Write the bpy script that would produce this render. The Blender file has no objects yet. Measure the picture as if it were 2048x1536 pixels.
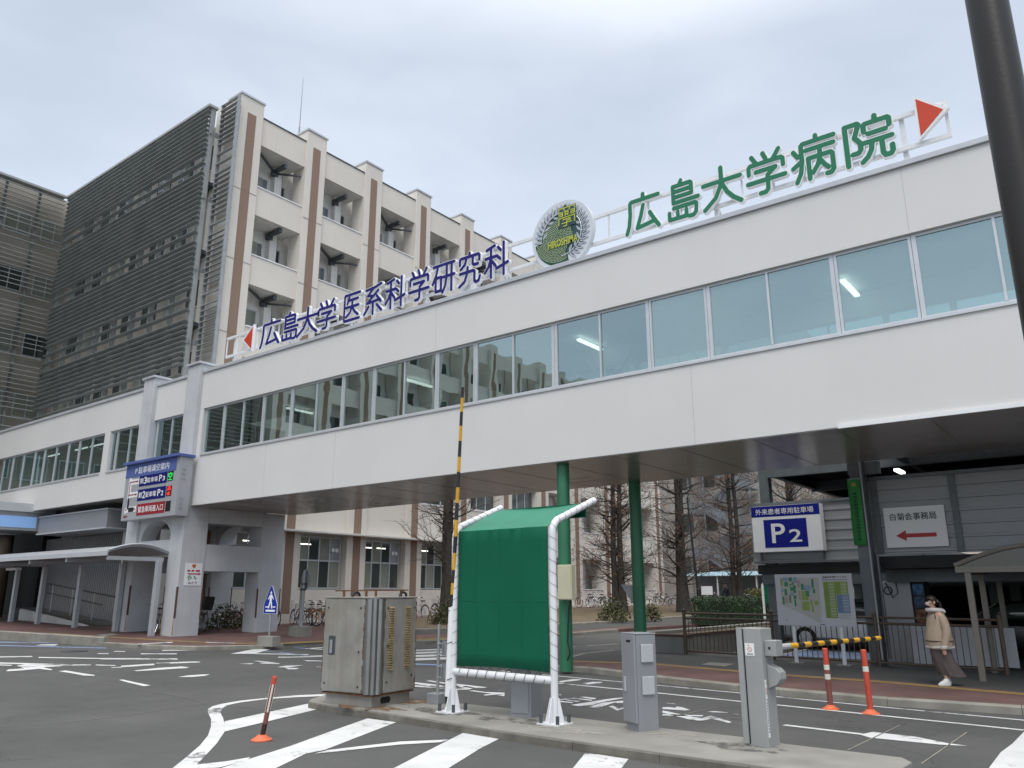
import bpy, bmesh, math, random
import numpy as np
from mathutils import Vector, Matrix
random.seed(7)
R = math.radians
scene = bpy.context.scene
COL = scene.collection

# ------------------------------------------------------------------ camera
CAM_H, F_PX, AZ, PITCH, ROLL = 1.75, 1579.2, R(37.672), R(14.836), R(-0.072)
_f = Vector((-math.sin(AZ)*math.cos(PITCH), math.cos(AZ)*math.cos(PITCH), math.sin(PITCH)))
_r = Vector((math.cos(AZ), math.sin(AZ), 0)); _u = _r.cross(_f)
_r2 = _r*math.cos(ROLL)+_u*math.sin(ROLL); _u2 = -_r*math.sin(ROLL)+_u*math.cos(ROLL)
cam = bpy.data.cameras.new('camera'); cam_ob = bpy.data.objects.new('camera', cam); COL.objects.link(cam_ob)
cam.sensor_width = 36; cam.lens = 36*F_PX/2048; cam.clip_start = .05; cam.clip_end = 3000
m = Matrix((_r2, _u2, -_f)).transposed().to_4x4(); m.translation = (0, 0, CAM_H); cam_ob.matrix_world = m
scene.camera = cam_ob
scene.view_settings.view_transform = 'Standard'; scene.view_settings.look = 'None'
scene.view_settings.gamma = 1; scene.view_settings.exposure = 0.0
scene.cycles.max_bounces = 8; scene.cycles.transparent_max_bounces = 12; scene.cycles.use_denoising = True

# ------------------------------------------------------------------ world: bright overcast sky
SUN_EL, SUN_AZ = R(52), R(150)
world = bpy.data.worlds.new('World'); scene.world = world; world.use_nodes = True
nt = world.node_tree; nt.nodes.clear(); N = nt.nodes.new; L = nt.links.new
out = N('ShaderNodeOutputWorld'); add = N('ShaderNodeAddShader'); L(add.outputs[0], out.inputs[0])
sky = N('ShaderNodeTexSky'); sky.sky_type = 'NISHITA'; sky.sun_disc = False; sky.sun_elevation = SUN_EL; sky.sun_rotation = SUN_AZ
b1 = N('ShaderNodeBackground'); b1.inputs[1].default_value = .05; L(sky.outputs[0], b1.inputs[0]); L(b1.outputs[0], add.inputs[0])
tc = N('ShaderNodeTexCoord'); sep = N('ShaderNodeSeparateXYZ'); L(tc.outputs['Generated'], sep.inputs[0])
mp = N('ShaderNodeMapping'); mp.inputs['Scale'].default_value = (1.6, 1.6, 4.2); L(tc.outputs['Generated'], mp.inputs[0])
nz = N('ShaderNodeTexNoise'); nz.inputs['Scale'].default_value = 1.5; nz.inputs['Detail'].default_value = 7; nz.inputs['Roughness'].default_value = .5
L(mp.outputs[0], nz.inputs['Vector'])
rc = N('ShaderNodeValToRGB'); L(nz.outputs['Fac'], rc.inputs[0])
rc.color_ramp.elements[0].position = .34; rc.color_ramp.elements[0].color = (.515, .572, .648, 1)
rc.color_ramp.elements[1].position = .66; rc.color_ramp.elements[1].color = (.67, .715, .775, 1)
# cloud layer is brightest overhead (overcast sky), paler towards the horizon
rz = N('ShaderNodeValToRGB'); L(sep.outputs['Z'], rz.inputs[0]); e = rz.color_ramp.elements
e[0].position = 0; e[0].color = (.29, .29, .29, 1); e[1].position = 1; e[1].color = (1.25, 1.12, .97, 1)
for p, v, w in ((.25, .28, 0), (.45, .262, 0), (.60, .255, 0), (.74, .42, .5), (.88, .90, 1)):
    k = e.new(p); k.color = (v*(1+.25*w), v*(1+.12*w), v*(1-.03*w), 1)
mx = N('ShaderNodeMix'); mx.data_type = 'RGBA'; mx.blend_type = 'MULTIPLY'; mx.inputs[0].default_value = 1
L(rc.outputs[0], mx.inputs[6]); L(rz.outputs[0], mx.inputs[7])
b2 = N('ShaderNodeBackground'); b2.inputs[1].default_value = 4.0; L(mx.outputs[2], b2.inputs[0]); L(b2.outputs[0], add.inputs[1])
sun = bpy.data.lights.new('sun', 'SUN'); sun.energy = 1.2; sun.angle = R(25); sun.color = (1, .97, .92)
sun_ob = bpy.data.objects.new('sun', sun); COL.objects.link(sun_ob)
sd = Vector((math.sin(SUN_AZ)*math.cos(SUN_EL), math.cos(SUN_AZ)*math.cos(SUN_EL), math.sin(SUN_EL)))
sun_ob.rotation_euler = sd.to_track_quat('Z', 'Y').to_euler(); sun_ob.location = (0, -20, 40)

# ------------------------------------------------------------------ site survey: pixel rays of the 2048x1536 photograph to points on known planes
def ray(x, y): return _r2*((x-1024)/F_PX) + _u2*(-(y-768)/F_PX) + _f
def onY(x, y, v): d = ray(x, y); t = v/d.y; return Vector((d.x*t, v, CAM_H+d.z*t))
def onX(x, y, v): d = ray(x, y); t = v/d.x; return Vector((v, d.y*t, CAM_H+d.z*t))
def onZ(x, y, v): d = ray(x, y); t = (v-CAM_H)/d.z; return Vector((d.x*t, d.y*t, v))
def T(x, y): return .02*min(max(0, -x-15), 30)+.016*min(max(0, y-18), 28)
def G(x, y, dz=0):
    z = dz
    for _ in range(120):
        p = onZ(x, y, min(z, CAM_H-.25)); z = .6*z+.4*(T(p.x, p.y)+dz)
    return Vector((p.x, p.y, z))

# ------------------------------------------------------------------ materials
def lin(h):
    c = [int(h[i:i+2], 16)/255 for i in (0, 2, 4)]
    return tuple(v/12.92 if v <= .04045 else ((v+.055)/1.055)**2.4 for v in c)
def newmat(name):
    mt = bpy.data.materials.new(name); mt.use_nodes = True
    return mt, mt.node_tree, mt.node_tree.nodes['Principled BSDF']
def mat(name, col, rough=.6, metal=0, var=.12, scale=3, bump=0, bscale=60, stain=0, stain_col=(.10, .085, .06), streak=.0, spec=.4, emit=0, objcol=False, sscale=5):
    if isinstance(col, str): col = lin(col)
    mt, t, b = newmat(name); N = t.nodes.new; L = t.links.new
    b.inputs['Roughness'].default_value = rough; b.inputs['Metallic'].default_value = metal
    b.inputs['Specular IOR Level'].default_value = spec
    tc = N('ShaderNodeTexCoord'); crd = tc.outputs['Object']
    src = None
    if objcol:
        oi = N('ShaderNodeObjectInfo'); src = oi.outputs['Color']
    if var > 0:
        nz = N('ShaderNodeTexNoise'); nz.inputs['Scale'].default_value = scale; nz.inputs['Detail'].default_value = 6; L(crd, nz.inputs['Vector'])
        mr = N('ShaderNodeMapRange'); mr.inputs[1].default_value = .3; mr.inputs[2].default_value = .7; mr.inputs[3].default_value = 1-var; mr.inputs[4].default_value = 1+var*.6
        L(nz.outputs['Fac'], mr.inputs[0])
        mx = N('ShaderNodeMix'); mx.data_type = 'RGBA'; mx.blend_type = 'MULTIPLY'; mx.inputs[0].default_value = 1
        if src: L(src, mx.inputs[6])
        else: mx.inputs[6].default_value = (*col, 1)
        L(mr.outputs[0], mx.inputs[7]); src = mx.outputs[2]
    if streak > 0:   # rain streaks: noise stretched along Z
        mp = N('ShaderNodeMapping'); mp.inputs['Scale'].default_value = (sscale, sscale, .22*min(1, 8/sscale)); L(crd, mp.inputs[0])
        n2 = N('ShaderNodeTexNoise'); n2.inputs['Scale'].default_value = 1.6; n2.inputs['Detail'].default_value = 8; n2.inputs['Roughness'].default_value = .65; L(mp.outputs[0], n2.inputs['Vector'])
        r2 = N('ShaderNodeMapRange'); r2.inputs[1].default_value = .45; r2.inputs[2].default_value = .8; r2.inputs[3].default_value = 0; r2.inputs[4].default_value = streak; L(n2.outputs['Fac'], r2.inputs[0])
        m2 = N('ShaderNodeMix'); m2.data_type = 'RGBA'; L(r2.outputs[0], m2.inputs[0])
        if src: L(src, m2.inputs[6])
        else: m2.inputs[6].default_value = (*col, 1)
        m2.inputs[7].default_value = (*stain_col, 1); src = m2.outputs[2]
    if stain > 0:
        n3 = N('ShaderNodeTexNoise'); n3.inputs['Scale'].default_value = 1.1; n3.inputs['Detail'].default_value = 9; n3.inputs['Roughness'].default_value = .7; L(crd, n3.inputs['Vector'])
        r3 = N('ShaderNodeMapRange'); r3.inputs[1].default_value = .5; r3.inputs[2].default_value = .72; r3.inputs[3].default_value = 0; r3.inputs[4].default_value = stain; L(n3.outputs['Fac'], r3.inputs[0])
        m3 = N('ShaderNodeMix'); m3.data_type = 'RGBA'; L(r3.outputs[0], m3.inputs[0])
        if src: L(src, m3.inputs[6])
        else: m3.inputs[6].default_value = (*col, 1)
        m3.inputs[7].default_value = (*stain_col, 1); src = m3.outputs[2]
    if src: L(src, b.inputs['Base Color'])
    else: b.inputs['Base Color'].default_value = (*col, 1)
    if bump > 0:
        n4 = N('ShaderNodeTexNoise'); n4.inputs['Scale'].default_value = bscale; n4.inputs['Detail'].default_value = 4; L(crd, n4.inputs['Vector'])
        bp = N('ShaderNodeBump'); bp.inputs['Strength'].default_value = bump; bp.inputs['Distance'].default_value = .01; L(n4.outputs['Fac'], bp.inputs['Height']); L(bp.outputs[0], b.inputs['Normal'])
    if emit > 0:
        b.inputs['Emission Color'].default_value = (*col, 1); b.inputs['Emission Strength'].default_value = emit
    return mt
def glass(name, tint, refl=(.8, .92, .95), base=.12, rough=.0, milky=0):
    mt = bpy.data.materials.new(name); mt.use_nodes = True; t = mt.node_tree; t.nodes.clear(); N = t.nodes.new; L = t.links.new
    o = N('ShaderNodeOutputMaterial'); mx = N('ShaderNodeMixShader'); tr = N('ShaderNodeBsdfTransparent'); gl = N('ShaderNodeBsdfGlossy')
    tr.inputs[0].default_value = (*tint, 1); gl.inputs[0].default_value = (*refl, 1); gl.inputs[1].default_value = rough
    lw = N('ShaderNodeLayerWeight'); lw.inputs[0].default_value = .35
    mr = N('ShaderNodeMapRange'); mr.inputs[3].default_value = base; mr.inputs[4].default_value = .95; L(lw.outputs['Fresnel'], mr.inputs[0])
    tc = N('ShaderNodeTexCoord'); nz = N('ShaderNodeTexNoise'); nz.inputs['Scale'].default_value = .7; L(tc.outputs['Object'], nz.inputs['Vector'])
    bp = N('ShaderNodeBump'); bp.inputs['Strength'].default_value = .06; bp.inputs['Distance'].default_value = .05; L(nz.outputs['Fac'], bp.inputs['Height']); L(bp.outputs[0], gl.inputs['Normal'])
    L(mr.outputs[0], mx.inputs[0]); L(tr.outputs[0], mx.inputs[1]); L(gl.outputs[0], mx.inputs[2])
    if milky:
        df = N('ShaderNodeBsdfDiffuse'); df.inputs[0].default_value = (.34, .46, .46, 1); m2 = N('ShaderNodeMixShader')
        n2 = N('ShaderNodeTexNoise'); n2.inputs['Scale'].default_value = .6; L(tc.outputs['Object'], n2.inputs['Vector']); r2 = N('ShaderNodeMapRange'); r2.inputs[1].default_value = .3; r2.inputs[2].default_value = .7; r2.inputs[3].default_value = milky*.5; r2.inputs[4].default_value = milky*1.5; L(n2.outputs['Fac'], r2.inputs[0])
        L(r2.outputs[0], m2.inputs[0]); L(mx.outputs[0], m2.inputs[1]); L(df.outputs[0], m2.inputs[2]); L(m2.outputs[0], o.inputs[0])
    else: L(mx.outputs[0], o.inputs[0])
    return mt

M = {}
M['bridge_white'] = mat('painted_panel_white', (.65, .642, .628), .5, 0, .035, .5, streak=.03, sscale=11, stain_col=(.36, .35, .33))
M['cap_metal'] = mat('coping_metal', (.50, .52, .55), .4, .2, .08, 2, streak=.12, stain_col=(.3, .3, .3))
M['alu'] = mat('aluminium_frame', (.56, .58, .60), .4, .4, .06, 4)
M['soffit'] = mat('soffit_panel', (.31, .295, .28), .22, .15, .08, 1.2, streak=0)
M['joint'] = mat('joint_sealant', (.16, .155, .15), .8); M['panel_joint'] = mat('panel_joint', (.42, .42, .42), .7)
M['green_post'] = mat('green_post_paint', (.035, .17, .09), .35, 0, .12, 2, streak=.12, stain_col=(.02, .07, .04))
M['conc_paint'] = mat('painted_concrete_grey', (.50, .51, .525), .7, 0, .10, 1.5, .15, 90, streak=.22, stain_col=(.30, .29, .28))
M['brown_guard'] = mat('brown_corner_guard', (.11, .065, .05), .6, 0, .2, 5)
M['rust_run'] = mat('rust_run', (.34, .19, .07), .9, 0, .3, 9)
M['int_wall'] = mat('interior_wall', (.55, .58, .57), .8)
M['int_floor'] = mat('interior_floor', (.25, .25, .24), .6)
M['tube'] = mat('fluorescent_tube', (1, .97, .88), .5, 0, 0, emit=3.2)
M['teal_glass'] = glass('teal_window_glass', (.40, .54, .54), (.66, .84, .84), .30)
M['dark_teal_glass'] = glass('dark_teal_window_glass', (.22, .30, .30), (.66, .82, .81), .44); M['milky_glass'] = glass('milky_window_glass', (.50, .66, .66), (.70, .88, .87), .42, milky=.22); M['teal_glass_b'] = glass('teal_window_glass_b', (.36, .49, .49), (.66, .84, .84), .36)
M['curtain'] = mat('curtain_cloth', (.30, .31, .28), .9, 0, .15, 6)
M['sign_white'] = mat('sign_white', (.78, .79, .80), .4, 0, .03, 2)
M['frame_white'] = mat('white_steel', (.70, .71, .73), .45, 0, .06, 3)
M['letter_blue'] = mat('letter_blue', (.017, .015, .155), .6, 0, .04, 2, spec=.2)
M['letter_green'] = mat('letter_green', (.015, .17, .085), .35, 0, .04, 2)
M['arrow_red'] = mat('arrow_red', (.56, .055, .02), .35, 0, .05, 3)
M['cream'] = mat('cream_render', (.66, .62, .565), .85, 0, .05, .6, .08, 120, streak=.10, stain_col=(.40, .37, .33))
M['brown_stripe'] = mat('brown_tile_stripe', (.255, .172, .128), .8, 0, .10, 20, .1, 80)
M['balcony_wall'] = mat('balcony_back_wall', (.76, .75, .73), .85, 0, .1, 1, streak=.25, stain_col=(.3, .28, .26))
M['dark_steel'] = mat('dark_galvanised_steel', (.10, .11, .12), .5, .5, .2, 3)
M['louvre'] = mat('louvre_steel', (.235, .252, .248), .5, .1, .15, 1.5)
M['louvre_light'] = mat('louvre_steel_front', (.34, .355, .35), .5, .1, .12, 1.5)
M['wing_wall'] = mat('wing_wall', (.36, .33, .285), .9, 0, .12, .8, streak=.2, stain_col=(.2, .18, .16))
M['dark_glass'] = mat('dark_window_glass', (.055, .065, .06), .06, 0, 0, spec=.8)
M['blind'] = mat('window_blind', (.25, .26, .22), .7, 0, .08, 2)
M['galv'] = mat('galvanised_grey', (.33, .345, .36), .5, .4, .1, 3)
M['grey_fascia'] = mat('grey_fascia_panel', (.28, .285, .30), .4, .2, .06, 1.5)
M['blue_sign'] = mat('lit_blue_signboard', (.27, .46, .80), .3, 0, .04, 2, emit=.12)
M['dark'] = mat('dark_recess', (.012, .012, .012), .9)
M['black'] = mat('black_plastic', (.015, .015, .016), .5)
M['ribbed'] = mat('ribbed_metal_wall', (.24, .24, .25), .5, .2, .08, 1)
M['white_wall'] = mat('white_low_wall', (.60, .60, .57), .8, 0, .08, 2, streak=.25, stain_col=(.3, .3, .25))
M['concrete'] = mat('concrete', (.25, .245, .225), .9, 0, .22, 2.2, .3, 70, stain=.5, stain_col=(.13, .125, .11))
M['kerb'] = mat('kerb_concrete', (.255, .243, .21), .92, 0, .25, 2.5, .3, 60, stain=.55, stain_col=(.12, .11, .085))
M['island_side'] = mat('stained_island_side', (.17, .16, .135), .95, 0, .3, 3, .3, 60, stain=.6, stain_col=(.06, .055, .045), streak=.35)
M['white_metal'] = M['frame_white']
def asphalt(name, a, b_, patch=.25):
    mt, t, p = newmat(name); N = t.nodes.new; L = t.links.new
    p.inputs['Roughness'].default_value = .86; p.inputs['Specular IOR Level'].default_value = .3
    tc = N('ShaderNodeTexCoord')
    n1 = N('ShaderNodeTexNoise'); n1.inputs['Scale'].default_value = .35; n1.inputs['Detail'].default_value = 7; n1.inputs['Roughness'].default_value = .62; L(tc.outputs['Object'], n1.inputs['Vector'])
    n2 = N('ShaderNodeTexNoise'); n2.inputs['Scale'].default_value = 95; n2.inputs['Detail'].default_value = 2; L(tc.outputs['Object'], n2.inputs['Vector'])
    v = N('ShaderNodeTexVoronoi'); v.inputs['Scale'].default_value = 60; L(tc.outputs['Object'], v.inputs['Vector'])
    r1 = N('ShaderNodeValToRGB'); L(n1.outputs['Fac'], r1.inputs[0]); r1.color_ramp.elements[0].position = .3; r1.color_ramp.elements[1].position = .7
    r1.color_ramp.elements[0].color = (*a, 1); r1.color_ramp.elements[1].color = (*b_, 1)
    mr = N('ShaderNodeMapRange'); mr.inputs[1].default_value = .3; mr.inputs[2].default_value = .7; mr.inputs[3].default_value = .55; mr.inputs[4].default_value = 1.5; L(n2.outputs['Fac'], mr.inputs[0])
    mx = N('ShaderNodeMix'); mx.data_type = 'RGBA'; mx.blend_type = 'MULTIPLY'; mx.inputs[0].default_value = 1; L(r1.outputs[0], mx.inputs[6]); L(mr.outputs[0], mx.inputs[7])
    # cracks: thin lines along voronoi cell borders
    vc = N('ShaderNodeTexVoronoi'); vc.feature = 'DISTANCE_TO_EDGE'; vc.inputs['Scale'].default_value = .13
    nd = N('ShaderNodeTexNoise'); nd.inputs['Scale'].default_value = 1.6; nd.inputs['Detail'].default_value = 5; L(tc.outputs['Object'], nd.inputs['Vector'])
    mxv = N('ShaderNodeMix'); mxv.data_type = 'RGBA'; mxv.blend_type = 'LINEAR_LIGHT'; mxv.inputs[0].default_value = .45; L(tc.outputs['Object'], mxv.inputs[6]); L(nd.outputs['Color'], mxv.inputs[7]); L(mxv.outputs[2], vc.inputs['Vector'])
    cr = N('ShaderNodeMapRange'); cr.inputs[1].default_value = 0; cr.inputs[2].default_value = .0022; cr.inputs[3].default_value = .68; cr.inputs[4].default_value = 1; L(vc.outputs['Distance'], cr.inputs[0])
    m2 = N('ShaderNodeMix'); m2.data_type = 'RGBA'; m2.blend_type = 'MULTIPLY'; m2.inputs[0].default_value = 1; L(mx.outputs[2], m2.inputs[6]); L(cr.outputs[0], m2.inputs[7])
    L(m2.outputs[2], p.inputs['Base Color'])
    bp = N('ShaderNodeBump'); bp.inputs['Strength'].default_value = .5; bp.inputs['Distance'].default_value = .006; L(v.outputs['Distance'], bp.inputs['Height']); L(bp.outputs[0], p.inputs['Normal'])
    return mt
M['asphalt'] = asphalt('asphalt', (.062, .063, .063), (.100, .100, .098))
M['path_asphalt'] = asphalt('path_asphalt', (.062, .062, .061), (.082, .082, .081))
def brick_pave(name, c1, c2, mort, sx=.2, sy=.1):
    mt, t, p = newmat(name); N = t.nodes.new; L = t.links.new
    p.inputs['Roughness'].default_value = .85
    tc = N('ShaderNodeTexCoord'); b = N('ShaderNodeTexBrick'); L(tc.outputs['Object'], b.inputs['Vector'])
    b.inputs['Color1'].default_value = (*c1, 1); b.inputs['Color2'].default_value = (*c2, 1); b.inputs['Mortar'].default_value = (*mort, 1)
    b.inputs['Scale'].default_value = 1; b.inputs['Brick Width'].default_value = sx; b.inputs['Row Height'].default_value = sy; b.inputs['Mortar Size'].default_value = .006
    n = N('ShaderNodeTexNoise'); n.inputs['Scale'].default_value = .8; n.inputs['Detail'].default_value = 6; L(tc.outputs['Object'], n.inputs['Vector'])
    mr = N('ShaderNodeMapRange'); mr.inputs[1].default_value = .3; mr.inputs[2].default_value = .7; mr.inputs[3].default_value = .7; mr.inputs[4].default_value = 1.2; L(n.outputs['Fac'], mr.inputs[0])
    mx = N('ShaderNodeMix'); mx.data_type = 'RGBA'; mx.blend_type = 'MULTIPLY'; mx.inputs[0].default_value = 1; L(b.outputs['Color'], mx.inputs[6]); L(mr.outputs[0], mx.inputs[7]); L(mx.outputs[2], p.inputs['Base Color'])
    return mt
M['brick'] = brick_pave('brick_paving', (.155, .080, .070), (.125, .068, .062), (.08, .06, .055))
M['tactile'] = mat('yellow_tactile_paving', (.26, .18, .07), .85, 0, .25, 6)
def paint(name, col, wear=.42):
    mt, t, p = newmat(name); N = t.nodes.new; L = t.links.new
    p.inputs['Roughness'].default_value = .7
    tc = N('ShaderNodeTexCoord')
    n = N('ShaderNodeTexNoise'); n.inputs['Scale'].default_value = 7; n.inputs['Detail'].default_value = 10; n.inputs['Roughness'].default_value = .75; L(tc.outputs['Object'], n.inputs['Vector'])
    n0 = N('ShaderNodeTexNoise'); n0.inputs['Scale'].default_value = .9; n0.inputs['Detail'].default_value = 3; L(tc.outputs['Object'], n0.inputs['Vector'])
    ad = N('ShaderNodeMath'); ad.operation = 'ADD'; L(n.outputs['Fac'], ad.inputs[0]); L(n0.outputs['Fac'], ad.inputs[1])
    mr = N('ShaderNodeMapRange'); mr.inputs[1].default_value = wear*2-.06; mr.inputs[2].default_value = wear*2+.06; mr.inputs[3].default_value = 1; mr.inputs[4].default_value = 0; L(ad.outputs[0], mr.inputs[0])
    n2 = N('ShaderNodeTexNoise'); n2.inputs['Scale'].default_value = 2; n2.inputs['Detail'].default_value = 6; L(tc.outputs['Object'], n2.inputs['Vector'])
    mb = N('ShaderNodeMapRange'); mb.inputs[1].default_value = .3; mb.inputs[2].default_value = .7; mb.inputs[3].default_value = .82; mb.inputs[4].default_value = 1.05; L(n2.outputs['Fac'], mb.inputs[0])
    mc = N('ShaderNodeMix'); mc.data_type = 'RGBA'; mc.blend_type = 'MULTIPLY'; mc.inputs[0].default_value = 1; mc.inputs[6].default_value = (*col, 1); L(mb.outputs[0], mc.inputs[7])
    mx = N('ShaderNodeMix'); mx.data_type = 'RGBA'; L(mr.outputs[0], mx.inputs[0]); L(mc.outputs[2], mx.inputs[6]); mx.inputs[7].default_value = (.10, .10, .10, 1); L(mx.outputs[2], p.inputs['Base Color'])
    return mt
M['road_white'] = paint('road_paint_white', (.60, .61, .61), .42)
M['road_white_worn'] = paint('road_paint_worn', (.56, .57, .58), .455)
M['road_blue'] = paint('road_paint_blue', (.22, .30, .48), .43)
M['soil'] = mat('leaf_littered_soil', (.15, .115, .075), .95, 0, .5, 5, .6, 25, stain=.5, stain_col=(.25, .19, .12))

# ------------------------------------------------------------------ mesh helpers
class MB:
    def __init__(s): s.v = []; s.f = []
    def quad(s, a, b, c, d):
        i = len(s.v); s.v += [tuple(a), tuple(b), tuple(c), tuple(d)]; s.f.append((i, i+1, i+2, i+3)); return s
    def poly(s, pts):
        i = len(s.v); s.v += [tuple(p) for p in pts]; s.f.append(tuple(range(i, i+len(pts)))); return s
    def box(s, x0, x1, y0, y1, z0, z1, mtx=None):
        i = len(s.v); P = [(x0, y0, z0), (x1, y0, z0), (x1, y1, z0), (x0, y1, z0), (x0, y0, z1), (x1, y0, z1), (x1, y1, z1), (x0, y1, z1)]
        if mtx: P = [tuple(mtx @ Vector(p)) for p in P]
        s.v += P
        s.f += [tuple(i+k for k in q) for q in ((0, 3, 2, 1), (4, 5, 6, 7), (0, 1, 5, 4), (1, 2, 6, 5), (2, 3, 7, 6), (3, 0, 4, 7))]
        return s
    def bar(s, a, b, w, h=None, up=(0, 0, 1)):
        a = Vector(a); b = Vector(b); h = h or w; d = (b-a); ln = d.length
        if ln < 1e-6: return s
        d /= ln; up = Vector(up); x = d.cross(up)
        if x.length < 1e-3: x = d.cross(Vector((0, 1, 0)))
        x.normalize(); z = x.cross(d)
        m = Matrix((x, d, z)).transposed().to_4x4(); m.translation = a
        return s.box(-w/2, w/2, 0, ln, -h/2, h/2, m)
    def tube(s, pts, r, n=10, closed=False, caps=True):
        pts = [Vector(p) for p in pts]; k = len(pts)
        rs = r if isinstance(r, (list, tuple)) else [r]*k
        base = len(s.v); prev = None
        for i, p in enumerate(pts):
            if closed: d = pts[(i+1) % k]-pts[i-1]
            else: d = pts[min(i+1, k-1)]-pts[max(i-1, 0)]
            d.normalize()
            if prev is None:
                a = Vector((0, 0, 1)) if abs(d.z) < .9 else Vector((1, 0, 0))
                x = d.cross(a).normalized()
            else:
                x = prev-d*prev.dot(d)
                x = x.normalized() if x.length > 1e-6 else d.orthogonal().normalized()
            prev = x; y = d.cross(x)
            for j in range(n):
                t = 2*math.pi*j/n; s.v.append(tuple(p+(x*math.cos(t)+y*math.sin(t))*rs[i]))
        for i in range(k if closed else k-1):
            for j in range(n):
                a = base+i*n+j; b = base+i*n+(j+1) % n; c = base+((i+1) % k)*n+(j+1) % n; d_ = base+((i+1) % k)*n+j
                s.f.append((a, b, c, d_))
        if caps and not closed:
            s.f.append(tuple(base+j for j in reversed(range(n)))); s.f.append(tuple(base+(k-1)*n+j for j in range(n)))
        return s
    def cyl(s, c, r, h, n=20, r2=None):
        c = Vector(c); return s.tube([c, c+Vector((0, 0, h))], [r, r if r2 is None else r2], n)
    def prism(s, pts, o, u, v, d, flip=False):
        """2-D outline on plane (o,u,v), extruded along d"""
        o = Vector(o); u = Vector(u); v = Vector(v); d = Vector(d); n = len(pts); i = len(s.v)
        A = [o+u*p[0]+v*p[1] for p in pts]
        s.v += [tuple(p) for p in A]+[tuple(p+d) for p in A]
        s.f.append(tuple(i+k for k in reversed(range(n)))); s.f.append(tuple(i+n+k for k in range(n)))
        for k in range(n): s.f.append((i+k, i+(k+1) % n, i+n+(k+1) % n, i+n+k))
        return s
    def lathe(s, prof, c=(0, 0, 0), n=24):
        i = len(s.v); k = len(prof)
        for r, z in prof:
            for j in range(n):
                t = 2*math.pi*j/n; s.v.append((c[0]+r*math.cos(t), c[1]+r*math.sin(t), c[2]+z))
        for a in range(k-1):
            for j in range(n): s.f.append((i+a*n+j, i+a*n+(j+1) % n, i+(a+1)*n+(j+1) % n, i+(a+1)*n+j))
        s.f.append(tuple(i+j for j in reversed(range(n)))); s.f.append(tuple(i+(k-1)*n+j for j in range(n)))
        return s
    def loft(s, rings, cap=True):
        i = len(s.v); n = len(rings[0])
        for r in rings: s.v += [tuple(p) for p in r]
        for a in range(len(rings)-1):
            for j in range(n): s.f.append((i+a*n+j, i+a*n+(j+1) % n, i+(a+1)*n+(j+1) % n, i+(a+1)*n+j))
        if cap: s.f.append(tuple(i+j for j in reversed(range(n)))); s.f.append(tuple(i+(len(rings)-1)*n+j for j in range(n)))
        return s
    def join(s, o, mtx=None):
        i = len(s.v); s.v += [tuple(mtx @ Vector(p)) for p in o.v] if mtx else o.v
        s.f += [tuple(i+k for k in f) for f in o.f]; return s
def rootpos(o):
    p = Vector((0, 0, 0))
    while o: p += o.location; o = o.parent
    return p
def part(mb, name, m, parent=None, world=True, bev=0, smooth=False, label=None, fixn=True, sub=0):
    """one mesh object; world=True: vertices were given in world coordinates"""
    off = rootpos(parent) if (parent is not None and world) else Vector((0, 0, 0))
    me = bpy.data.meshes.new(name); me.from_pydata([(v[0]-off.x, v[1]-off.y, v[2]-off.z) for v in mb.v], [], mb.f)
    if fixn or smooth:
        bm = bmesh.new(); bm.from_mesh(me)
        if fixn: bmesh.ops.recalc_face_normals(bm, faces=bm.faces)
        bm.to_mesh(me); bm.free()
    for mm in (m if isinstance(m, (list, tuple)) else [m]): me.materials.append(M[mm] if isinstance(mm, str) else mm)
    o = bpy.data.objects.new(name, me); COL.objects.link(o)
    if parent is not None: o.parent = parent
    if smooth:
        for p in me.polygons: p.use_smooth = True
        try: me.set_sharp_from_angle(angle=R(40))
        except Exception: pass
    if bev > 0:
        b = o.modifiers.new('bevel', 'BEVEL'); b.width = bev; b.segments = 2; b.limit_method = 'ANGLE'; b.angle_limit = R(40)
    if sub: sm = o.modifiers.new('sub', 'SUBSURF'); sm.levels = sub; sm.render_levels = sub
    if label: o['label'] = label
    return o
def thing(name, label, cat, loc=(0, 0, 0), rotz=0, group=None):
    o = bpy.data.objects.new(name, None); COL.objects.link(o); o.empty_display_size = .2
    o.location = loc; o.rotation_euler = (0, 0, rotz); o['label'] = label; o['category'] = cat
    if group: o['group'] = group
    return o
def tag(o, label, cat, group=None):
    o['label'] = label; o['category'] = cat
    if group: o['group'] = group
    return o
def struct(o): o['kind'] = 'structure'; return o
def copy_tree(o, parent=None):
    k = o.copy(); COL.objects.link(k)
    if parent is not None: k.parent = parent
    for ch in list(o.children): copy_tree(ch, k)
    return k
def text_mb(body, h, width=None, bold=0, depth=.006, align='CENTER', spacing=1.0, shear=0):
    """lettering as a mesh in the XY plane, cap height about h, centred"""
    cu = bpy.data.curves.new('lettering', 'FONT'); cu.body = body; cu.size = 1; cu.offset = bold; cu.extrude = depth/2/h if depth else 0
    cu.space_character = spacing; cu.resolution_u = 4; cu.shear = shear
    o = bpy.data.objects.new('lettering_src', cu); COL.objects.link(o); bpy.context.view_layer.update()
    me = bpy.data.meshes.new_from_object(o.evaluated_get(bpy.context.evaluated_depsgraph_get()))
    vs = np.array([v.co[:] for v in me.vertices]) if len(me.vertices) else np.zeros((1, 3))
    fs = [tuple(p.vertices) for p in me.polygons]
    bpy.data.objects.remove(o); bpy.data.curves.remove(cu); bpy.data.meshes.remove(me)
    lo = vs.min(0); hi = vs.max(0); c = (lo+hi)/2
    sy = h/(hi[1]-lo[1]); sx = sy if width is None else width/(hi[0]-lo[0])
    mb = MB(); mb.v = [((v[0]-c[0])*sx, (v[1]-c[1])*sy, v[2]*h) for v in vs]; mb.f = fs
    return mb
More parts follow.
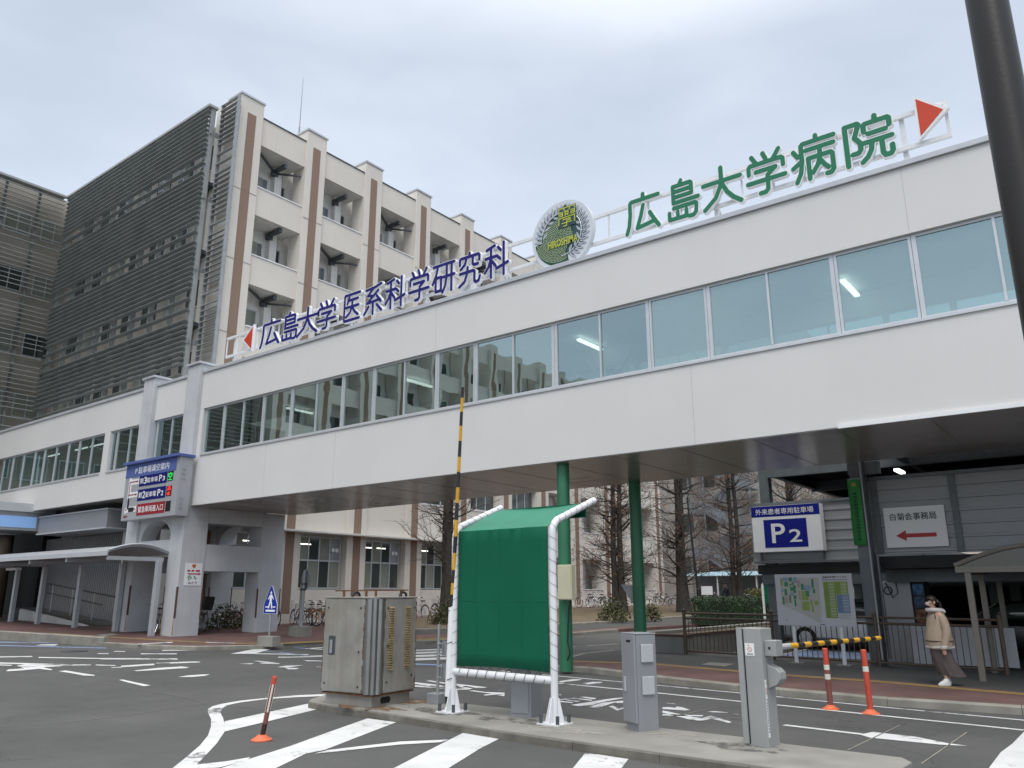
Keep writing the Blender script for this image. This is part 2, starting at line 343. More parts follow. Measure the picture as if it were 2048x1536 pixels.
def place(mb, o, u, v):
    """local XY mesh onto plane with right u, up v"""
    u = Vector(u).normalized(); v = Vector(v).normalized(); n = u.cross(v)
    mm = Matrix((u, v, n)).transposed().to_4x4(); mm.translation = Vector(o)
    r = MB(); r.v = [tuple(mm @ Vector(p)) for p in mb.v]; r.f = mb.f; return r
def rect(o, u, v, x0, x1, y0, y1, d=.004):
    """thin slab on plane"""
    u = Vector(u).normalized(); v = Vector(v).normalized(); n = u.cross(v)
    mb = MB(); return mb.prism([(x0, y0), (x1, y0), (x1, y1), (x0, y1)], o, u, v, n*d)
XR = (1, 0, 0); YR = (0, 1, 0); ZU = (0, 0, 1)

# glyphs drawn as rounded strokes: outline found by marching squares on the stroke distance field
def stroke_glyph(strokes, rad, res=64, box=(-12, 112)):
    lo, hi = box; xs = np.linspace(lo, hi, res); X, Y = np.meshgrid(xs, xs); D = np.full(X.shape, 1e9)
    for st in strokes:
        for (ax, ay), (bx, by) in zip(st[:-1], st[1:]):
            dx, dy = bx-ax, by-ay; q = dx*dx+dy*dy or 1e-9
            t = np.clip(((X-ax)*dx+(Y-ay)*dy)/q, 0, 1); D = np.minimum(D, np.hypot(X-ax-t*dx, Y-ay-t*dy))
    F = D-rad; mb2 = []; cell = xs[1]-xs[0]; seg = []
    def cross(p, q, a, b): t = a/(a-b); return (p[0]+(q[0]-p[0])*t, p[1]+(q[1]-p[1])*t)
    for j in range(res-1):
        for i in range(res-1):
            c = [(xs[i], xs[j]), (xs[i+1], xs[j]), (xs[i+1], xs[j+1]), (xs[i], xs[j+1])]
            f = [F[j, i], F[j, i+1], F[j+1, i+1], F[j+1, i]]
            if min(f) >= 0: continue
            pl = []; cr = []
            for k in range(4):
                a, b = f[k], f[(k+1) % 4]
                if a < 0: pl.append(c[k])
                if (a < 0) != (b < 0):
                    x = cross(c[k], c[(k+1) % 4], a, b); pl.append(x); cr.append((x, a < 0))
            if len(pl) > 2: mb2.append(pl)
            if len(cr) == 2:
                (p, inn), (q, _) = cr; seg.append((p, q) if inn else (q, p))
    return mb2, seg
def glyph_mb(strokes, rad, h, depth, res=64, wscale=1.0):
    """front face at z=+depth, sides down to 0; local XY, origin glyph centre"""
    pol, seg = stroke_glyph(strokes, rad, res); mb = MB(); s = h/100
    tr = lambda p, z: ((p[0]-50)*s*wscale, (p[1]-50)*s, z)
    for p in pol: mb.poly([tr(q, depth) for q in p]); mb.poly([tr(q, 0) for q in reversed(p)])
    for p, q in seg: mb.quad(tr(p, depth), tr(q, depth), tr(q, 0), tr(p, 0))
    return mb
GLY = {
 'hiro': [[(52, 97), (52, 84)], [(95, 84), (18, 84), (14, 80), (14, 50), (10, 22), (3, 3)], [(52, 68), (44, 40), (33, 12), (62, 16), (84, 20)], [(70, 44), (82, 22), (94, 4)]],
 'shima': [[(50, 99), (44, 88)], [(26, 46), (26, 88), (76, 88), (79, 85), (79, 60), (26, 60)], [(26, 74), (79, 74)], [(26, 46), (97, 46)], [(26, 33), (88, 33), (91, 30), (89, 10), (82, 3), (70, 3)], [(13, 23), (13, 6), (63, 6)], [(37, 22), (37, 6)], [(62, 22), (62, 6)]],
 'dai': [[(5, 64), (95, 64)], [(50, 97), (50, 66), (46, 50), (34, 26), (6, 3)], [(51, 58), (62, 34), (76, 17), (94, 3)]],
 'gaku': [[(18, 95), (27, 80)], [(46, 97), (52, 83)], [(84, 97), (70, 78)], [(9, 55), (9, 71), (13, 75), (88, 75), (92, 71), (92, 57)], [(26, 57), (74, 57), (54, 43), (53, 10), (47, 4), (34, 4)], [(5, 33), (95, 33)]],
 'byo': [[(58, 98), (58, 87)], [(97, 87), (28, 87), (24, 83), (24, 46), (19, 20), (9, 2)], [(6, 74), (15, 60)], [(3, 36), (22, 47)], [(34, 70), (95, 70)], [(38, 3), (38, 50), (87, 50), (91, 46), (91, 10), (85, 4), (76, 4)], [(65, 70), (64, 48), (58, 30), (46, 15)], [(64, 40), (72, 26), (80, 17)]],
 'in': [[(10, 3), (10, 92), (34, 92), (37, 89), (27, 62), (37, 47), (37, 32), (32, 26), (21, 26)], [(69, 98), (69, 87)], [(46, 69), (46, 83), (49, 86), (92, 86), (95, 83), (95, 69)], [(54, 62), (87, 62)], [(44, 44), (97, 44)], [(59, 43), (57, 26), (49, 12), (38, 3)], [(78, 43), (78, 12), (82, 5), (92, 5), (96, 11), (96, 23)]],
 'i': [[(95, 92), (16, 92), (13, 89), (13, 8), (16, 5), (96, 5)], [(38, 84), (28, 62)], [(32, 73), (86, 73)], [(22, 50), (90, 50)], [(56, 73), (55, 50), (44, 30), (24, 18)], [(57, 46), (70, 30), (88, 18)]],
 'kei': [[(88, 97), (60, 90), (16, 87)], [(50, 87), (25, 67), (52, 62), (74, 77)], [(74, 77), (22, 42), (84, 45)], [(68, 60), (88, 38)], [(51, 43), (51, 3)], [(30, 30), (10, 8)], [(70, 30), (92, 8)]],
 'ka': [[(43, 95), (10, 87)], [(28, 90), (28, 3)], [(5, 62), (49, 62)], [(28, 59), (18, 36), (3, 21)], [(31, 52), (47, 34)], [(57, 87), (68, 76)], [(53, 62), (66, 51)], [(80, 97), (80, 3)], [(50, 25), (97, 35)]],
 'ken': [[(5, 89), (45, 89)], [(25, 89), (18, 62), (3, 36)], [(16, 50), (16, 10), (40, 10), (40, 52), (16, 52)], [(52, 89), (97, 89)], [(49, 50), (98, 50)], [(65, 89), (64, 46), (58, 20), (47, 3)], [(86, 89), (86, 3)]],
 'kyu': [[(50, 98), (50, 88)], [(9, 68), (9, 83), (12, 87), (88, 87), (92, 83), (92, 69)], [(36, 80), (30, 66), (13, 54)], [(64, 80), (64, 63), (70, 58), (87, 58)], [(10, 41), (68, 41), (72, 38), (72, 10), (78, 4), (90, 6), (95, 19)], [(43, 55), (40, 34), (30, 14), (8, 2)]],
}
# ================================================================== GROUND
def conform(bm):
    for co, no in (((-15, 0, 0), (1, 0, 0)), ((-45, 0, 0), (1, 0, 0)), ((0, 18, 0), (0, 1, 0)), ((0, 46, 0), (0, 1, 0))):
        bmesh.ops.bisect_plane(bm, geom=bm.verts[:]+bm.edges[:]+bm.faces[:], plane_co=co, plane_no=no, dist=1e-5)
    for v in bm.verts: v.co.z += T(v.co.x, v.co.y)
def sheet(name, polys, z, m, thick=0, kind='structure'):
    """flat polygon(s) draped on the terrain at height z; thick>0 gives side faces down to z-thick"""
    bm = bmesh.new()
    for pl in polys:
        vs = [bm.verts.new((p[0], p[1], z)) for p in pl]
        try: f = bm.faces.new(vs)
        except ValueError: continue
        f.normal_update()
        if f.normal.z < 0: f.normal_flip()
        if thick:
            r = bmesh.ops.extrude_face_region(bm, geom=[f])
            for e in r['geom']:
                if isinstance(e, bmesh.types.BMVert): e.co.z -= thick
    if not thick: bmesh.ops.triangulate(bm, faces=bm.faces[:])
    else: bmesh.ops.triangulate(bm, faces=bm.faces[:])
    if thick: bmesh.ops.recalc_face_normals(bm, faces=bm.faces)
    conform(bm)
    me = bpy.data.meshes.new(name); bm.to_mesh(me); bm.free()
    o = bpy.data.objects.new(name, me); COL.objects.link(o); me.materials.append(M[m])
    if kind: o['kind'] = kind
    return o
def xy(p, dz=0): q = G(p[0], p[1], dz); return (q.x, q.y)
def pxs(pts, dz=0): return [xy(p, dz) for p in pts]
def ribbon(pts, w):
    """quads of a line of real width w along ground points"""
    P = [Vector((p[0], p[1], 0)) for p in pts]; Lf = []; Rt = []
    for i, p in enumerate(P):
        d = (P[min(i+1, len(P)-1)]-P[max(i-1, 0)]).normalized(); n = Vector((-d.y, d.x, 0))*w/2
        Lf.append(p+n); Rt.append(p-n)
    return [[Lf[i], Lf[i+1], Rt[i+1], Rt[i]] for i in range(len(P)-1)]
ground = MB()
gb = bmesh.new()
S = 260
gv = [gb.verts.new(p) for p in ((-S, -S, 0), (S, -S, 0), (S, S, 0), (-S, S, 0))]; gb.faces.new(gv); conform(gb)
gme = bpy.data.meshes.new('road'); gb.to_mesh(gme); gb.free(); gme.materials.append(M['asphalt'])
go = bpy.data.objects.new('road', gme); COL.objects.link(go); go['kind'] = 'structure'

# campus pavement (left), raised .12; its front edge is the road kerb
front = pxs([(0, 1278), (205, 1292), (300, 1298), (400, 1301), (540, 1298), (650, 1292), (860, 1288), (1000, 1281), (1145, 1272), (1240, 1264)])
front = [(-75, front[0][1]+.1)]+front
back = [(-15.5, 36), (-14, 50), (-13, 90), (-75, 90)]
sheet('pavement', [front+back], .12, 'brick', thick=.3)
tact = [(p[0]+.0, p[1]+1.1) for p in front[1:8]]
sheet('tactile_path', ribbon([(p[0], p[1]+1.5) for p in front[1:6]]+[(front[7][0]-1.2, front[7][1]+.9)], .3), .126, 'tactile')
sheet('tactile_warning_strip', ribbon([(p[0]-.2, p[1]+.45) for p in front[5:9]], .6), .127, 'tactile')
def kerb_line(pts, h, w, drop=.1):
    mb = MB(); P = [Vector((p[0], p[1], 0)) for p in pts]
    for a, b in zip(P[:-1], P[1:]):
        n = max(1, int((b-a).length/1.0)); d = (b-a)/n; dn = d.normalized(); q = Vector((-dn.y, dn.x, 0))
        for k in range(n):
            s = a+d*k+dn*.004; e = a+d*(k+1)-dn*.004; z0 = T(s.x, s.y); z1 = T(e.x, e.y)
            i = len(mb.v); hh = h; c = .025
            prof = [(0, -drop), (0, hh-c), (c, hh), (w, hh), (w, -drop)]
            for pt, z in ((s, z0), (e, z1)):
                for o_, zz in prof: r = pt+q*o_; mb.v.append((r.x, r.y, z+zz))
            for j in range(5): mb.f.append((i+j, i+(j+1) % 5, i+5+(j+1) % 5, i+5+j))
            mb.f.append(tuple(i+j for j in range(5))); mb.f.append(tuple(i+5+j for j in reversed(range(5))))
    return mb
k = part(kerb_line([(p[0], p[1]-.16) for p in front[:2]]+[xy((206, 1293))], .27, .17), 'kerb', 'kerb'); struct(k)
k = part(kerb_line([(p[0], p[1]-.13) for p in front[2:]], .128, .135), 'kerb', 'kerb'); struct(k)
# campus path and planting bed
pth = pxs([(700, 1272), (862, 1268), (1000, 1268), (1145, 1261), (1240, 1254)], .124)
pb = pxs([(1240, 1244), (1145, 1249), (1000, 1256), (862, 1260), (700, 1265)], .124)
sheet('path', [pth+[(-16.3, 33), (-15.4, 38), (-14.2, 50), (-17, 50)]+pb], .124, 'path_asphalt')
bed = pxs([(700, 1263), (862, 1258), (1000, 1254), (1150, 1247), (1240, 1242)], .2)
bedb = [(-18, 48), (-18, 58), (-27.6, 58), (-27.6, 27.2), (-26.6, 24)]
sheet('planting_bed', [bed+bedb], .2, 'soil', thick=.12)
k = part(kerb_line([(p[0], p[1]-.1) for p in bed]+[(-18, 48)], .23, .12), 'kerb', 'kerb'); struct(k)
# right-hand pavement
rf = pxs([(1118, 1341), (1150, 1343), (1186, 1345), (1248, 1353), (1324, 1364), (1484, 1382), (1563, 1390), (1780, 1410), (2048, 1428)])
dx = Vector((rf[-1][0]-rf[-2][0], rf[-1][1]-rf[-2][1])).normalized()
rf.append((rf[-1][0]+dx.x*14, rf[-1][1]+dx.y*14))
rb = [(12, 21.2), (-9.7, 21.2), (-11.2, 20.4)]+pxs([(1224, 1309), (1162, 1316), (1120, 1328)])
sheet('pavement', [rf+rb], .12, 'path_asphalt', thick=.3)
k = part(kerb_line([(p[0], p[1]-.15) for p in rf], .125, .16), 'kerb', 'kerb'); struct(k)
k = part(kerb_line([Vector((p[0], p[1]+.0)) for p in (rb[3], rb[4], rb[5])], .125, .16), 'kerb', 'kerb'); struct(k)
bk = pxs([(1150, 1321), (1310, 1326), (1560, 1347), (1780, 1362), (2048, 1385)], .12)
bk2 = bk+[(bk[-1][0]+14, bk[-1][1]+dx.y/dx.x*14)]
sheet('brick_paving', [[(p[0]+.02, p[1]+.02) for p in rf]+list(reversed(bk2))], .125, 'brick')
sheet('tactile_path', ribbon([(p[0], p[1]-.35) for p in bk2], .32), .13, 'tactile')
# kerbed traffic island
ISL = .11
near = pxs([(617, 1416), (642, 1421.5), (791.6, 1444), (997, 1478), (1320, 1526), (1500, 1552), (1760, 1590)])
far = pxs([(1824, 1524), (1805, 1514.5), (1572, 1487.5), (1490, 1474), (1329, 1456.4), (1125, 1432), (1011, 1415.6), (927, 1407), (859, 1402), (750, 1392), (650, 1389), (622, 1398)], ISL)
o = sheet('traffic_island', [near+far], ISL, 'concrete', thick=.2)
bv = o.modifiers.new('bevel', 'BEVEL'); bv.width = .012; bv.segments = 2; bv.angle_limit = R(50)
side = part(kerb_line(near, ISL-.004, .02, drop=.02), 'kerb', 'island_side'); side.location = (0, -.012, 0); struct(side)

# ---------------------------------------------------------------- road markings
ZM = .005
def mark(name, polys, m='road_white', z=ZM): return sheet(name, polys, z, m)
outer = [(660, 1388.6), (596, 1390.8), (532, 1396.6), (483.5, 1401.5), (444.8, 1408), (425, 1413), (415.8, 1419), (415.8, 1425.6), (422, 1438.5), (422, 1453), (415.8, 1472), (399.7, 1491.7), (373.9, 1514), (346.5, 1536), (312, 1562), (270, 1590)]
inner = [(660, 1392), (590, 1395), (530, 1399), (480, 1405.5), (455, 1411), (446, 1416), (441, 1423), (442, 1429), (446, 1436), (449, 1450), (448, 1466), (433, 1488), (409, 1514), (387, 1536), (355, 1562), (318, 1590)]
po = pxs(outer); pi_ = pxs(inner)
mark('zebra_border', [[po[i], po[i+1], pi_[i+1], pi_[i]] for i in range(len(po)-1)])
for P in ([(449, 1443.4), (615.6, 1408), (641, 1417.6), (535, 1443.4), (448, 1464)],
          [(445, 1536), (503, 1517.5), (580, 1493), (660, 1464), (735, 1437.5), (793, 1445), (715, 1475), (651, 1500), (612, 1508), (554, 1536), (500, 1562), (395, 1562)],
          [(790, 1536), (858, 1501), (926, 1466.5), (999, 1478), (960, 1498), (899, 1536), (850, 1570), (715, 1570)],
          [(1147, 1536), (1171, 1506), (1257, 1519), (1244, 1536), (1215, 1575), (1090, 1575)]):
    mark('zebra_stripe', [pxs(P)])
mark('lane_line', [pxs([(640, 1505), (660, 1500.5), (800, 1484), (898, 1480), (880, 1485.5), (800, 1490), (655, 1506), (630, 1508)])], z=.006)
mark('lane_line', [pxs([(386, 1531), (450, 1524), (500, 1515.5), (495, 1521), (440, 1536), (384, 1541)])], z=.006)
l1 = pxs([(1000, 1342), (1116, 1352.5), (1248, 1364.8), (1325, 1372), (1485, 1387), (1563, 1394.8), (1800, 1418), (2048, 1441)]); l1.append((l1[-1][0]+9, l1[-1][1]+(l1[-1][1]-l1[-2][1])/(l1[-1][0]-l1[-2][0])*9))
l2 = pxs([(1116, 1367), (1248, 1379.5), (1487, 1404), (1565, 1411.5), (1800, 1435.5), (1948, 1450.5), (2048, 1461)])
l3 = pxs([(1330, 1428), (1568, 1450.5), (1724, 1469)])
mark('lane_line', ribbon(l1, .09)); mark('lane_line', ribbon(l2, .10)); mark('lane_line', ribbon(l3[1:], .11))
mark('lane_arrow', [pxs([(1720, 1470), (1745, 1464.5), (1830, 1474), (1895, 1487), (1935, 1492.5), (1880, 1490), (1740, 1476)])])
mark('stop_line', [pxs([(2052, 1460), (2025, 1488), (2002, 1505), (1980, 1534), (1968, 1560), (2120, 1580), (2140, 1470)])], 'road_white')
for a, b in (((1800, 1451), (1695, 1501)), ((1934, 1465), (1843, 1528)), ((1432, 1415), (1328, 1437))):
    mark('sensor_cut_line', ribbon(pxs([a, b]), .018), 'kerb')
# worn lane lettering, strokes surveyed on the road
def zz(pts, x0, y0, s): return [(x0+p[0]*s, y0+p[1]*s) for p in pts]
A_ = (820, 1320, .2148)
for pts in ([(150, 197), (180, 192), (330, 214), (540, 235), (720, 256), (690, 263), (560, 262), (440, 240)], [(30, 212), (60, 211), (250, 232), (340, 250), (300, 262), (200, 248), (30, 222)], [(30, 236), (340, 263), (340, 275), (30, 248)],
            [(440, 250), (520, 244), (600, 258), (560, 276), (430, 282), (432, 270), (520, 264)], [(545, 290), (590, 285), (700, 300), (880, 306), (880, 318), (700, 334), (680, 326), (760, 316)], [(815, 330), (880, 318), (880, 340)], [(820, 280), (880, 281), (880, 288), (825, 288)],
            [(1385, 372), (1440, 360), (1530, 353), (1640, 366), (1700, 372), (1690, 382), (1560, 368), (1470, 372), (1400, 378)], [(1385, 384), (1420, 384), (1520, 396), (1510, 404), (1385, 394)], [(1580, 346), (1610, 342), (1735, 358), (1720, 368), (1590, 352)], [(1450, 374), (1500, 376), (1590, 386), (1560, 392), (1460, 382)],
            [(1500, 420), (1620, 402), (1800, 372), (1900, 358), (1980, 352), (1980, 360), (1820, 388), (1700, 420), (1580, 436)], [(1660, 440), (1800, 400), (1990, 380), (1990, 390), (1900, 400), (1760, 446), (1700, 448)], [(1850, 434), (1890, 428), (1940, 455), (1990, 445), (1992, 462), (1930, 474)], [(1920, 398), (1990, 388), (1990, 402), (1930, 404)],
            [(1385, 200), (1520, 180), (1605, 180), (1580, 190), (1420, 212), (1385, 212)], [(1605, 220), (1700, 205), (1800, 207), (1770, 218), (1650, 230)], [(1390, 322), (1412, 322), (1405, 330), (1390, 330)], [(765, 145), (820, 130), (880, 128), (880, 150), (840, 148)]):
    mark('lane_lettering', [pxs(zz(pts, *A_))], 'road_white_worn')
B_ = (1280, 1360, .375)
for pts in ([(120, 165), (150, 170), (290, 200), (330, 205), (380, 192), (490, 226), (475, 231), (380, 208), (320, 222), (270, 214), (120, 176)], [(120, 148), (150, 146), (190, 150), (195, 143), (225, 147), (268, 161), (240, 164), (180, 160), (120, 156)], [(120, 183), (200, 186), (340, 190), (330, 196), (220, 193), (120, 191)], [(360, 170), (400, 168), (470, 174), (465, 178), (390, 174)], [(490, 184), (510, 180), (540, 185), (520, 190), (500, 191)], [(130, 122), (180, 126), (195, 130), (150, 127)]):
    mark('lane_lettering', [pxs(zz(pts, *B_))], 'road_white_worn')
for pts in ([(-60, 1460), (0, 1455), (90, 1449), (180, 1440), (240, 1433), (300, 1424), (360, 1414), (415, 1407)], [(205, 1366), (270, 1378), (330, 1388), (372, 1396), (415, 1407)], [(450, 1411), (490, 1414), (530, 1419), (575, 1423)]):
    mark('road_joint', ribbon(pxs(pts), .022), 'joint')
# far junction markings on the left
C_ = (0, 1240, .1953)
def quadline(a, b, th): return [(a[0], a[1]-th/2), (b[0], b[1]-th/2), (b[0], b[1]+th/2), (a[0], a[1]+th/2)]
for a, b, th, mm in (((-60, 226), (640, 238), 9, 'road_blue'), ((-60, 262), (1090, 289), 8, 'road_blue'), ((-60, 381), (330, 375), 9, 'road_white'), ((395, 385), (1030, 396), 9, 'road_white'), ((1030, 398), (1820, 401), 13, 'road_white_worn'),
                     ((-60, 441), (710, 462), 13, 'road_white'), ((700, 463), (930, 461), 10, 'road_white_worn'), ((1000, 346), (1110, 346), 8, 'road_white_worn'), ((1160, 322), (1280, 324), 6, 'road_white_worn'), ((1440, 348), (1810, 348), 9, 'road_white_worn'),
                     ((1660, 314), (2048, 308), 9, 'road_white_worn'), ((1600, 444), (1740, 440), 6, 'road_white_worn'), ((1740, 441), (2048, 431), 13, 'road_white'), ((1140, 489), (1240, 486), 8, 'road_white_worn'), ((1240, 478), (1580, 456), 16, 'road_white'), ((980, 462), (1180, 468), 9, 'road_white_worn')):
    mark('worn_marking', [pxs(zz(quadline(a, b, th), *C_))], mm)
for pts in ([(360, 262), (420, 252), (600, 250), (560, 263)], [(170, 470), (260, 456), (720, 456), (600, 478), (440, 486), (540, 508), (520, 516), (400, 502), (250, 515), (80, 527), (60, 522), (90, 508), (250, 498)], [(-60, 455), (130, 462), (110, 470), (-60, 466)], [(600, 527), (670, 519), (870, 550), (975, 566), (960, 574), (850, 570), (720, 545)],
            [(1215, 615), (1260, 612), (1390, 642), (1545, 672), (1470, 680), (1370, 655), (1300, 640)], [(1370, 520), (1620, 492), (1860, 478), (1940, 486), (1900, 496), (1800, 500), (1640, 512), (1400, 525)], [(1820, 586), (1920, 570), (2060, 560), (2150, 558), (2100, 574), (1960, 585)]):
    mark('worn_marking', [pxs(zz(pts, *C_))], 'road_white')
mh = G(148, 1302.5); mb = MB(); mb.lathe([(.36, 0), (.36, .008), (.3, .008)], (mh.x, mh.y, T(mh.x, mh.y)), 24); struct(part(mb, 'manhole_cover', 'dark_steel'))
mark('crosswalk_stripe', [pxs([(460, 1308), (508, 1308), (556, 1294.8), (521.6, 1295.6)])])
D_ = (400, 1160, .1465)
for a, b, th, mm in (((880, 968), (1450, 1030), 9, 'road_blue'), ((1060, 912), (1500, 940), 9, 'road_blue'), ((740, 1008), (1480, 1020), 10, 'road_white'), ((1070, 1056), (1780, 1038), 14, 'road_white'), ((-10, 955), (320, 950), 12, 'road_white_worn'), ((1440, 940), (1800, 916), 10, 'road_white'), ((1440, 936), (1790, 955), 10, 'road_white')):
    mark('worn_marking', [pxs(zz(quadline(a, b, th), *D_))], mm)
E_ = (300, 980, .2734)
for pts in ([(940, 1222), (1310, 1208), (1310, 1220), (960, 1230)], [(750, 1250), (800, 1252), (930, 1265), (880, 1270)], [(800, 1265), (950, 1268), (940, 1275), (820, 1272)], [(990, 1300), (1090, 1305), (1070, 1313), (1010, 1313)], [(1120, 1246), (1310, 1250), (1310, 1256), (1150, 1254)], [(650, 1272), (760, 1268), (740, 1276)], [(930, 1296), (1000, 1286), (1120, 1284), (1000, 1300)], [(1210, 1292), (1310, 1294), (1300, 1300), (1230, 1300)]):
    mark('worn_marking', [pxs(zz(pts, *E_))], 'road_white_worn')
for y0, y1, x0, x1 in ((1296, 1298.5, 826, 935), (1300.5, 1304, 826, 935), (1306.5, 1310.5, 826, 935), (1313, 1317.5, 826, 935)):
    mark('crosswalk_stripe', [pxs([(x0, y0+4), (x1, y0), (x1, y1), (x0, y1+4)])])
mark('worn_marking', [pxs([(826, 1327), (905, 1330), (905, 1332.5), (826, 1329.5)])], 'road_blue')
mark('lane_line', ribbon(pxs([(1145, 1294), (1235, 1288)]), .07), 'road_white_worn')
mark('worn_marking', [pxs([(150, 1286), (190, 1285), (186, 1288), (150, 1288)])], 'road_white')
for P in ([(275, 1287.5), (345, 1283.5), (345, 1285.5), (276, 1289)], [(412, 1284), (470, 1285.5), (470, 1287), (412, 1285.5)]):
    mark('pavement_marking', [pxs(P, .128)], 'road_white_worn', z=.129)
mark('inspection_cover', [pxs([(190, 1270), (225, 1266.5), (236, 1269.5), (208, 1272.5)], .128)], 'concrete', z=.129)
mark('inspection_cover', [pxs([(1402, 1329), (1420, 1324.5), (1470, 1327.5), (1450, 1333)], .128)], 'concrete', z=.129)
# ================================================================== COVERED FOOTBRIDGE
BF, BB = 15.3, 19.7            # front and back faces
Z0, Z1, ZW0, ZW1 = 4.76, 9.62, 6.56, 8.26
bridge = thing('covered_footbridge', 'long white covered footbridge with teal window band crossing the road on green columns', 'footbridge', (-12, 17.5, .1))
XE = 7.5
PX2 = (-27.02, -26.2); PX1 = (-30.2, -29.4)       # the two grey tower piers
mb = MB()
mb.box(PX2[1], XE, BF, BF+.12, Z0, ZW0); mb.box(PX2[1], XE, BF, BF+.12, ZW1, Z1)
mb.box(PX1[1], PX2[0], BF, BF+.12, 5.4, ZW0); mb.box(PX1[1], PX2[0], BF, BF+.12, ZW1, Z1)
mb.box(-45.3, PX1[0], BF, BF+.12, 5.4, ZW0); mb.box(-45.3, PX1[0], BF, BF+.12, ZW1, Z1)
mb.box(PX2[1], XE, BB-.12, BB, Z0, ZW0); mb.box(PX2[1], XE, BB-.12, BB, ZW1, Z1)
mb.box(-33.34, -32.86, BF+.002, BF+.118, ZW0, ZW1); mb.box(PX2[1], -25.98, BF+.002, BF+.118, ZW0, ZW1)
part(mb, 'wall_panel', 'bridge_white', bridge)
mb = MB()
for x in (-6.95, -22.0, -18.55, 1.2): mb.box(x-.004, x+.004, BF-.002, BF+.002, Z0+.02, ZW0-.08)
for x in (-14.5, -2.4): mb.box(x-.004, x+.004, BF-.002, BF+.002, ZW1+.05, Z1-.02)
part(mb, 'panel_joint', 'panel_joint', bridge)
mb = MB(); mb.box(PX2[1]+.02, XE, BF-.06, BF+.30, Z1+.004, Z1+.12); mb.box(PX1[1], PX2[0], BF-.06, BF+.3, Z1+.004, Z1+.12); mb.box(-45.3, PX1[0], BF-.06, BF+.3, Z1+.004, Z1+.12)
mb.box(PX2[1], XE, BB-.3, BB+.06, Z1+.004, Z1+.12)
part(mb, 'coping', 'cap_metal', bridge, bev=.008)
mb = MB(); mb.box(-45.3, XE, BF+.125, BB-.125, 8.86, 9.3); part(mb, 'roof_slab', 'int_wall', bridge)
mb = MB(); mb.box(PX2[1], XE, BF+.125, BB-.125, 5.3, 5.6); mb.box(-45.3, PX1[0], BF+.125, 17.7, 5.45, 5.7); mb.box(PX1[0], PX2[1], BF+.125, BB-.2, 5.45, 5.7); part(mb, 'floor_slab', 'int_floor', bridge)
mb = MB(); mb.box(PX2[1], XE, BF+.02, BB-.02, Z0-.02, Z0-.004); part(mb, 'soffit', 'soffit', bridge)
mb = MB(); mb.box(PX1[1], PX2[0], BF+.02, 18.2, 5.38, 5.398); mb.box(-45.3, PX1[0], BF+.02, 17.7, 5.38, 5.398); part(mb, 'soffit', 'soffit', bridge)
mb = MB()
x = -25.2
while x < XE: mb.box(x-.006, x+.006, BF+.03, BB-.03, Z0-.0235, Z0-.0205); x += 1.62
mb.box(-12.3, -11.2, 17.9, 17.915, Z0-.0235, Z0-.0205); mb.box(-12.3, -11.2, 18.5, 18.515, Z0-.0235, Z0-.0205); mb.box(-12.3, -12.285, 17.9, 18.5, Z0-.0235, Z0-.0205)
part(mb, 'soffit_joint', 'joint', bridge)
mb = MB(); mb.box(-4.05, XE, BF-.05, BF-.004, Z0-.03, Z0+.04); part(mb, 'gutter', 'sign_white', bridge)
# interior back wall and ends
mb = MB(); mb.box(-45.3, PX2[1], 17.58, 17.7, 5.7, ZW0); mb.box(-45.3, PX2[1], 17.58, 17.7, ZW1, 8.86); part(mb, 'inner_wall', 'int_wall', bridge)
# windows
wide = [(-24.77, -22.42), (-20.93, -18.40), (-17.04, -14.48), (-13.12, -10.55), (-10.55, -7.92), (-6.52, -3.82), (-2.41, .28), (1.7, 4.35)]
narrow = [(-25.92, -24.77), (-22.42, -20.93), (-18.40, -17.04), (-14.48, -13.12), (-7.92, -6.52), (-3.82, -2.41), (.28, 1.7), (4.35, 6.9)]
lwide = [(-29.3, -27.1, 0), (-32.4, -30.3, 0), (-35.75, -33.38, 0), (-39.2, -36.75, 0), (-42.7, -40.2, 0)]
lnar = [(-32.82, -32.4, 0), (-36.75, -35.75, 0), (-40.2, -39.2, 0), (-43.8, -42.7, 0)]
def window(x0, x1, mid, y, back=False, sill=True):
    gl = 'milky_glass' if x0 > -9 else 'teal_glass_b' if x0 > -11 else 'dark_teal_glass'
    mb = MB(); s = 1 if not back else -1; ya, yb = sorted((y, y+.07*s)); e = .0015
    w0 = .085 if mid else .055; mb.box(x0+.004, x0+w0, ya, yb, ZW0+e, ZW1-e); mb.box(x1-w0, x1-.004, ya, yb, ZW0+e, ZW1-e)
    mb.box(x0+w0, x1-w0, ya, yb, ZW1-.06, ZW1-e); mb.box(x0+w0, x1-w0, ya, yb, ZW0+e, ZW0+.07)
    if mid: c = (x0+x1)/2; mb.box(c-.022, c+.022, ya-.012, yb-.012, ZW0+.07, ZW1-.06)
    f = part(mb, 'window', 'alu', bridge)
    mb = MB(); yc = y+.03*s; mb.quad((x0+.05, yc, ZW0+.07), (x1-.05, yc, ZW0+.07), (x1-.05, yc, ZW1-.06), (x0+.05, yc, ZW1-.06)); part(mb, 'pane', gl if not back else 'teal_glass', f, fixn=False)
    if sill and not back:
        mb = MB(); mb.box(x0, x1, BF-.035, BF+.075, ZW0-.05, ZW0-.002); part(mb, 'sill', 'alu', f)
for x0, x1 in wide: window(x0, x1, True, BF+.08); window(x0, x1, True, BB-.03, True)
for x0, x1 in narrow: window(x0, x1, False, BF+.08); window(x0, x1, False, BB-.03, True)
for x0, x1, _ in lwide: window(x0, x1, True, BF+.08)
for x0, x1, _ in lnar: window(x0, x1, False, BF+.08)
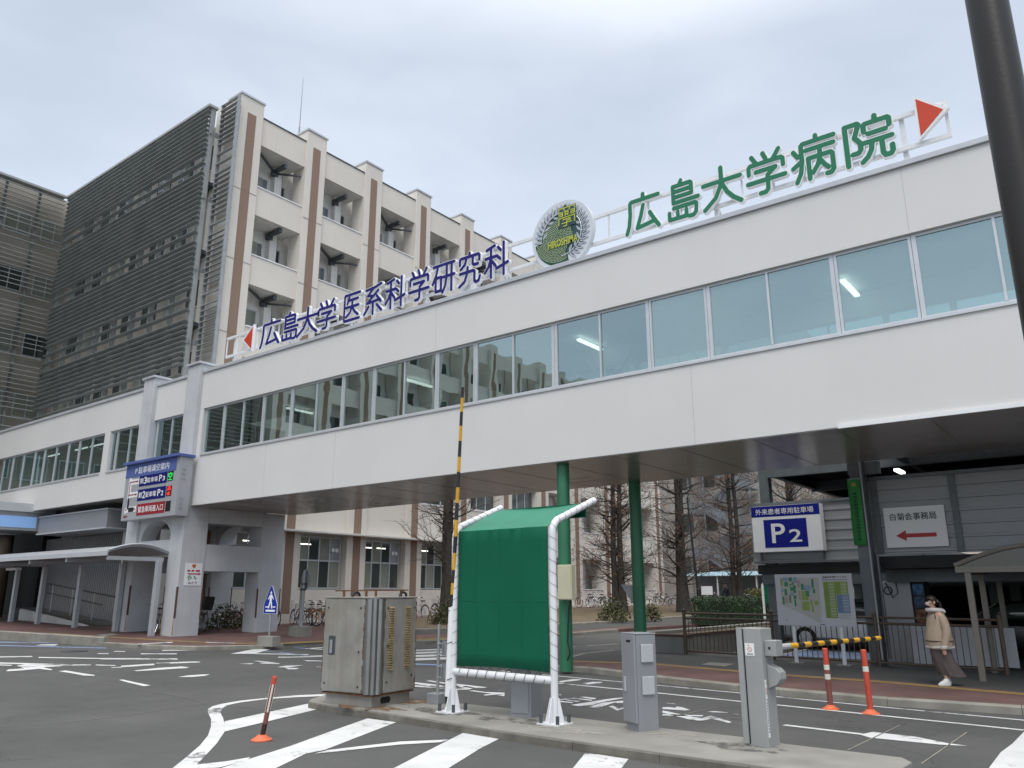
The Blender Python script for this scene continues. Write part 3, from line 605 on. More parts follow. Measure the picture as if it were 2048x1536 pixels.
# ceiling lamps seen through the glass
for px in ((1700, 577), (1180, 690), (838, 767), (600, 822), (925, 748)):
    p = onZ(px[0], px[1], 8.72)
    if px[0] == 925: continue
    mb = MB(); mb.box(p.x-.06, p.x+.06, p.y-.62, p.y+.62, 8.70, 8.76); part(mb, 'ceiling_lamp', 'tube', bridge)
for x in (-41.3, -38.4, -36.9, -31.2):
    mb = MB(); mb.box(x-.6, x+.6, 16.6, 16.66, 8.3, 8.36); part(mb, 'ceiling_lamp', 'tube', bridge)
for x in (-24.0, -21.2, -19.9, -17.3, -15.3, -14.6, -13.2):      # gathered curtains along the back windows
    mb = MB(); pts = [(x+.5*i/16, BB-.25+.05*math.sin(i*1.9)) for i in range(17)]
    for a, b in zip(pts[:-1], pts[1:]): mb.quad((a[0], a[1], ZW0-.1), (b[0], b[1], ZW0-.1), (b[0], b[1], ZW1+.1), (a[0], a[1], ZW1+.1))
    part(mb, 'curtain', 'curtain', bridge, fixn=False)
mb = MB()
for x in (-12.2, -9.0): mb.bar((x, BB-.3, 6.0), (x+1.6, BB-.3, 8.6), .07); mb.bar((x+1.6, BB-.3, 6.0), (x, BB-.3, 8.6), .07)
part(mb, 'cross_brace', 'int_wall', bridge)
# round green columns with a junction box on the near one
c1 = onY(1130, 1338, 15.78); g1z = T(c1.x, 15.78)+.1
mb = MB(); mb.cyl((-10.55, 15.66, .05), .150, Z0-.021-.05, 32); part(mb, 'column', 'green_post', bridge, smooth=True)
c2 = onZ(1270, 962, Z0); mb = MB(); mb.cyl((c2.x+.05, 19.3, .05), .165, Z0-.021-.05, 32); part(mb, 'column', 'green_post', bridge, smooth=True)
# grey tower with two pairs of legs, lintels and arches
def leg(x0, x1, y0, y1, top):
    z = T(x0, y0)+.05; mb = MB(); mb.box(x0, x1, y0, y1, z, top); return part(mb, 'tower_leg', 'conc_paint', bridge, bev=.02)
FY = 15.12
for (x0, x1) in (PX1, PX2):
    leg(x0, x1, FY, FY+.95, Z1+.34)
    mb = MB(); mb.box(x0-.07, x1+.07, FY-.07, FY+1.9, Z1+.343, Z1+.43); part(mb, 'leg_cap', 'cap_metal', bridge, bev=.01)
    mb = MB(); mb.box(x0+.01, x1-.01, FY+.952, FY+1.8, Z1+.13, Z1+.34); part(mb, 'leg_cap', 'conc_paint', bridge)
    leg(x0, x1, 18.35, 19.35, Z0-.03 if x0 > -28 else 5.38)
    # lintel between front and back leg, open square above it
    mb = MB(); mb.box(x0+.02, x1-.02, FY+.95, 18.35, 2.52, 3.45); mb.box(x0+.02, x1-.02, FY+.95, 18.35, 4.2, Z0-.03); part(mb, 'lintel', 'conc_paint', bridge)
    g0 = T(x0, FY)+.14
    for (gx, gy) in ((x1, FY), (x0, FY)) if x0 > -28 else ((x1, FY),):
        mb = MB(); s = 1 if gx == x1 else -1
        mb.box(gx-.05*s, gx+.004*s, gy-.006, gy+.05, g0+.55, g0+1.6); part(mb, 'corner_guard', 'brown_guard', bridge)
        mb = MB(); mb.prism([(-.04, 0), (.03, 0), (.02, .5), (-.02, .55)], (gx-.03*s, gy-.004, g0), (1, 0, 0), ZU, (0, .003, 0)); part(mb, 'rust_stain', 'rust_run', bridge)
    for gy in (18.35, 19.35, 16.07):
        mb = MB(); mb.box(x1-.04, x1+.005, gy-.025, gy+.025, g0+.5, g0+1.55); part(mb, 'corner_guard', 'brown_guard', bridge)
def arch(y0, y1, x0, x1, zb, zs, zt, rx, rz):
    """beam with a half-round opening above it between the legs"""
    mb = MB(); mb.box(x0, x1, y0, y1, zb, zs)
    cx = (x0+x1)/2; n = 20; pts = [(x0, zs), (cx-rx, zs)]+[(cx-rx*math.cos(math.pi*i/n), zs+rz*math.sin(math.pi*i/n)) for i in range(1, n)]+[(cx+rx, zs), (x1, zs), (x1, zt), (x0, zt)]
    for i in range(1, n+1):
        a = pts[i]; b = pts[i+1]
        mb.prism([(a[0], a[1]), (b[0], b[1]), (b[0], zt), (a[0], zt)], (0, y0, 0), XR, ZU, (0, y1-y0, 0))
    mb.box(x0, cx-rx, y0, y1, zs+.001, zt); mb.box(cx+rx, x1, y0, y1, zs+.001, zt)
    part(mb, 'arch_beam', 'conc_paint', bridge)
arch(FY+.12, FY+.7, PX1[1], PX2[0], 3.02, 3.62, 5.38, 1.05, .72)
arch(18.5, 19.1, PX1[1], PX2[0], 3.02, 3.62, 5.38, 1.05, .72)

# ================================================================== PARKING GUIDANCE SIGN on the tower legs
gs = thing('parking_guidance_sign', 'large grey parking guidance board with blue roof and lit displays on the tower legs', 'sign', (-27.7, 14.7, 4.35))
GY = 14.62; gx0, gx1, gz0, gz1 = -29.72, -26.0, 4.36, 6.42
M['gs_grey'] = mat('sign_board_grey', (.33, .34, .36), .4, 0, .04, 2); M['gs_blue'] = mat('sign_header_blue', (.085, .125, .34), .6, 0, .08, 2)
M['navy'] = mat('sign_navy', (.010, .013, .14), .6, 0, .03, 2, spec=.12); M['sign_red'] = mat('sign_red', (.27, .025, .035), .6, 0, .04, 2, spec=.12)
M['led_green'] = mat('led_green', (.02, .55, .08), .4, 0, 0, emit=1.2); M['led_red'] = mat('led_red', (.75, .03, .02), .4, 0, 0, emit=1.2); M['ink'] = mat('black_ink', (.015, .015, .017), .5); M['white_ink'] = mat('white_lettering', (.80, .80, .80), .45)
mb = MB(); mb.box(gx0, gx1, GY, GY+.5, gz0, gz1); part(mb, 'cabinet', 'gs_grey', gs, bev=.01)
mb = MB(); mb.box(gx0-.06, gx1+.06, GY-.14, GY+.54, gz1+.003, gz1+.10); part(mb, 'roof', 'gs_blue', gs, bev=.008)
mb = MB(); mb.box(gx0+.01, gx1-.2, GY-.012, GY-.003, gz1-.48, gz1-.01); part(mb, 'header', 'gs_blue', gs)
mb = MB()
for z in (5.95, 5.78, 5.62, 4.92, 4.76, 4.6):
    mb.box(gx1+.001, gx1+.012, GY+.12, GY+.24, z, z+.08)
part(mb, 'side_vent', 'galv', gs)
mb = MB()
for x in (-29.1, -26.7): mb.box(x-.06, x+.06, GY+.502, FY-.002, 4.6, 4.72); mb.box(x-.06, x+.06, GY+.502, FY-.002, 6.0, 6.12)
part(mb, 'bracket', 'galv', gs)
def gtext(body, cx, cz, h, w, m='white_ink', bold=.006, name='lettering', par=gs, y=GY-.0125, z=.004):
    return part(place(text_mb(body, h, w, bold, z), (cx, y-z/2, cz), XR, ZU), name, m, par, fixn=False)
def gpanel(x0, x1, z0, z1, m, name, par=gs, y=GY, d=.01): mb = MB(); mb.box(x0, x1, y-d, y-.001, z0, z1); return part(mb, name, m, par)
gtext('P 駐車場満空案内', -27.85, gz1-.25, .26, 2.35, 'sign_white')
W_ = gx1-gx0
def fx(t): return gx0+W_*t
H_ = gz1-gz0
def fz(t): return gz1-H_*t
gpanel(fx(.285), fx(.80), fz(.42), fz(.227), 'navy', 'panel'); gpanel(fx(.285), fx(.80), fz(.678), fz(.476), 'navy', 'panel'); gpanel(fx(.30), fx(.815), fz(.934), fz(.736), 'sign_red', 'panel')
def row(num, code, t0, t1):
    cz = (fz(t0)+fz(t1))/2; h = H_*(t1-t0)
    gtext('第', fx(.335), cz, h*.5, .27); gtext(num, fx(.405), cz, h*.62, .2, bold=.015); gtext('駐車場', fx(.535), cz-.01, h*.48, .72)
    gtext('P', fx(.685), cz, h*.58, .19, bold=.015); gtext(code, fx(.745), cz-.03, h*.42, .15, bold=.015)
row('3', '3', .227, .42); row('2', '2', .476, .678); gtext('緊急車両進入口', fx(.557), (fz(.934)+fz(.736))/2, H_*.11, W_*.46)
M['led_black'] = mat('display_black', (.006, .006, .006), .3)
gpanel(fx(.815), fx(.905), fz(.40), fz(.235), 'led_black', 'display'); gpanel(fx(.815), fx(.905), fz(.66), fz(.485), 'led_black', 'display'); gpanel(fx(.83), fx(.915), fz(.92), fz(.745), 'led_black', 'display')
gtext('空', fx(.86), fz(.318), .28, .27, 'led_green', .004, 'led_lettering', z=.006); gtext('満', fx(.86), fz(.53), .16, .25, 'led_red', .004, 'led_lettering', z=.006); gtext('車', fx(.86), fz(.62), .14, .23, 'led_red', .004, 'led_lettering', z=.006)
mb = MB()
def gq(u0, u1, t0, t1, d=.006): mb.box(fx(u0), fx(u1), GY-d, GY-.001, fz(t1), fz(t0))
gq(.085, .135, .24, .62); gq(.1352, .275, .27, .37); gq(.1352, .275, .50, .60); gq(.085, .275, .76, .86); gq(.06, .0848, .78, .88)
part(mb, 'route_map', 'sign_white', gs)
mb = MB()
def gq2(u0, u1, t0, t1): mb.box(fx(u0), fx(u1), GY-.010, GY-.0065, fz(t1), fz(t0))
gq2(.10, .13, .60, .80); gq2(.13, .235, .775, .855); part(mb, 'route_block', 'ink', gs)
mb = MB(); gq2(.10, .112, .31, .58); gq2(.112, .24, .308, .328); gq2(.112, .24, .54, .56); gq2(.07, .10, .80, .82)
for t in (.318, .55, .815): mb.prism([(fx(.24), fz(t)-.05), (fx(.268), fz(t)), (fx(.24), fz(t)+.05)], (0, GY-.010, 0), XR, ZU, (0, .0035, 0))
part(mb, 'route_arrow', 'sign_red', gs)
gtext('現在地', fx(.085), fz(.93), .09, .26, 'sign_red')

# small notice on the near tower leg
nb = thing('direction_notice', 'white notice with orange emblem, red arrow and green leaves on the grey bridge leg', 'sign', (PX2[1], 15.6, 2.2))
def nbox(y0, y1, z0, z1, m, name, d=.004, d0=.014): mb = MB(); mb.box(PX2[1]+d0, PX2[1]+d0+d, y0, y1, z0, z1); return part(mb, name, m, nb)
ny0, ny1, nz0, nz1 = 15.34, 15.98, 2.02, 2.78
mb = MB(); mb.box(PX2[1]+.002, PX2[1]+.013, ny0, ny1, nz0, nz1); part(mb, 'panel', 'sign_white', nb)
M['orange'] = mat('orange_ink', (.55, .14, .04), .5); M['leaf_ink'] = mat('green_ink', (.04, .22, .04), .5); M['ink_red'] = mat('red_ink', (.40, .02, .06), .5)
nbox(15.44, 15.88, nz1-.385, nz1-.345, 'ink_red', 'arrow'); mb = MB(); mb.prism([(15.86, nz1-.41), (15.95, nz1-.365), (15.86, nz1-.32)], (PX2[1]+.0142, 0, 0), YR, ZU, (.004, 0, 0)); part(mb, 'arrow', 'ink_red', nb)
mb = MB(); mb.prism([(15.58, nz1-.06), (15.62, nz1-.03), (15.66, nz1-.05), (15.70, nz1-.03), (15.74, nz1-.06), (15.72, nz1-.13), (15.66, nz1-.18), (15.60, nz1-.13)], (PX2[1]+.0142, 0, 0), YR, ZU, (.004, 0, 0)); part(mb, 'emblem', 'orange', nb)
mb = MB()
for y, w in ((15.43, .10), (15.58, .10), (15.74, .16)): mb.box(PX2[1]+.0142, PX2[1]+.018, y, y+w, nz1-.29, nz1-.23)
part(mb, 'lettering', 'ink_red', nb)
mb = MB()
for y, z in ((15.45, -.48), (15.50, -.44), (15.55, -.50), (15.48, -.55), (15.68, -.47), (15.73, -.52)): mb.prism([(y, nz1+z), (y+.03, nz1+z+.045), (y+.06, nz1+z), (y+.03, nz1+z-.045)], (PX2[1]+.0142, 0, 0), YR, ZU, (.004, 0, 0))
part(mb, 'leaf_emblem', 'leaf_ink', nb)
part(place(text_mb('みどり', .09, .34, .006, .004), (PX2[1]+.016, 15.66, nz0+.09), YR, ZU), 'lettering', 'ink', nb, fixn=False)

# ================================================================== ROOF SIGNS
SY = 15.42
def sz(): return
ZL, ZH = 10.13, 10.84          # lower and upper rails of the sign truss
def truss(par, x0, x1, legs, ladder=()):
    mb = MB()
    for z in (ZL, ZH): mb.box(x0, x1, SY+.12, SY+.20, z-.04, z+.04)
    part(mb, 'rail', 'frame_white', par)
    for x in legs:
        mb = MB(); mb.box(x-.045, x+.045, SY+.21, SY+.29, Z1+.125, ZH+.02); mb.bar((x, SY+.30, ZL+.05), (x+.1, SY+.95, Z1-.3), .05); part(mb, 'support_post', 'frame_white', par)
    for x in ladder: mb = MB(); mb.box(x-.018, x+.018, SY+.14, SY+.18, ZL+.04, ZH-.04); part(mb, 'strut', 'frame_white', par)
def letter(par, key, x0, x1, zc, h, m, rad):
    w = x1-x0; ws = w/h; cx = (x0+x1)/2
    back = place(glyph_mb(GLY[key], rad*1.42, h, .10, 72, ws), (cx, SY+.10, zc), XR, ZU)
    face = place(glyph_mb(GLY[key], rad, h, .008, 72, ws), (cx, SY-.0005, zc), XR, ZU)
    b = part(back, 'sign_letter', 'sign_white', par, fixn=False)
    part(face, 'letter_face', m, b, fixn=False)
bs = thing('blue_roof_sign', 'blue Japanese lettering sign with red left arrow on white frame along the footbridge roof', 'roof sign', (-18, SY, Z1))
truss(bs, -25.3, -11.3, (-24.9, -21.6, -18.55, -15.3, -12.3), [-25.3+.62*i for i in range(22)])
for key, a, b in (('hiro', 520, 562), ('shima', 560, 598), ('dai', 592, 638), ('gaku', 632, 674), ('i', 683, 722), ('kei', 724, 768), ('ka', 769, 812), ('gaku', 815, 861), ('ken', 863, 911), ('kyu', 914, 964), ('ka', 967, 1019)):
    mid = 668-(a-540)*.31
    xa = onY(a, mid, SY).x; xb = onY(b, mid-(b-a)*.31, SY).x
    letter(bs, key, xa+.03, xb-.03, 10.47, .98, 'letter_blue', 4.7)
def tri(par, x0, x1, zc, h, name='arrow'):
    """triangle pointing from the base x0 to the tip x1"""
    s = 1 if x1 > x0 else -1; k = .05
    mb = MB(); mb.prism([(x0-.045*s, -h/2-.09), (x0-.045*s, h/2+.09), (x1+.10*s, 0)], (0, SY, zc), XR, ZU, (0, .10, 0)); b = part(mb, name, 'sign_white', par)
    mb = MB(); mb.prism([(x0, -h/2), (x0, h/2), (x1, 0)], (0, SY-.009, zc), XR, ZU, (0, .008, 0)); part(mb, 'arrow_face', 'arrow_red', b)
tri(bs, -23.52, -24.0, 10.5, .82)
g2 = thing('green_roof_sign', 'green Japanese lettering sign with red right arrow on white frame above the footbridge', 'roof sign', (-5, SY, Z1))
truss(g2, -9.3, -1.5, (-6.25, -2.32), (-9.0, -7.9, -6.95, -5.6, -4.9, -4.3, -3.6, -2.9))
mb = MB(); mb.box(-1.5-.06, -1.5, SY+.12, SY+.2, ZL+.04, ZH-.04); part(mb, 'rail', 'frame_white', g2)
for key, a, b in (('hiro', 1250, 1324), ('shima', 1328, 1402), ('dai', 1402, 1489), ('gaku', 1490, 1578), ('byo', 1582, 1678), ('in', 1682, 1792)):
    mid = 430-(a-1285)*.31; xa = onY(a, mid, SY).x; xb = onY(b, mid-(b-a)*.31, SY).x
    letter(g2, key, xa+.02, xb-.04, 10.5, .99, 'letter_green', 5.1)
tri(g2, -1.99, -1.56, 10.62, .80)
q = onY(936, 585, 15.75); mb = MB(); mb.box(q.x-.2, q.x+.2, 15.62, 15.9, Z1+.122, q.z+.25); part(mb, 'control_box', 'sign_white', bs, bev=.02)
# emblem disc between the two signs
em = thing('emblem_disc', 'round grey university emblem with silver feather wreath, yellow character and green dotted ground', 'emblem', (-10.28, SY, Z1))
M['em_grey'] = mat('emblem_silver', (.60, .64, .68), .4, .1, .05, 3); M['em_leaf'] = mat('emblem_leaf', (.40, .435, .48), .4, .2, .05, 3); M['em_green'] = mat('emblem_green', (.026, .085, .05), .6, spec=.2); M['em_dark'] = mat('emblem_dark', (.03, .07, .085), .4)
M['em_yellow'] = mat('emblem_yellow', (.46, .50, .06), .4); M['em_dot'] = mat('emblem_dot', (.60, .66, .42), .4)
EC = Vector((-10.28, SY-.02, 10.58)); ER = .93
def circ(r, n=56, c=(0, 0)): return [(c[0]+r*math.cos(2*math.pi*i/n), c[1]+r*math.sin(2*math.pi*i/n)) for i in range(n)]
mb = MB(); mb.prism(circ(ER), EC, XR, ZU, (0, .13, 0)); part(mb, 'disc', 'em_grey', em)
mb = MB()
for x in (-.45, .45): mb.box(EC.x+x-.04, EC.x+x+.04, EC.y+.225, EC.y+.28, Z1+.125, EC.z)
mb.box(-11.298, -9.302, SY+.12, SY+.20, ZL-.04, ZL+.04); mb.box(-11.298, -9.302, SY+.12, SY+.20, ZH-.04, ZH+.04)
part(mb, 'support_post', 'frame_white', em)
mb = MB(); mb.prism(circ(.66*ER, 48, (0, 0)), EC+Vector((.02, -.004, .0)), XR, ZU, (0, .0035, 0)); part(mb, 'centre_ground', 'em_dark', em)
def sector(r0, r1, a0, a1, n=24): return [(r1*math.cos(a0+(a1-a0)*i/n), r1*math.sin(a0+(a1-a0)*i/n)) for i in range(n+1)]+[(r0*math.cos(a1+(a0-a1)*i/n), r0*math.sin(a1+(a0-a1)*i/n)) for i in range(n+1)]
mb = MB(); a0, a1 = R(188), R(285)
for i in range(24):
    t0 = a0+(a1-a0)*i/24; t1 = a0+(a1-a0)*(i+1)/24
    mb.prism([(.3*math.cos(t0), .3*math.sin(t0)), (.83*math.cos(t0), .83*math.sin(t0)), (.83*math.cos(t1), .83*math.sin(t1)), (.3*math.cos(t1), .3*math.sin(t1))], EC+Vector((0, -.0075, 0)), XR, ZU, (0, .003, 0))
mb.prism(circ(.48, 40, (-.14, -.03)), EC+Vector((0, -.0118, 0)), XR, ZU, (0, .0038, 0))
part(mb, 'dotted_ground', 'em_green', em)
mb = MB()
for ring in range(1, 18):
    r = .042*ring; n = int(2*math.pi*r/.045)
    for i in range(n):
        t = 2*math.pi*i/n+ring*.21; x = -.10+r*math.cos(t); y = .0+r*math.sin(t); rr = math.hypot(x, y); an = math.degrees(math.atan2(y, x)) % 360
        inside = math.hypot(x+.14, y+.03) < .46 or (190 < an < 283 and .3 < rr < .81)
        if inside: mb.poly([(EC.x+x+.0130*math.cos(k), EC.y-.0135, EC.z+y+.0130*math.sin(k)) for k in [j*math.pi/3 for j in range(6)]])
part(mb, 'dot_pattern', 'em_dot', em, fixn=False)
def leafp(mb, x, y, ang, ln, w, d=-.0165):
    c, s = math.cos(ang), math.sin(ang); P = []
    for t, k in ((0, 0), (.25, .8), (.5, 1), (.8, .6), (1, 0), (.8, -.6), (.5, -1), (.25, -.8)): P.append((x+c*t*ln-s*k*w/2, y+s*t*ln+c*k*w/2))
    mb.prism(P, EC+Vector((0, d, 0)), XR, ZU, (0, .003, 0))
mb = MB(); m2 = MB()
for i in range(26):           # feathers fan outward from an open ring
    a = R(292)+R(256)*i/25; r = .60; sp = R(28) if i < 15 else R(-28)
    leafp(mb, r*math.cos(a), r*math.sin(a), a+sp*.9, .27, .085); leafp(m2, (r+.04)*math.cos(a+.055), (r+.04)*math.sin(a+.055), a+sp, .15, .028, -.0205)
    if i % 2 == 0: leafp(mb, r*.98*math.cos(a), r*.98*math.sin(a), a+math.pi-sp*1.6, .22, .07)
part(mb, 'feather', 'em_leaf', em); part(m2, 'feather_gap', 'em_dark', em)
mb = MB(); mb.tube([(EC.x+.6*math.cos(R(270+t)), EC.y-.02, EC.z+.6*math.sin(R(270+t))) for t in range(0, 130, 8)], .014, 6); mb.tube([(EC.x+.6*math.cos(R(95+t)), EC.y-.02, EC.z+.6*math.sin(R(95+t))) for t in range(0, 80, 8)], .014, 6); part(mb, 'stem', 'em_grey', em)
mb = MB(); mb.box(EC.x-.09, EC.x+.45, EC.y-.0265, EC.y-.0235, EC.z+.17, EC.z+.73); part(mb, 'character_ground', 'em_dark', em)
mb = MB(); su = .048; sv = .044; ox, oz = .18, .19; tk = .40
def seg(u0, v0, u1, v1, y=-.031):
    a = Vector((EC.x+ox+u0*su, EC.y+y, EC.z+oz+v0*sv)); b = Vector((EC.x+ox+u1*su, EC.y+y, EC.z+oz+v1*sv)); d = (b-a).normalized()*tk*su/2; mb.bar(a-d, b+d, tk*su*1.6, .004, (0, -1, 0))
yy = [0]
for k, q in enumerate(((-5, 11.6, 5, 11.6), (-5, 11.6, -5, 9.9), (-1.7, 11.6, -1.7, 9.9), (1.7, 11.6, 1.7, 9.9), (5, 11.6, 5, 9.9), (-5, 9.0, -2.6, 9.0), (-5, 7.9, -2.6, 7.9), (-5, 6.8, -2.6, 6.8), (-2.6, 9.0, -2.6, 6.8), (5, 9.0, 2.6, 9.0), (5, 7.9, 2.6, 7.9), (5, 6.8, 2.6, 6.8), (5, 9.0, 5, 6.8),
      (-1.1, 9.4, 1.1, 8.3), (1.1, 9.4, -1.1, 8.3), (-1.1, 7.8, 1.1, 6.7), (1.1, 7.8, -1.1, 6.7), (-5, 5.4, 5, 5.4), (-5, 5.4, -5, 1.4), (5, 5.4, 5, 1.4), (-2.4, 4.1, 2.2, 4.1), (2.2, 4.1, 2.2, 3.1), (2.2, 3.1, 0, 3.1), (0, 3.1, 0, 0), (-3, 1.9, 3, 1.9), (0, 0, -2, 0))):
    seg(*q, y=-.029-.0004*k)
part(mb, 'character', 'em_yellow', em)
part(place(text_mb('HIROSHIMA', .20, .90, .02, .006), EC+Vector((.04, -.032, -.22)), XR, ZU), 'lettering', 'em_yellow', em, fixn=False)
# ================================================================== CAMPUS BUILDING
FX = -29.7
bld = thing('campus_building', 'tall cream campus building with brown striped piers, open balconies and steel louvre screens', 'building', (-36, 38, .5))
sills = [1.95, 5.74, 9.55, 13.28, 16.72, 20.15]; PARA = 23.76
ys = [17.82]+[21.67+3.9*i for i in range(9)]+[56.75]     # start of each pier
yw = [1.24]+[1.2]*9+[1.3]
gz = .3; DB = 1.5
cores = MB(); cores.box(-46, FX-DB, 17.9, 58, gz, PARA-.6); part(cores, 'wall', 'balcony_wall', bld)
def stripe(y0, w, par):
    mb = MB(); c = y0+w*.5; mb.box(FX+.001, FX+.012, c-.23, c+.23, .9, 23.6); part(mb, 'pier_stripe', 'brown_stripe', par)
    mb = MB()
    for z in (13.28-.55, 16.72-.55, 20.15-.55): mb.box(FX-.002, FX+.014, y0+.01, y0+w-.01, z-.008, z+.008)
    part(mb, 'pier_joint', 'joint', par)
for y, w in zip(ys, yw):
    mb = MB(); mb.box(FX-1.0 if w < 1.22 else FX-2.0, FX, y, y+w, gz, 24.4); p = part(mb, 'pier', 'cream', bld, bev=.015); stripe(y, w, p)
    mb = MB(); mb.box(FX-1.05, FX+.05, y-.05, y+w+.05, 24.403, 24.50); part(mb, 'pier_cap', 'cap_metal', p)
mb = MB(); mb.box(FX-1.999, FX-.1, 17.84, 17.9, gz, PARA-.1); mb.box(-31.6, FX-2.0, 17.84, 17.895, gz, PARA-.1); part(mb, 'wall', 'cream', bld)
def win(y0, y1, z0, z1, x, n=2, blind=False):
    mb = MB(); mb.box(x+.002, x+.06, y0, y1, z0, z0+.06); mb.box(x+.002, x+.06, y0, y1, z1-.06, z1)
    for i in range(n+1): c = y0+.03+(y1-y0-.06)*i/n; mb.box(x+.002, x+.06, c-.03, c+.03, z0+.06, z1-.06)
    f = part(mb, 'window', 'alu', bld)
    mb = MB(); mb.box(x+.003, x+.03, y0+.06, y1-.06, z0+.06, z1-.06); part(mb, 'pane', 'blind' if blind else 'dark_glass', f)
random.seed(3)
for i in range(10):
    a = ys[i]+yw[i]; b = ys[i+1]
    mb = MB(); mb.box(FX-.22, FX-.12, a, b, 22.35, PARA); part(mb, 'parapet', 'cream', bld)
    mb = MB(); mb.box(FX-DB, FX-.225, a+.001, b-.001, 22.36, 22.6); part(mb, 'balcony_ceiling', 'balcony_wall', bld)
    mb = MB(); mb.box(FX-.26, FX-.08, a, b, PARA+.003, PARA+.06); part(mb, 'parapet_coping', 'dark_steel', bld)
    for k, s in enumerate(sills):
        low = i < 6 and k < 2
        if low: continue
        bot = s-1.42 if k > 1 else (s-1.75 if k == 1 else .4)
        mb = MB(); mb.box(FX-.22, FX-.12, a, b, bot, s); part(mb, 'spandrel', 'cream', bld)
        mb = MB(); mb.box(FX-.25, FX-.08, a, b, s+.003, s+.05); part(mb, 'sill', 'sign_white', bld)
        mb = MB(); mb.box(FX-DB, FX-.225, a+.001, b-.001, bot+.02, bot+.22); part(mb, 'balcony_slab', 'balcony_wall', bld)
        top = s+ (2.0 if k > 1 else 2.2)
        # balcony back wall: window left, column, small window right
        xb = FX-DB
        wz0, wz1 = s-.2, s+1.42
        win(a+.1, a+1.5, wz0, wz1, xb, 2, random.random() < .35); win(b-.75, b-.1, wz0, wz1, xb, 1, random.random() < .3)
        mb = MB(); mb.box(xb+.003, xb+.35, a+1.68, a+2.08, bot+.22, top+.15); part(mb, 'column', 'balcony_wall', bld)
        if k > 1:
            mb = MB(); c = (a+b)/2+.35; zt = top-.02
            mb.box(FX-1.1, FX-.3, c-.08, c+.08, zt-.2, zt); mb.box(FX-1.30, FX-1.1, c-.15, c+.15, zt-.36, zt-.05)
            if (i+k) % 2: mb.bar((FX-1.2, c, zt-.15), (FX-.3, a+.2, zt-.1), .1); mb.bar((FX-1.2, c, zt-.2), (FX-.3, b-.05, zt-.25), .08)
            part(mb, 'seismic_brace', 'dark_steel', bld)
            mb = MB(); mb.tube([(xb+.2, a+2.15, bot+.22), (xb+.2, a+2.15, zt)], .05, 8); part(mb, 'drain_pipe', 'dark_steel', bld)
            if random.random() < .45:
                yy = a+.3; mb = MB(); mb.box(FX-.75, FX-.35, yy, yy+.8, s-.5, s+.18); part(mb, 'air_conditioner', 'sign_white', bld, bev=.02)
            if random.random() < .5: mb = MB(); mb.box(xb+.061, xb+.075, a+.2, a+1.2, s+.2, s+1.36); part(mb, 'window_blind', 'curtain', bld)
            if random.random() < .6:
                yy = a+random.choice((.7, .9, 2.35)); mb = MB(); mb.tube([(xb+.06, yy, s+.28), (xb+.22, yy, s+.28), (xb+.24, yy, s+.14)], [.10, .10, .12], 10); part(mb, 'vent_hood', 'galv', bld)
            elif random.random() < .5:
                mb = MB(); mb.box(xb+.1, xb+.42, a+1.35, a+1.75, s+.25, s+.6); mb.tube([(xb+.25, a+1.55, bot+.3), (xb+.25, a+1.55, s+.26)], .03, 6); part(mb, 'air_duct', 'galv', bld)
    if i < 6:    # lower storeys: solid band with large windows under a thin eaves slab
        for q0, q1 in ((4.5, 6.35), (8.1, 8.9), (.3, 1.92)): mb = MB(); mb.box(FX-.22, FX-.12, a, b, q0, q1); part(mb, 'spandrel', 'cream', bld)
        mb = MB(); mb.box(FX-.24, FX-.08, a, b, 6.353, 6.42); part(mb, 'sill', 'sign_white', bld)
        xw = FX-.42
        mb = MB(); mb.box(FX-DB, xw-.01, a, b, .3, 8.9); part(mb, 'room_back', 'balcony_wall', bld)
        win(a+.1, b-.1, 6.42, 8.1, xw, 3)
        z0, z1, zm = 1.98, 4.28, 3.22; n = 4; mb = MB(); y0, y1 = a+.12, b-.12
        for z in (z0, zm, z1): mb.box(xw+.002, xw+.07, y0, y1, z-.035, z+.035)
        for k in range(n+1):
            c = y0+(y1-y0)*k/n; mb.box(xw+.003, xw+.069, c-.03, c+.03, z0+.035, zm-.035); mb.box(xw+.003, xw+.069, c-.03, c+.03, zm+.035, z1-.035)
        f = part(mb, 'window', 'alu', bld)
        for k in range(n):
            c0 = y0+(y1-y0)*k/n+.03; c1_ = c0+(y1-y0)/n-.06
            for zz0, zz1, up in ((z0+.035, zm-.035, 0), (zm+.035, z1-.035, 1)):
                mb = MB(); mb.box(xw+.004, xw+.03, c0, c1_, zz0, zz1)
                mm = 'galv' if (up and k == 3) else ('blind' if (k+up+i) % 2 == 0 else 'dark_glass')
                part(mb, 'pane', mm, f)
            if k == 3:
                for yy in (c0+.12, c0+.34): mb = MB(); mb.tube([(xw+.03, yy, 3.72), (xw+.14, yy, 3.72)], [.08, .10], 12); part(mb, 'vent_cap', 'sign_white', f)
        for yy in ((y0+.35, y0+1.3) if i % 2 == 0 else (y0+.5,)):
            mb = MB(); mb.box(xw+.033, xw+.04, yy-.35, yy+.25, 3.92, 3.96); part(mb, 'lit_tube', 'tube', f)
mb = MB(); mb.box(FX-.3, FX+.55, 17.7, 41.0, 4.40, 4.49); part(mb, 'eaves_slab', 'white_wall', bld, bev=.01)
mb = MB(); mb.box(FX-.12, FX+.06, 42, 58.1, .3, 1.0); part(mb, 'plinth', 'cream', bld)
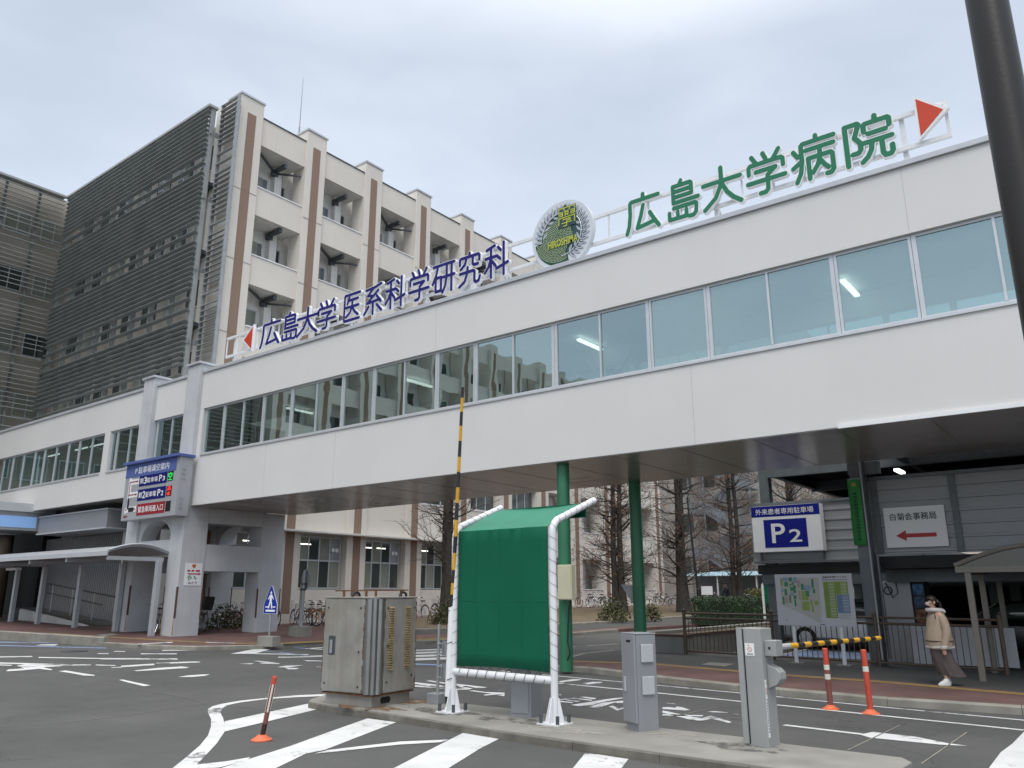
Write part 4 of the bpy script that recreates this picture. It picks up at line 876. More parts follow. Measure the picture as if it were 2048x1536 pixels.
# louvre screens on the wing that faces the road
SYM = 17.0
wing = MB(); wing.box(-47.9, -30.6, 17.899, 18.2, 9.7, 23.5); part(wing, 'wing_wall', 'wing_wall', bld)
for k, z in enumerate((11.0, 14.45, 17.9, 21.3)):
    for j in range(7):
        x = -44.8+j*2.0; mb = MB(); mb.box(x, x+1.5, 17.86, 17.898, z-.2, z+1.2); f = part(mb, 'window', 'alu', bld)
        mb = MB(); mb.box(x+.06, x+.72, 17.845, 17.858, z-.14, z+1.14); mb.box(x+.78, x+1.44, 17.845, 17.858, z-.14, z+1.14); part(mb, 'pane', 'blind' if (j*3+k) % 4 == 0 else 'dark_glass', f)
    mb = MB(); mb.box(-46, -31.2, 17.2, 17.84, z-1.3, z-1.12); part(mb, 'maintenance_walkway', 'dark_steel', bld)
# slat levels: dense bands with open bands level with the windows
def levels(z0, z1, dense=.245, openp=.50):
    zs = []; z = z1
    while z > z0:
        ph = (z1-z) % 3.43
        zs.append(z); z -= openp if 2.0 < ph < 3.1 else dense
    return zs
zs = levels(10.2, 23.6)
mb = MB()
for z in zs:
    mb.prism([(0, .085), (.15, 0), (.15, .02), (0, .105)], (-45.4, SYM-.04, z-.07), (0, 1, 0), ZU, (14.43, 0, 0))
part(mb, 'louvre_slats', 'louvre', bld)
mb = MB(); mb.box(-45.6, -30.9, SYM-.06, SYM+.42, 23.78, 23.9); part(mb, 'louvre_cap', 'louvre_light', bld)
for i in range(9):
    x = -45.3+i*1.78; mb = MB(); mb.box(x-.06, x+.06, SYM+.12, SYM+.36, 9.6, 23.77); part(mb, 'louvre_post', 'louvre', bld)
mb = MB(); mb.box(-31.05, -30.97, SYM+.13, SYM+.32, 9.6, 23.77); part(mb, 'louvre_post', 'louvre_light', bld)
for z in (12.2, 15.6, 19.1, 22.4):
    mb = MB(); mb.box(-30.965, -30.9, SYM+.1, SYM+.22, z, z+.22); mb.box(-31.03, -30.98, SYM+.42, 17.83, z, z+.22); part(mb, 'louvre_bracket', 'galv', bld)
# narrow screen at the building corner
mb = MB()
for z in levels(10.4, 23.9, .26, .5): mb.prism([(0, 0), (.24, .10), (.24, .125), (0, .025)], (-30.75, 17.42, z), (0, 1, 0), ZU, (1.35, 0, 0))
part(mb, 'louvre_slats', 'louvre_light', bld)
mb = MB(); mb.box(-29.44, -29.36, 17.45, 17.6, 9.7, 24.05); mb.box(-30.8, -30.72, 17.5, 17.66, 9.7, 24.05); part(mb, 'louvre_post', 'galv', bld)
# side screen returning towards the viewer
SX = -45.5
wing = MB(); wing.box(-48, -46.3, -.5, 17.895, 6.2, 24.0); part(wing, 'wing_wall', 'wing_wall', bld)
for k, z in enumerate((7.9, 11.2, 14.6, 18.1, 21.4)):
    for j in range(5):
        y = 8.6+j*1.9; mb = MB(); mb.box(-46.298, -46.26, y, y+1.35, z-.3, z+1.0); f = part(mb, 'window', 'alu', bld)
        mb = MB(); mb.box(-46.258, -46.245, y+.06, y+.64, z-.24, z+.94); mb.box(-46.258, -46.245, y+.7, y+1.29, z-.24, z+.94); part(mb, 'pane', 'blind' if (j+k) % 3 else 'dark_glass', f)
mb = MB()
for z in levels(9.75, 23.6, .26, .5): mb.prism([(0, 0), (-.20, .05), (-.20, .075), (0, .03)], (SX+.04, 0, z-.07), (1, 0, 0), ZU, (0, 16.95, 0))
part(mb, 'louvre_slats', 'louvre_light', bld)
mb = MB(); mb.box(SX-.42, SX+.06, 0, SYM-.07, 23.78, 23.9); part(mb, 'louvre_cap', 'louvre_light', bld)
for y in (.3, 2.3, 4.3, 6.3, 8.3, 10.2, 12.1, 14.0, 15.7): mb = MB(); mb.box(SX-.42, SX-.22, y-.05, y+.05, 9.7, 23.77); part(mb, 'louvre_post', 'louvre', bld)
# the same building runs on towards the viewer's left; it is seen mirrored in the footbridge windows
WX = -45.0
mb = MB(); mb.box(-60, WX-1.5, -52, -.6, .2, 23.2); part(mb, 'wall', 'balcony_wall', bld)
for i in range(14):
    y = -1.9-3.9*i; mb = MB(); mb.box(WX-1.4, WX, y, y+1.2, .2, 24.4); p = part(mb, 'pier', 'cream', bld); mb = MB(); mb.box(WX+.001, WX+.012, y+.37, y+.83, .9, 23.6); part(mb, 'pier_stripe', 'brown_stripe', p)
    if i < 13:
        mb = MB(); mb.box(WX-.3, WX-.2, y-2.7, y, 22.35, PARA); part(mb, 'parapet', 'cream', bld)
        for s in sills: mb = MB(); mb.box(WX-.3, WX-.2, y-2.7, y, s-1.42, s); part(mb, 'spandrel', 'cream', bld); mb = MB(); mb.box(WX-1.49, WX-1.45, y-2.2, y-.4, s-.3, s+1.4); part(mb, 'window', 'dark_glass', bld)
# lightning rod on the roof
rod = thing('lightning_rod', 'thin lightning rod mast standing on the flat roof of the cream building', 'mast', (FX-4, 26.0, PARA-.6))
lr = onX(598, 268, FX-4)
mb = MB(); mb.cyl((FX-4, lr.y, PARA-.62), .05, 4.2, 8); part(mb, 'mast_base', 'galv', rod); mb = MB(); lt = onX(609, 157, FX-4); mb.cyl((FX-4, lr.y, PARA+3.58), .03, lt.z-PARA-3.58, 8, .012); part(mb, 'mast_tip', 'galv', rod)

# ---------------------------------------------------------------- low entrance block under the footbridge at far left
ent = thing('entrance_block', 'low grey entrance block with flat canopy and ribbed metal wall under the footbridge', 'building', (-37, 17, .5))
mb = MB(); mb.box(-39.3, -32.9, 15.62, 17.6, 4.38, 5.08); part(mb, 'canopy', 'grey_fascia', ent, bev=.01)
mb = MB(); mb.box(-39.34, -32.86, 15.58, 17.6, 5.084, 5.14); mb.box(-39.34, -32.86, 15.58, 17.6, 4.32, 4.376); part(mb, 'canopy_trim', 'cap_metal', ent)
mb = MB(); mb.box(-42, -34.2, 17.2, 17.58, .3, 4.3); part(mb, 'wall', 'ribbed', ent)
mb = MB(); x = -41.9
while x < -34.25: mb.box(x, x+.07, 17.15, 17.198, .7, 4.3); x += .16
part(mb, 'wall_ribs', 'ribbed', ent)
mb = MB(); mb.box(-34.195, -29.8, 17.0, 17.58, .3, 4.35); part(mb, 'wall', 'white_wall', ent)
mb = MB(); mb.box(-32.4, -31.5, 16.96, 16.998, 2.4, 3.9); f = part(mb, 'window', 'alu', ent); mb = MB(); mb.box(-32.33, -31.57, 16.945, 16.958, 2.47, 3.83); part(mb, 'pane', 'blind', f)
mb = MB(); mb.box(-33.75, -32.65, 16.97, 16.998, .75, 2.85); d = part(mb, 'door', 'white_wall', ent); mb = MB(); mb.box(-33.55, -33.35, 16.93, 16.968, 1.75, 1.8); part(mb, 'handle', 'dark_steel', d)
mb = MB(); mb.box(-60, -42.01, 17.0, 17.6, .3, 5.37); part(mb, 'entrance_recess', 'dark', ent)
bsn = thing('blue_lit_signboard', 'pale blue lit signboard with grey frame at the left edge under the footbridge', 'sign', (-41.2, 14, 4.6))
mb = MB(); mb.box(-41.5, -39.4, 9.5, 16.3, 4.50, 5.32); part(mb, 'casing', 'galv', bsn)
mb = MB(); mb.box(-39.398, -39.385, 9.6, 15.55, 4.62, 5.12); part(mb, 'lit_panel', 'blue_sign', bsn)
mb = MB(); mb.box(-41.5, -39.3, 9.5, 16.3, 5.323, 5.7); part(mb, 'top_beam', 'cap_metal', bsn)
for px, c_ in ((30, .45), (90, .3)):
    q = G(px, 1240, .12)
ecol = thing('entrance_column', 'dark brown round column in the shaded entrance at the left edge', 'column', (-43.4, 15.8, T(-43.4, 15.8)+.1))
M['dark_brown'] = mat('dark_brown_column', (.075, .06, .04), .6, 0, .3, 2); mb = MB(); mb.cyl((-43.4, 15.8, .6), .42, 3.9, 20); part(mb, 'shaft', 'dark_brown', ecol, smooth=True); mb = MB(); mb.box(-43.9, -42.9, 15.3, 16.3, 4.5, 4.56); part(mb, 'capital', 'grey_fascia', ecol)
# ramp with low white wall and handrail
rz = T(-38, 15.7)+.12
ramp = thing('access_ramp', 'sloping access ramp with low white kerb wall beside the grey entrance wall', 'ramp', (-38, 16, rz))
mb = MB(); mb.prism([(-41.5, rz), (-33.0, rz-.1), (-33.0, rz-.06), (-41.5, rz+.55)], (0, 15.9, 0), XR, ZU, (0, 1.2, 0)); part(mb, 'ramp_surface', 'path_asphalt', ramp)
for x0, x1 in ((-39.9, -38.4), (-38.39, -36.2), (-36.19, -33.6)):
    f0 = .62-(x0+39.9)*.09; f1 = .62-(x1+39.9)*.09
    mb = MB(); mb.prism([(x0, rz-.2), (x1, rz-.25), (x1, rz+f1-.1), (x0, rz+f0-.1)], (0, 15.6, 0), XR, ZU, (0, .18, 0)); part(mb, 'ramp_wall', 'white_wall', ramp, bev=.01)
M['rail_dark'] = mat('dark_handrail', (.03, .028, .027), .45)
hr = thing('ramp_handrail', 'double dark handrail on steel posts following the sloping entrance ramp', 'handrail', (-36, 16.9, rz))
mb = MB(); mb.tube([(-39.8, 16.6, rz+1.62), (-31.4, 16.6, rz+.86)], .03, 8); part(mb, 'top_rail', 'rail_dark', hr); mb = MB(); mb.tube([(-39.8, 16.6, rz+1.22), (-34.4, 16.6, rz+.72)], .025, 8); part(mb, 'lower_rail', 'rail_dark', hr)
for x in (-39.2, -37.2, -35.2, -33.2): mb = MB(); mb.tube([(x, 16.6, rz-.02), (x, 16.6, rz+1.55-(x+39.2)*.09)], .025, 8); part(mb, 'rail_post', 'galv', hr)

# ---------------------------------------------------------------- walkway shelter at left
sh = thing('walkway_shelter', 'low curved-roof walkway shelter on slanted grey posts in front of the entrance', 'shelter', (-35, 14.6, .4))
YA, YB = 13.0, 14.95; n = 12; Xs0, Xs1 = -58, -27.0
def roofprof(o): return [(YA-.0+(YB-YA+.25)*i/n, 2.98+.34*math.sin(math.pi*(.10+.82*i/n))+o) for i in range(n+1)]
mb = MB(); up = roofprof(.05); lo = roofprof(0)
M['shelter_roof'] = mat('shelter_roof_sheet', (.42, .44, .47), .35, .2, .08, 1.5)
for i in range(n): mb.prism([up[i], up[i+1], lo[i+1], lo[i]], (Xs0, 0, 0), YR, ZU, (Xs1-Xs0, 0, 0))
part(mb, 'roof', 'shelter_roof', sh, smooth=False)
mb = MB(); mb.box(Xs0, Xs1+.02, YA-.05, YA-.002, 2.98, 3.12); mb.tube([(Xs1+.02, p[0], p[1]+.03) for p in up], .035, 6); part(mb, 'eaves_gutter', 'cap_metal', sh)
for x in (-27.05, -30.05, -33.1, -36.3, -39.6):
    mb = MB(); mb.box(x-.05, x+.05, YA+.02, YB+.02, 2.84, 2.97); part(mb, 'roof_beam', 'shelter_roof', sh)
for (x, y) in ((-26.9, 14.75), (-29.9, 15.0), (-33.0, 14.95), (-36.2, 14.9), (-38.6, 14.8)):
    z = T(x, y)+.1; mb = MB(); mb.bar((x, y, z), (x, y-.0, 2.84), .2, .16, (0, 1, 0)); part(mb, 'post', 'shelter_roof', sh, bev=.01)
mb = MB(); mb.box(-38.6, -37.5, 14.3, 14.5, 2.72, 2.82); part(mb, 'shelter_lamp', 'sign_white', sh)
# ================================================================== TRAFFIC ISLAND EQUIPMENT
M['cab_steel'] = mat('weathered_cabinet_steel', (.33, .325, .30), .45, .35, .22, 2.5, .05, 40, stain=.45, stain_col=(.20, .155, .10), streak=.45)
M['cab_rust'] = mat('rusty_louvre', (.30, .235, .12), .8, .2, .5, 14, .2, 60, stain=.5, stain_col=(.17, .075, .025))
M['rust'] = mat('rust', (.13, .06, .025), .95, 0, .5, 10)
pL, pM, pR = G(661, 1404, ISL), G(742.6, 1415.6, ISL), G(818, 1403, ISL)
ux = (pR-pM); ux.z = 0; wr = ux.length; ux.normalize(); uy = (pL-pM); uy.z = 0; wl = uy.length*.98; uy = Vector((-ux.y, ux.x, 0))
cab = thing('control_cabinet', 'weathered grey steel control cabinet with rusty louvre strips on the concrete island', 'cabinet', tuple(pM))
def cb(x0, x1, y0, y1, z0, z1): # box in cabinet axes, x along right face, y along left face
    mm = Matrix((ux, uy, Vector((0, 0, 1)))).transposed().to_4x4(); mm.translation = pM; return MB().box(x0, x1, y0, y1, z0, z1, mm)
part(cb(0, wr, 0, wl, -.04, .17), 'plinth', 'cab_steel', cab)
part(cb(-.05, wr+.05, -.05, wl+.05, .155, .171), 'rust_seam', 'rust', cab)
o_ = .06; Hc = 1.56
part(cb(.16, wr+o_-.005, -o_, .1, .18, Hc), 'side_panel', 'cab_steel', cab, bev=.02); part(cb(-o_, .1, .16, wl+o_, .18, Hc), 'door', 'cab_steel', cab, bev=.02)
part(cb(-.03, wr+.03, -.03, wl+.03, .20, Hc-.03), 'body', 'cab_steel', cab)
mm = Matrix((ux, uy, Vector((0, 0, 1)))).transposed().to_4x4(); mm.translation = pM
def cp(x, y, z): return mm @ Vector((x, y, z))
mb = MB()
for x, y in ((.075, -.03), (-.03, .075)): mb.tube([cp(x, y, .18), cp(x, y, Hc-.005)], .062, 12)
mb.tube([cp(-.022, -.022, .18), cp(-.022, -.022, Hc-.005)], .04, 10)
M['cab_trim'] = mat('stainless_trim', (.34, .345, .34), .28, .85, .12, 3, streak=.25, stain_col=(.16, .12, .08)); part(mb, 'corner_trim', 'cab_trim', cab, smooth=True)
part(cb(-o_-.01, wr+o_+.01, -o_-.01, wl+o_+.01, Hc+.002, Hc+.03), 'top_plate', 'cab_steel', cab, bev=.008)
for c0 in (.36*wr, .82*wr):
    mb = MB()
    for i in range(26):
        z = 1.44-.036*i
        mb.prism([(0, 0), (-.024, -.026), (0, -.03)], cp(c0-.055, -o_-.001, z), -uy*-1, ZU, ux*.11)
    part(mb, 'louvre_strip', 'cab_rust', cab)
mb = MB(); mb.join(cb(-o_-.004, -o_+.004, wl*.78, wl*.93, .72, 1.0)); part(mb, 'handle_recess', 'dark_steel', cab)
mb = MB(); mb.join(cb(-o_-.03, -o_-.005, wl*.83, wl*.88, .74, .94)); part(mb, 'handle', 'galv', cab, bev=.006)
mb = MB()
for x, y, z in ((-o_-.004, .24, 1.42), (-o_-.004, wl-.03, 1.42), (-o_-.004, .24, .28), (-o_-.004, wl-.02, .30), (-o_-.004, .25, .78), (.22, -o_-.004, 1.42), (wr, -o_-.004, 1.42), (.24, -o_-.004, .34), (wr-.04, -o_-.004, .4), (.23, -o_-.004, .86)): mb.lathe([(.012, -.012), (.012, .012)], cp(x, y, z), 8)
part(mb, 'bolt', 'black', cab)
mb = MB(); mb.tube([cp(-.15, wl*.75, Hc+.12), cp(wr*.95, .05, Hc+.13)], .012, 6)
for t in (.12, .42, .55, .9): p = cp(-.15, wl*.75, Hc+.12).lerp(cp(wr*.95, .05, Hc+.13), t); mb.tube([p, (p.x, p.y, pM.z+Hc+.02)], .02, 6)
part(mb, 'top_rail', 'rust', cab)
mb = MB()
for x, y in ((.02, wl*.45), (wr*.9, .12)): mb.tube([cp(x-.08, y, Hc+.03), cp(x-.06, y, Hc+.08), cp(x, y, Hc+.10), cp(x+.06, y, Hc+.08), cp(x+.08, y, Hc+.03)], .02, 6)
part(mb, 'lifting_lug', 'black', cab)
mb = MB()
for t in (.16, .23, .30): mb.tube([cp(wr*t+.1, -.001, .08), cp(wr*t+.1, -.006, .08)], .05, 14)
part(mb, 'cable_hole', 'dark', cab)
rnd = random.Random(9)
for (bx_, ax_) in ((.158, 'x'), (wr+o_-.006, 'x'), (.158, 'y'), (wl+o_-.002, 'y')):   # ragged rust along the panel edges
    mb = MB(); z = .2
    while z < Hc-.03:
        h_ = rnd.uniform(.02, .09); w_ = rnd.uniform(.004, .020)
        if rnd.random() < .75:
            if ax_ == 'x': mb.join(cb(bx_, bx_+w_, -o_-.0025, -o_-.0005, z, z+h_) if bx_ < .3 else cb(bx_-w_, bx_, -o_-.0025, -o_-.0005, z, z+h_))
            else: mb.join(cb(-o_-.0025, -o_-.0005, bx_, bx_+w_, z, z+h_) if bx_ < .3 else cb(-o_-.0025, -o_-.0005, bx_-w_, bx_, z, z+h_))
        z += h_
    part(mb, 'rust_edge', 'rust', cab)

# rust and water stains on the concrete round the cabinet foot, and labels
def blob(cx, cy, rx, ry, seed, n=26):
    rnd = random.Random(seed); ph = [rnd.uniform(0, 6.28) for _ in range(4)]
    return [(cx+rx*math.cos(a)*(1+.22*math.sin(3*a+ph[0])+.14*math.sin(7*a+ph[1])), cy+ry*math.sin(a)*(1+.22*math.sin(4*a+ph[2])+.12*math.sin(9*a+ph[3]))) for a in [2*math.pi*i/n for i in range(n)]]
def stain_mat(name, col, thr):
    mt, t, p = newmat(name); N = t.nodes.new; L = t.links.new; p.inputs['Roughness'].default_value = .95
    tc = N('ShaderNodeTexCoord'); nz = N('ShaderNodeTexNoise'); nz.inputs['Scale'].default_value = 5; nz.inputs['Detail'].default_value = 9; nz.inputs['Roughness'].default_value = .7; L(tc.outputs['Object'], nz.inputs['Vector'])
    r = N('ShaderNodeMapRange'); r.inputs[1].default_value = thr; r.inputs[2].default_value = thr+.22; L(nz.outputs['Fac'], r.inputs[0]); L(r.outputs[0], p.inputs['Alpha']); p.inputs['Base Color'].default_value = (*col, 1); return mt
M['rust_stain'] = stain_mat('rust_stain', (.17, .085, .03), .38); M['dark_stain'] = stain_mat('dark_stain', (.10, .098, .09), .44); M['pale_stain'] = stain_mat('pale_stain', (.40, .38, .33), .48)
cxs = pM+ux*.3+uy*.3
for k, (x, y, rx, ry, mm_) in enumerate(((pM.x-.15, pM.y+.02, .75, .22, 'rust_stain'), (pR.x+.0, pR.y-.05, .3, .3, 'rust_stain'), (pM.x+1.1, pM.y+.35, .6, .25, 'dark_stain'), (-6.9, 8.95, .7, .22, 'dark_stain'), (-6.0, 8.75, .5, .25, 'pale_stain'), (-4.6, 9.2, .6, .2, 'pale_stain'), (-3.7, 9.0, .45, .22, 'dark_stain'))):
    sheet('concrete_stain', [blob(x, y, rx, ry, k)], ISL+.003+.0004*k, mm_)
# ---- green sunshade screen
M['tarp'] = mat('green_tarpaulin', (.003, .105, .055), .65, 0, .10, 1.3, .12, 7, spec=.2); M['tarp_skylit'] = mat('skylit_tarpaulin', (.018, .19, .115), .5, 0, .12, 1.8, .12, 7, spec=.4)  # second, paler green puts the sky light on the sloping top into the colour
M['tarp_top'] = M['tarp']
M['cord'] = mat('black_cord', (.02, .02, .02), .8)
sc_ = thing('sunshade_screen', 'green tarpaulin sunshade screen laced to a bent white tube frame on the island', 'screen', (-7, 8.85, ISL))
aL, aR = G(905, 1424, ISL), G(1110, 1449, ISL)
aY = (aL.y+aR.y)/2; aL.y = aR.y = aY
aL = onY(905, 1424, aY); aR = onY(1110, 1449, aY); aL.z = aR.z = ISL
topz = onY(1107, 1050, aY).z; end = onX(1188, 1001, aR.x)
rr_ = .5
def frame_path(x):
    rr = .22; p = [(x, aY, ISL+.02), (x, aY, topz-.12)]; sl = R(14)
    for _ in range(8): yb_ = aY+rr*(1-math.cos(math.pi/2-sl)); zb_ = topz-.12+rr*math.sin(math.pi/2-sl); sl = math.atan2(end.z-zb_, end.y-yb_)
    for i in range(9):
        a = i/8*(math.pi/2-sl); p.append((x, aY+rr*(1-math.cos(a)), topz-.12+rr*math.sin(a)))
    p.append((x, end.y, end.z)); return p
for x in (aL.x, aR.x):
    mb = MB(); mb.tube(frame_path(x), .050, 14); f = part(mb, 'frame_post', 'frame_white', sc_, smooth=True)
    mb = MB(); mb.box(x-.17, x+.17, aY-.17, aY+.17, ISL-.002, ISL+.02)
    for sx, sy in ((1, 1), (1, -1), (-1, 1), (-1, -1)):
        mb.prism([(.055, 0), (.15, 0), (.07, .30), (.055, .30)], (x, aY-.008, ISL+.02), Vector((sx, 0, 0)), ZU, (0, .016, 0)) if sy > 0 else mb.prism([(.055, 0), (.15, 0), (.07, .30), (.055, .30)], (x-.008, aY, ISL+.02), Vector((0, sx, 0)), ZU, (.016, 0, 0))
    part(mb, 'base_plate', 'frame_white', f)
    mb = MB()
    for sx, sy in ((1, 1), (1, -1), (-1, 1), (-1, -1)): mb.cyl((x+.13*sx, aY+.13*sy, ISL+.02), .024, .10, 8)
    part(mb, 'anchor_bolt', 'dark_steel', f)
zl = .66
mb = MB(); mb.tube([(aL.x, aY, zl), (aR.x, aY, zl-.02)], .05, 14); part(mb, 'lower_rail', 'frame_white', sc_, smooth=True)
fp = frame_path(0); prof = []
zb = zl+.075
zf = topz-.01; e_y, e_z = end.y-.08, fp[-1][2]-.03
prof = [(aY-.005-.02*math.sin(math.pi*i/10)*0, zb+(zf-zb)*i/10) for i in range(11)]+[(aY-.002, zf+.004)]+[(aY+(e_y-aY)*i/6, zf+(e_z-zf)*i/6+.02*math.sin(math.pi*i/6)) for i in range(1, 7)]
x0, x1 = aL.x+.075, aR.x-.075; nx = 16; mb = MB(); random.seed(5)
for i, (y, z) in enumerate(prof):
    for j in range(nx+1):
        t = j/nx; sag = .012*math.sin(math.pi*t)+.006*math.sin(t*23+i)*(.4 if i < 12 else 1)
        edge = .02*math.sin(math.pi*t) if i == 0 else 0
        mb.v.append((x0+(x1-x0)*t, y+sag, z+edge-(.03*math.sin(math.pi*t) if i > 13 else 0)))
for i in range(len(prof)-1):
    for j in range(nx): a = i*(nx+1)+j; mb.f.append((a, a+1, a+nx+2, a+nx+1))
tp = part(mb, 'tarpaulin', ['tarp', 'tarp_skylit'], sc_, smooth=True, fixn=False)
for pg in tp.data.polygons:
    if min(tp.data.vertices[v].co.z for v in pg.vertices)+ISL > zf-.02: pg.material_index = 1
so = tp.modifiers.new('thick', 'SOLIDIFY'); so.thickness = .006
mb = MB()
for t in (.22, .47, .72): xs = x0+(x1-x0)*t; mb.tube([(xs, p[0]+.012*math.sin(math.pi*t)-.001, p[1]) for p in prof[:11]], .0025, 4)
for z in (zb+.9,): mb.tube([(x0+(x1-x0)*i/16, aY-.005+.012*math.sin(math.pi*i/16)-.001, z) for i in range(17)], .0025, 4)
part(mb, 'tarpaulin_seam', 'tarp', sc_, fixn=False)
# hanging back flap of the shade
mb = MB(); y, z = prof[-1]; mb.box(x0+.1, x1-.02, y-.01, y, z-.22, z-.01); part(mb, 'tarpaulin_flap', 'tarp', sc_)
for x, ex in ((aL.x, x0), (aR.x, x1)):     # one cord spirals up each post and out along its bent top
    P = []; path = [Vector(p) for p in fp[1:]]; path = [Vector((x, aY, zb+.02))]+[Vector((x, p.y, p.z)) for p in path]; seg = [0]
    for a_, b_ in zip(path[:-1], path[1:]): seg.append(seg[-1]+(b_-a_).length)
    ns = int(seg[-1]/.012)
    for k in range(ns):
        d_ = seg[-1]*k/ns*.97; q = max(i for i in range(len(seg)) if seg[i] <= d_); q = min(q, len(path)-2); t_ = (path[q+1]-path[q]).normalized(); c_ = path[q]+t_*(d_-seg[q]); n_ = Vector((1, 0, 0)); b2 = t_.cross(n_)
        ph = 2*math.pi*d_/.155*(1 if ex > x else -1); P.append(c_+n_*.053*math.cos(ph)+b2*.053*math.sin(ph))
    mb = MB(); mb.tube(P, .0022, 4, caps=False); part(mb, 'lacing_cord', 'cord', sc_, fixn=False)
P = []; nl_ = 9
for k in range(nl_*12+1):
    t = k/12; ph = 2*math.pi*t; x = x0+.06+(x1-x0-.12)*t/nl_; up = math.sin(ph); P.append(Vector((x+.02*math.cos(ph), aY-.058*math.cos(ph*1), zl-.01+(up*.058 if up < 0 else up*(zb+.015-zl)))))
mb = MB(); mb.tube(P, .004, 4, caps=False); part(mb, 'lacing_cord', 'cord', sc_)
# ---- raised striped boom strapped to the screen
M['yellow'] = mat('boom_yellow', (.62, .33, .02), .5, 0, .12, 5); M['boom_black'] = mat('boom_black', (.02, .02, .022), .5)
bm0 = onY(896, 1396, aY-.03); bm1 = onY(925.5, 775, aY-.03); bmz = onY(904, 1215, aY-.03)
boom = thing('raised_boom_pole', 'tall yellow and black striped pole standing upright beside the green screen', 'boom pole', tuple(bm0))
mb = MB(); mb.tube([bm0.lerp(bmz, .02), bmz], .05, 12); part(mb, 'sleeve', 'sign_white', boom, smooth=True)
mb = MB(); mb.tube([(bm0.x, bm0.y, ISL+.12), bm0.lerp(bmz, .025)], .042, 12); mb.tube([(bm0.x, bm0.y, ISL-.01), (bm0.x, bm0.y, ISL+.13)], .03, 8); part(mb, 'foot', 'black', boom)
ny = [1212, 1189, 1166, 1140, 1106, 1073, 1040, 1006, 975, 944, 914, 882, 852, 824, 796, 775]
for k, (a, b) in enumerate(zip(ny[:-1], ny[1:])):
    ta = (a-1215)/(775-1215); tb = (b-1215)/(775-1215)
    pa = onY(904+(925.5-904)*ta, a, aY-.03); pb = onY(904+(925.5-904)*tb, b, aY-.03)
    mb = MB(); mb.tube([pa, pb], [.033-.010*ta, .033-.010*tb], 12); part(mb, 'stripe_band', 'boom_black' if k % 2 == 0 else 'yellow', boom, smooth=True)
mb = MB()
for z in (.55, 1.05, 1.5): mb.tube([(bm0.x+.055*math.cos(a)+.03, bm0.y+.05*math.sin(a), z+.02*math.cos(a)) for a in [w*math.pi/5 for w in range(10)]], .006, 4, closed=True)
part(mb, 'strap', 'cord', boom)
# ---- bracket post
pp = G(872, 1407, ISL)
bp_ = thing('bracket_post', 'short grey post with two clamped plates on a box base left of the striped pole', 'post', tuple(pp))
mb = MB(); mb.box(pp.x-.12, pp.x+.12, pp.y-.09, pp.y+.15, ISL-.005, ISL+.15); part(mb, 'base_box', 'galv', bp_, bev=.008)
mb = MB(); mb.cyl((pp.x+.01, pp.y+.02, ISL+.15), .024, 1.02, 12); part(mb, 'shaft', 'galv', bp_, smooth=True)
for z in (.72, .38):
    mb = MB(); mb.box(pp.x+.06, pp.x+.17, pp.y+.05, pp.y+.056, ISL+z-.02, ISL+z+.2); mb.tube([(pp.x+.02, pp.y, ISL+z+.16), (pp.x+.08, pp.y+.03, ISL+z+.16), (pp.x+.085, pp.y+.03, ISL+z), (pp.x+.02, pp.y, ISL+z)], .01, 6); mb.cyl((pp.x+.01, pp.y+.02, ISL+z+.15), .03, .03, 10); mb.cyl((pp.x+.01, pp.y+.02, ISL+z), .03, .03, 10); part(mb, 'clamp_plate', 'galv', bp_)
# ---- generic oriented box frame
def axes(pc, pr):
    u = pr-pc; u.z = 0; w = u.length; u.normalize(); v = Vector((-u.y, u.x, 0)); mm = Matrix((u, v, Vector((0, 0, 1)))).transposed().to_4x4(); mm.translation = pc; return mm, w
# ---- ticket machine behind the screen
M['mach_grey'] = mat('machine_grey', (.31, .32, .34), .4, .3, .06, 2)
mmt, w = axes(G(1062, 1436, ISL), G(1104, 1424, ISL))
tm = thing('ticket_machine', 'grey ticket machine cabinet standing behind the green screen', 'machine', tuple(mmt.translation))
mb = MB(); mb.box(0, .36, 0, .32, -.01, .95, mmt); part(mb, 'cabinet', 'mach_grey', tm, bev=.012)
mb = MB(); mb.box(-.012, -.003, .03, .29, .05, .9, mmt); part(mb, 'door', 'mach_grey', tm); mb = MB(); mb.box(-.01, .37, -.01, .33, .953, .985, mmt); part(mb, 'lid', 'mach_grey', tm)
# ---- grey utility cabinet
mmg, w = axes(G(1279, 1464, ISL), G(1328, 1460, ISL))
uc = thing('utility_cabinet', 'clean grey utility cabinet with two square covers and a front door', 'cabinet', tuple(mmg.translation))
hgt = 1.13
mb = MB(); mb.box(0, .29, 0, .30, -.01, hgt, mmg); part(mb, 'body', 'mach_grey', uc, bev=.01)
mb = MB(); mb.box(-.035, -.003, .0, .305, .09, hgt-.0, mmg); part(mb, 'door', 'mach_grey', uc, bev=.008)
mb = MB(); mb.box(-.055, -.036, .20, .24, .45, .62, mmg); part(mb, 'handle', 'alu', uc, bev=.005); mb = MB(); mb.box(-.040, -.034, .08, .17, hgt-.09, hgt-.065, mmg); part(mb, 'vent_slot', 'dark', uc)
mb = MB(); mb.box(-.03, .295, -.006, .31, hgt+.002, hgt+.02, mmg); part(mb, 'top_plate', 'mach_grey', uc, bev=.005)
for z in (.80, .42): mb = MB(); mb.box(.06, .235, -.028, -.002, z, z+.215, mmg); part(mb, 'cover_plate', 'cap_metal', uc, bev=.008)
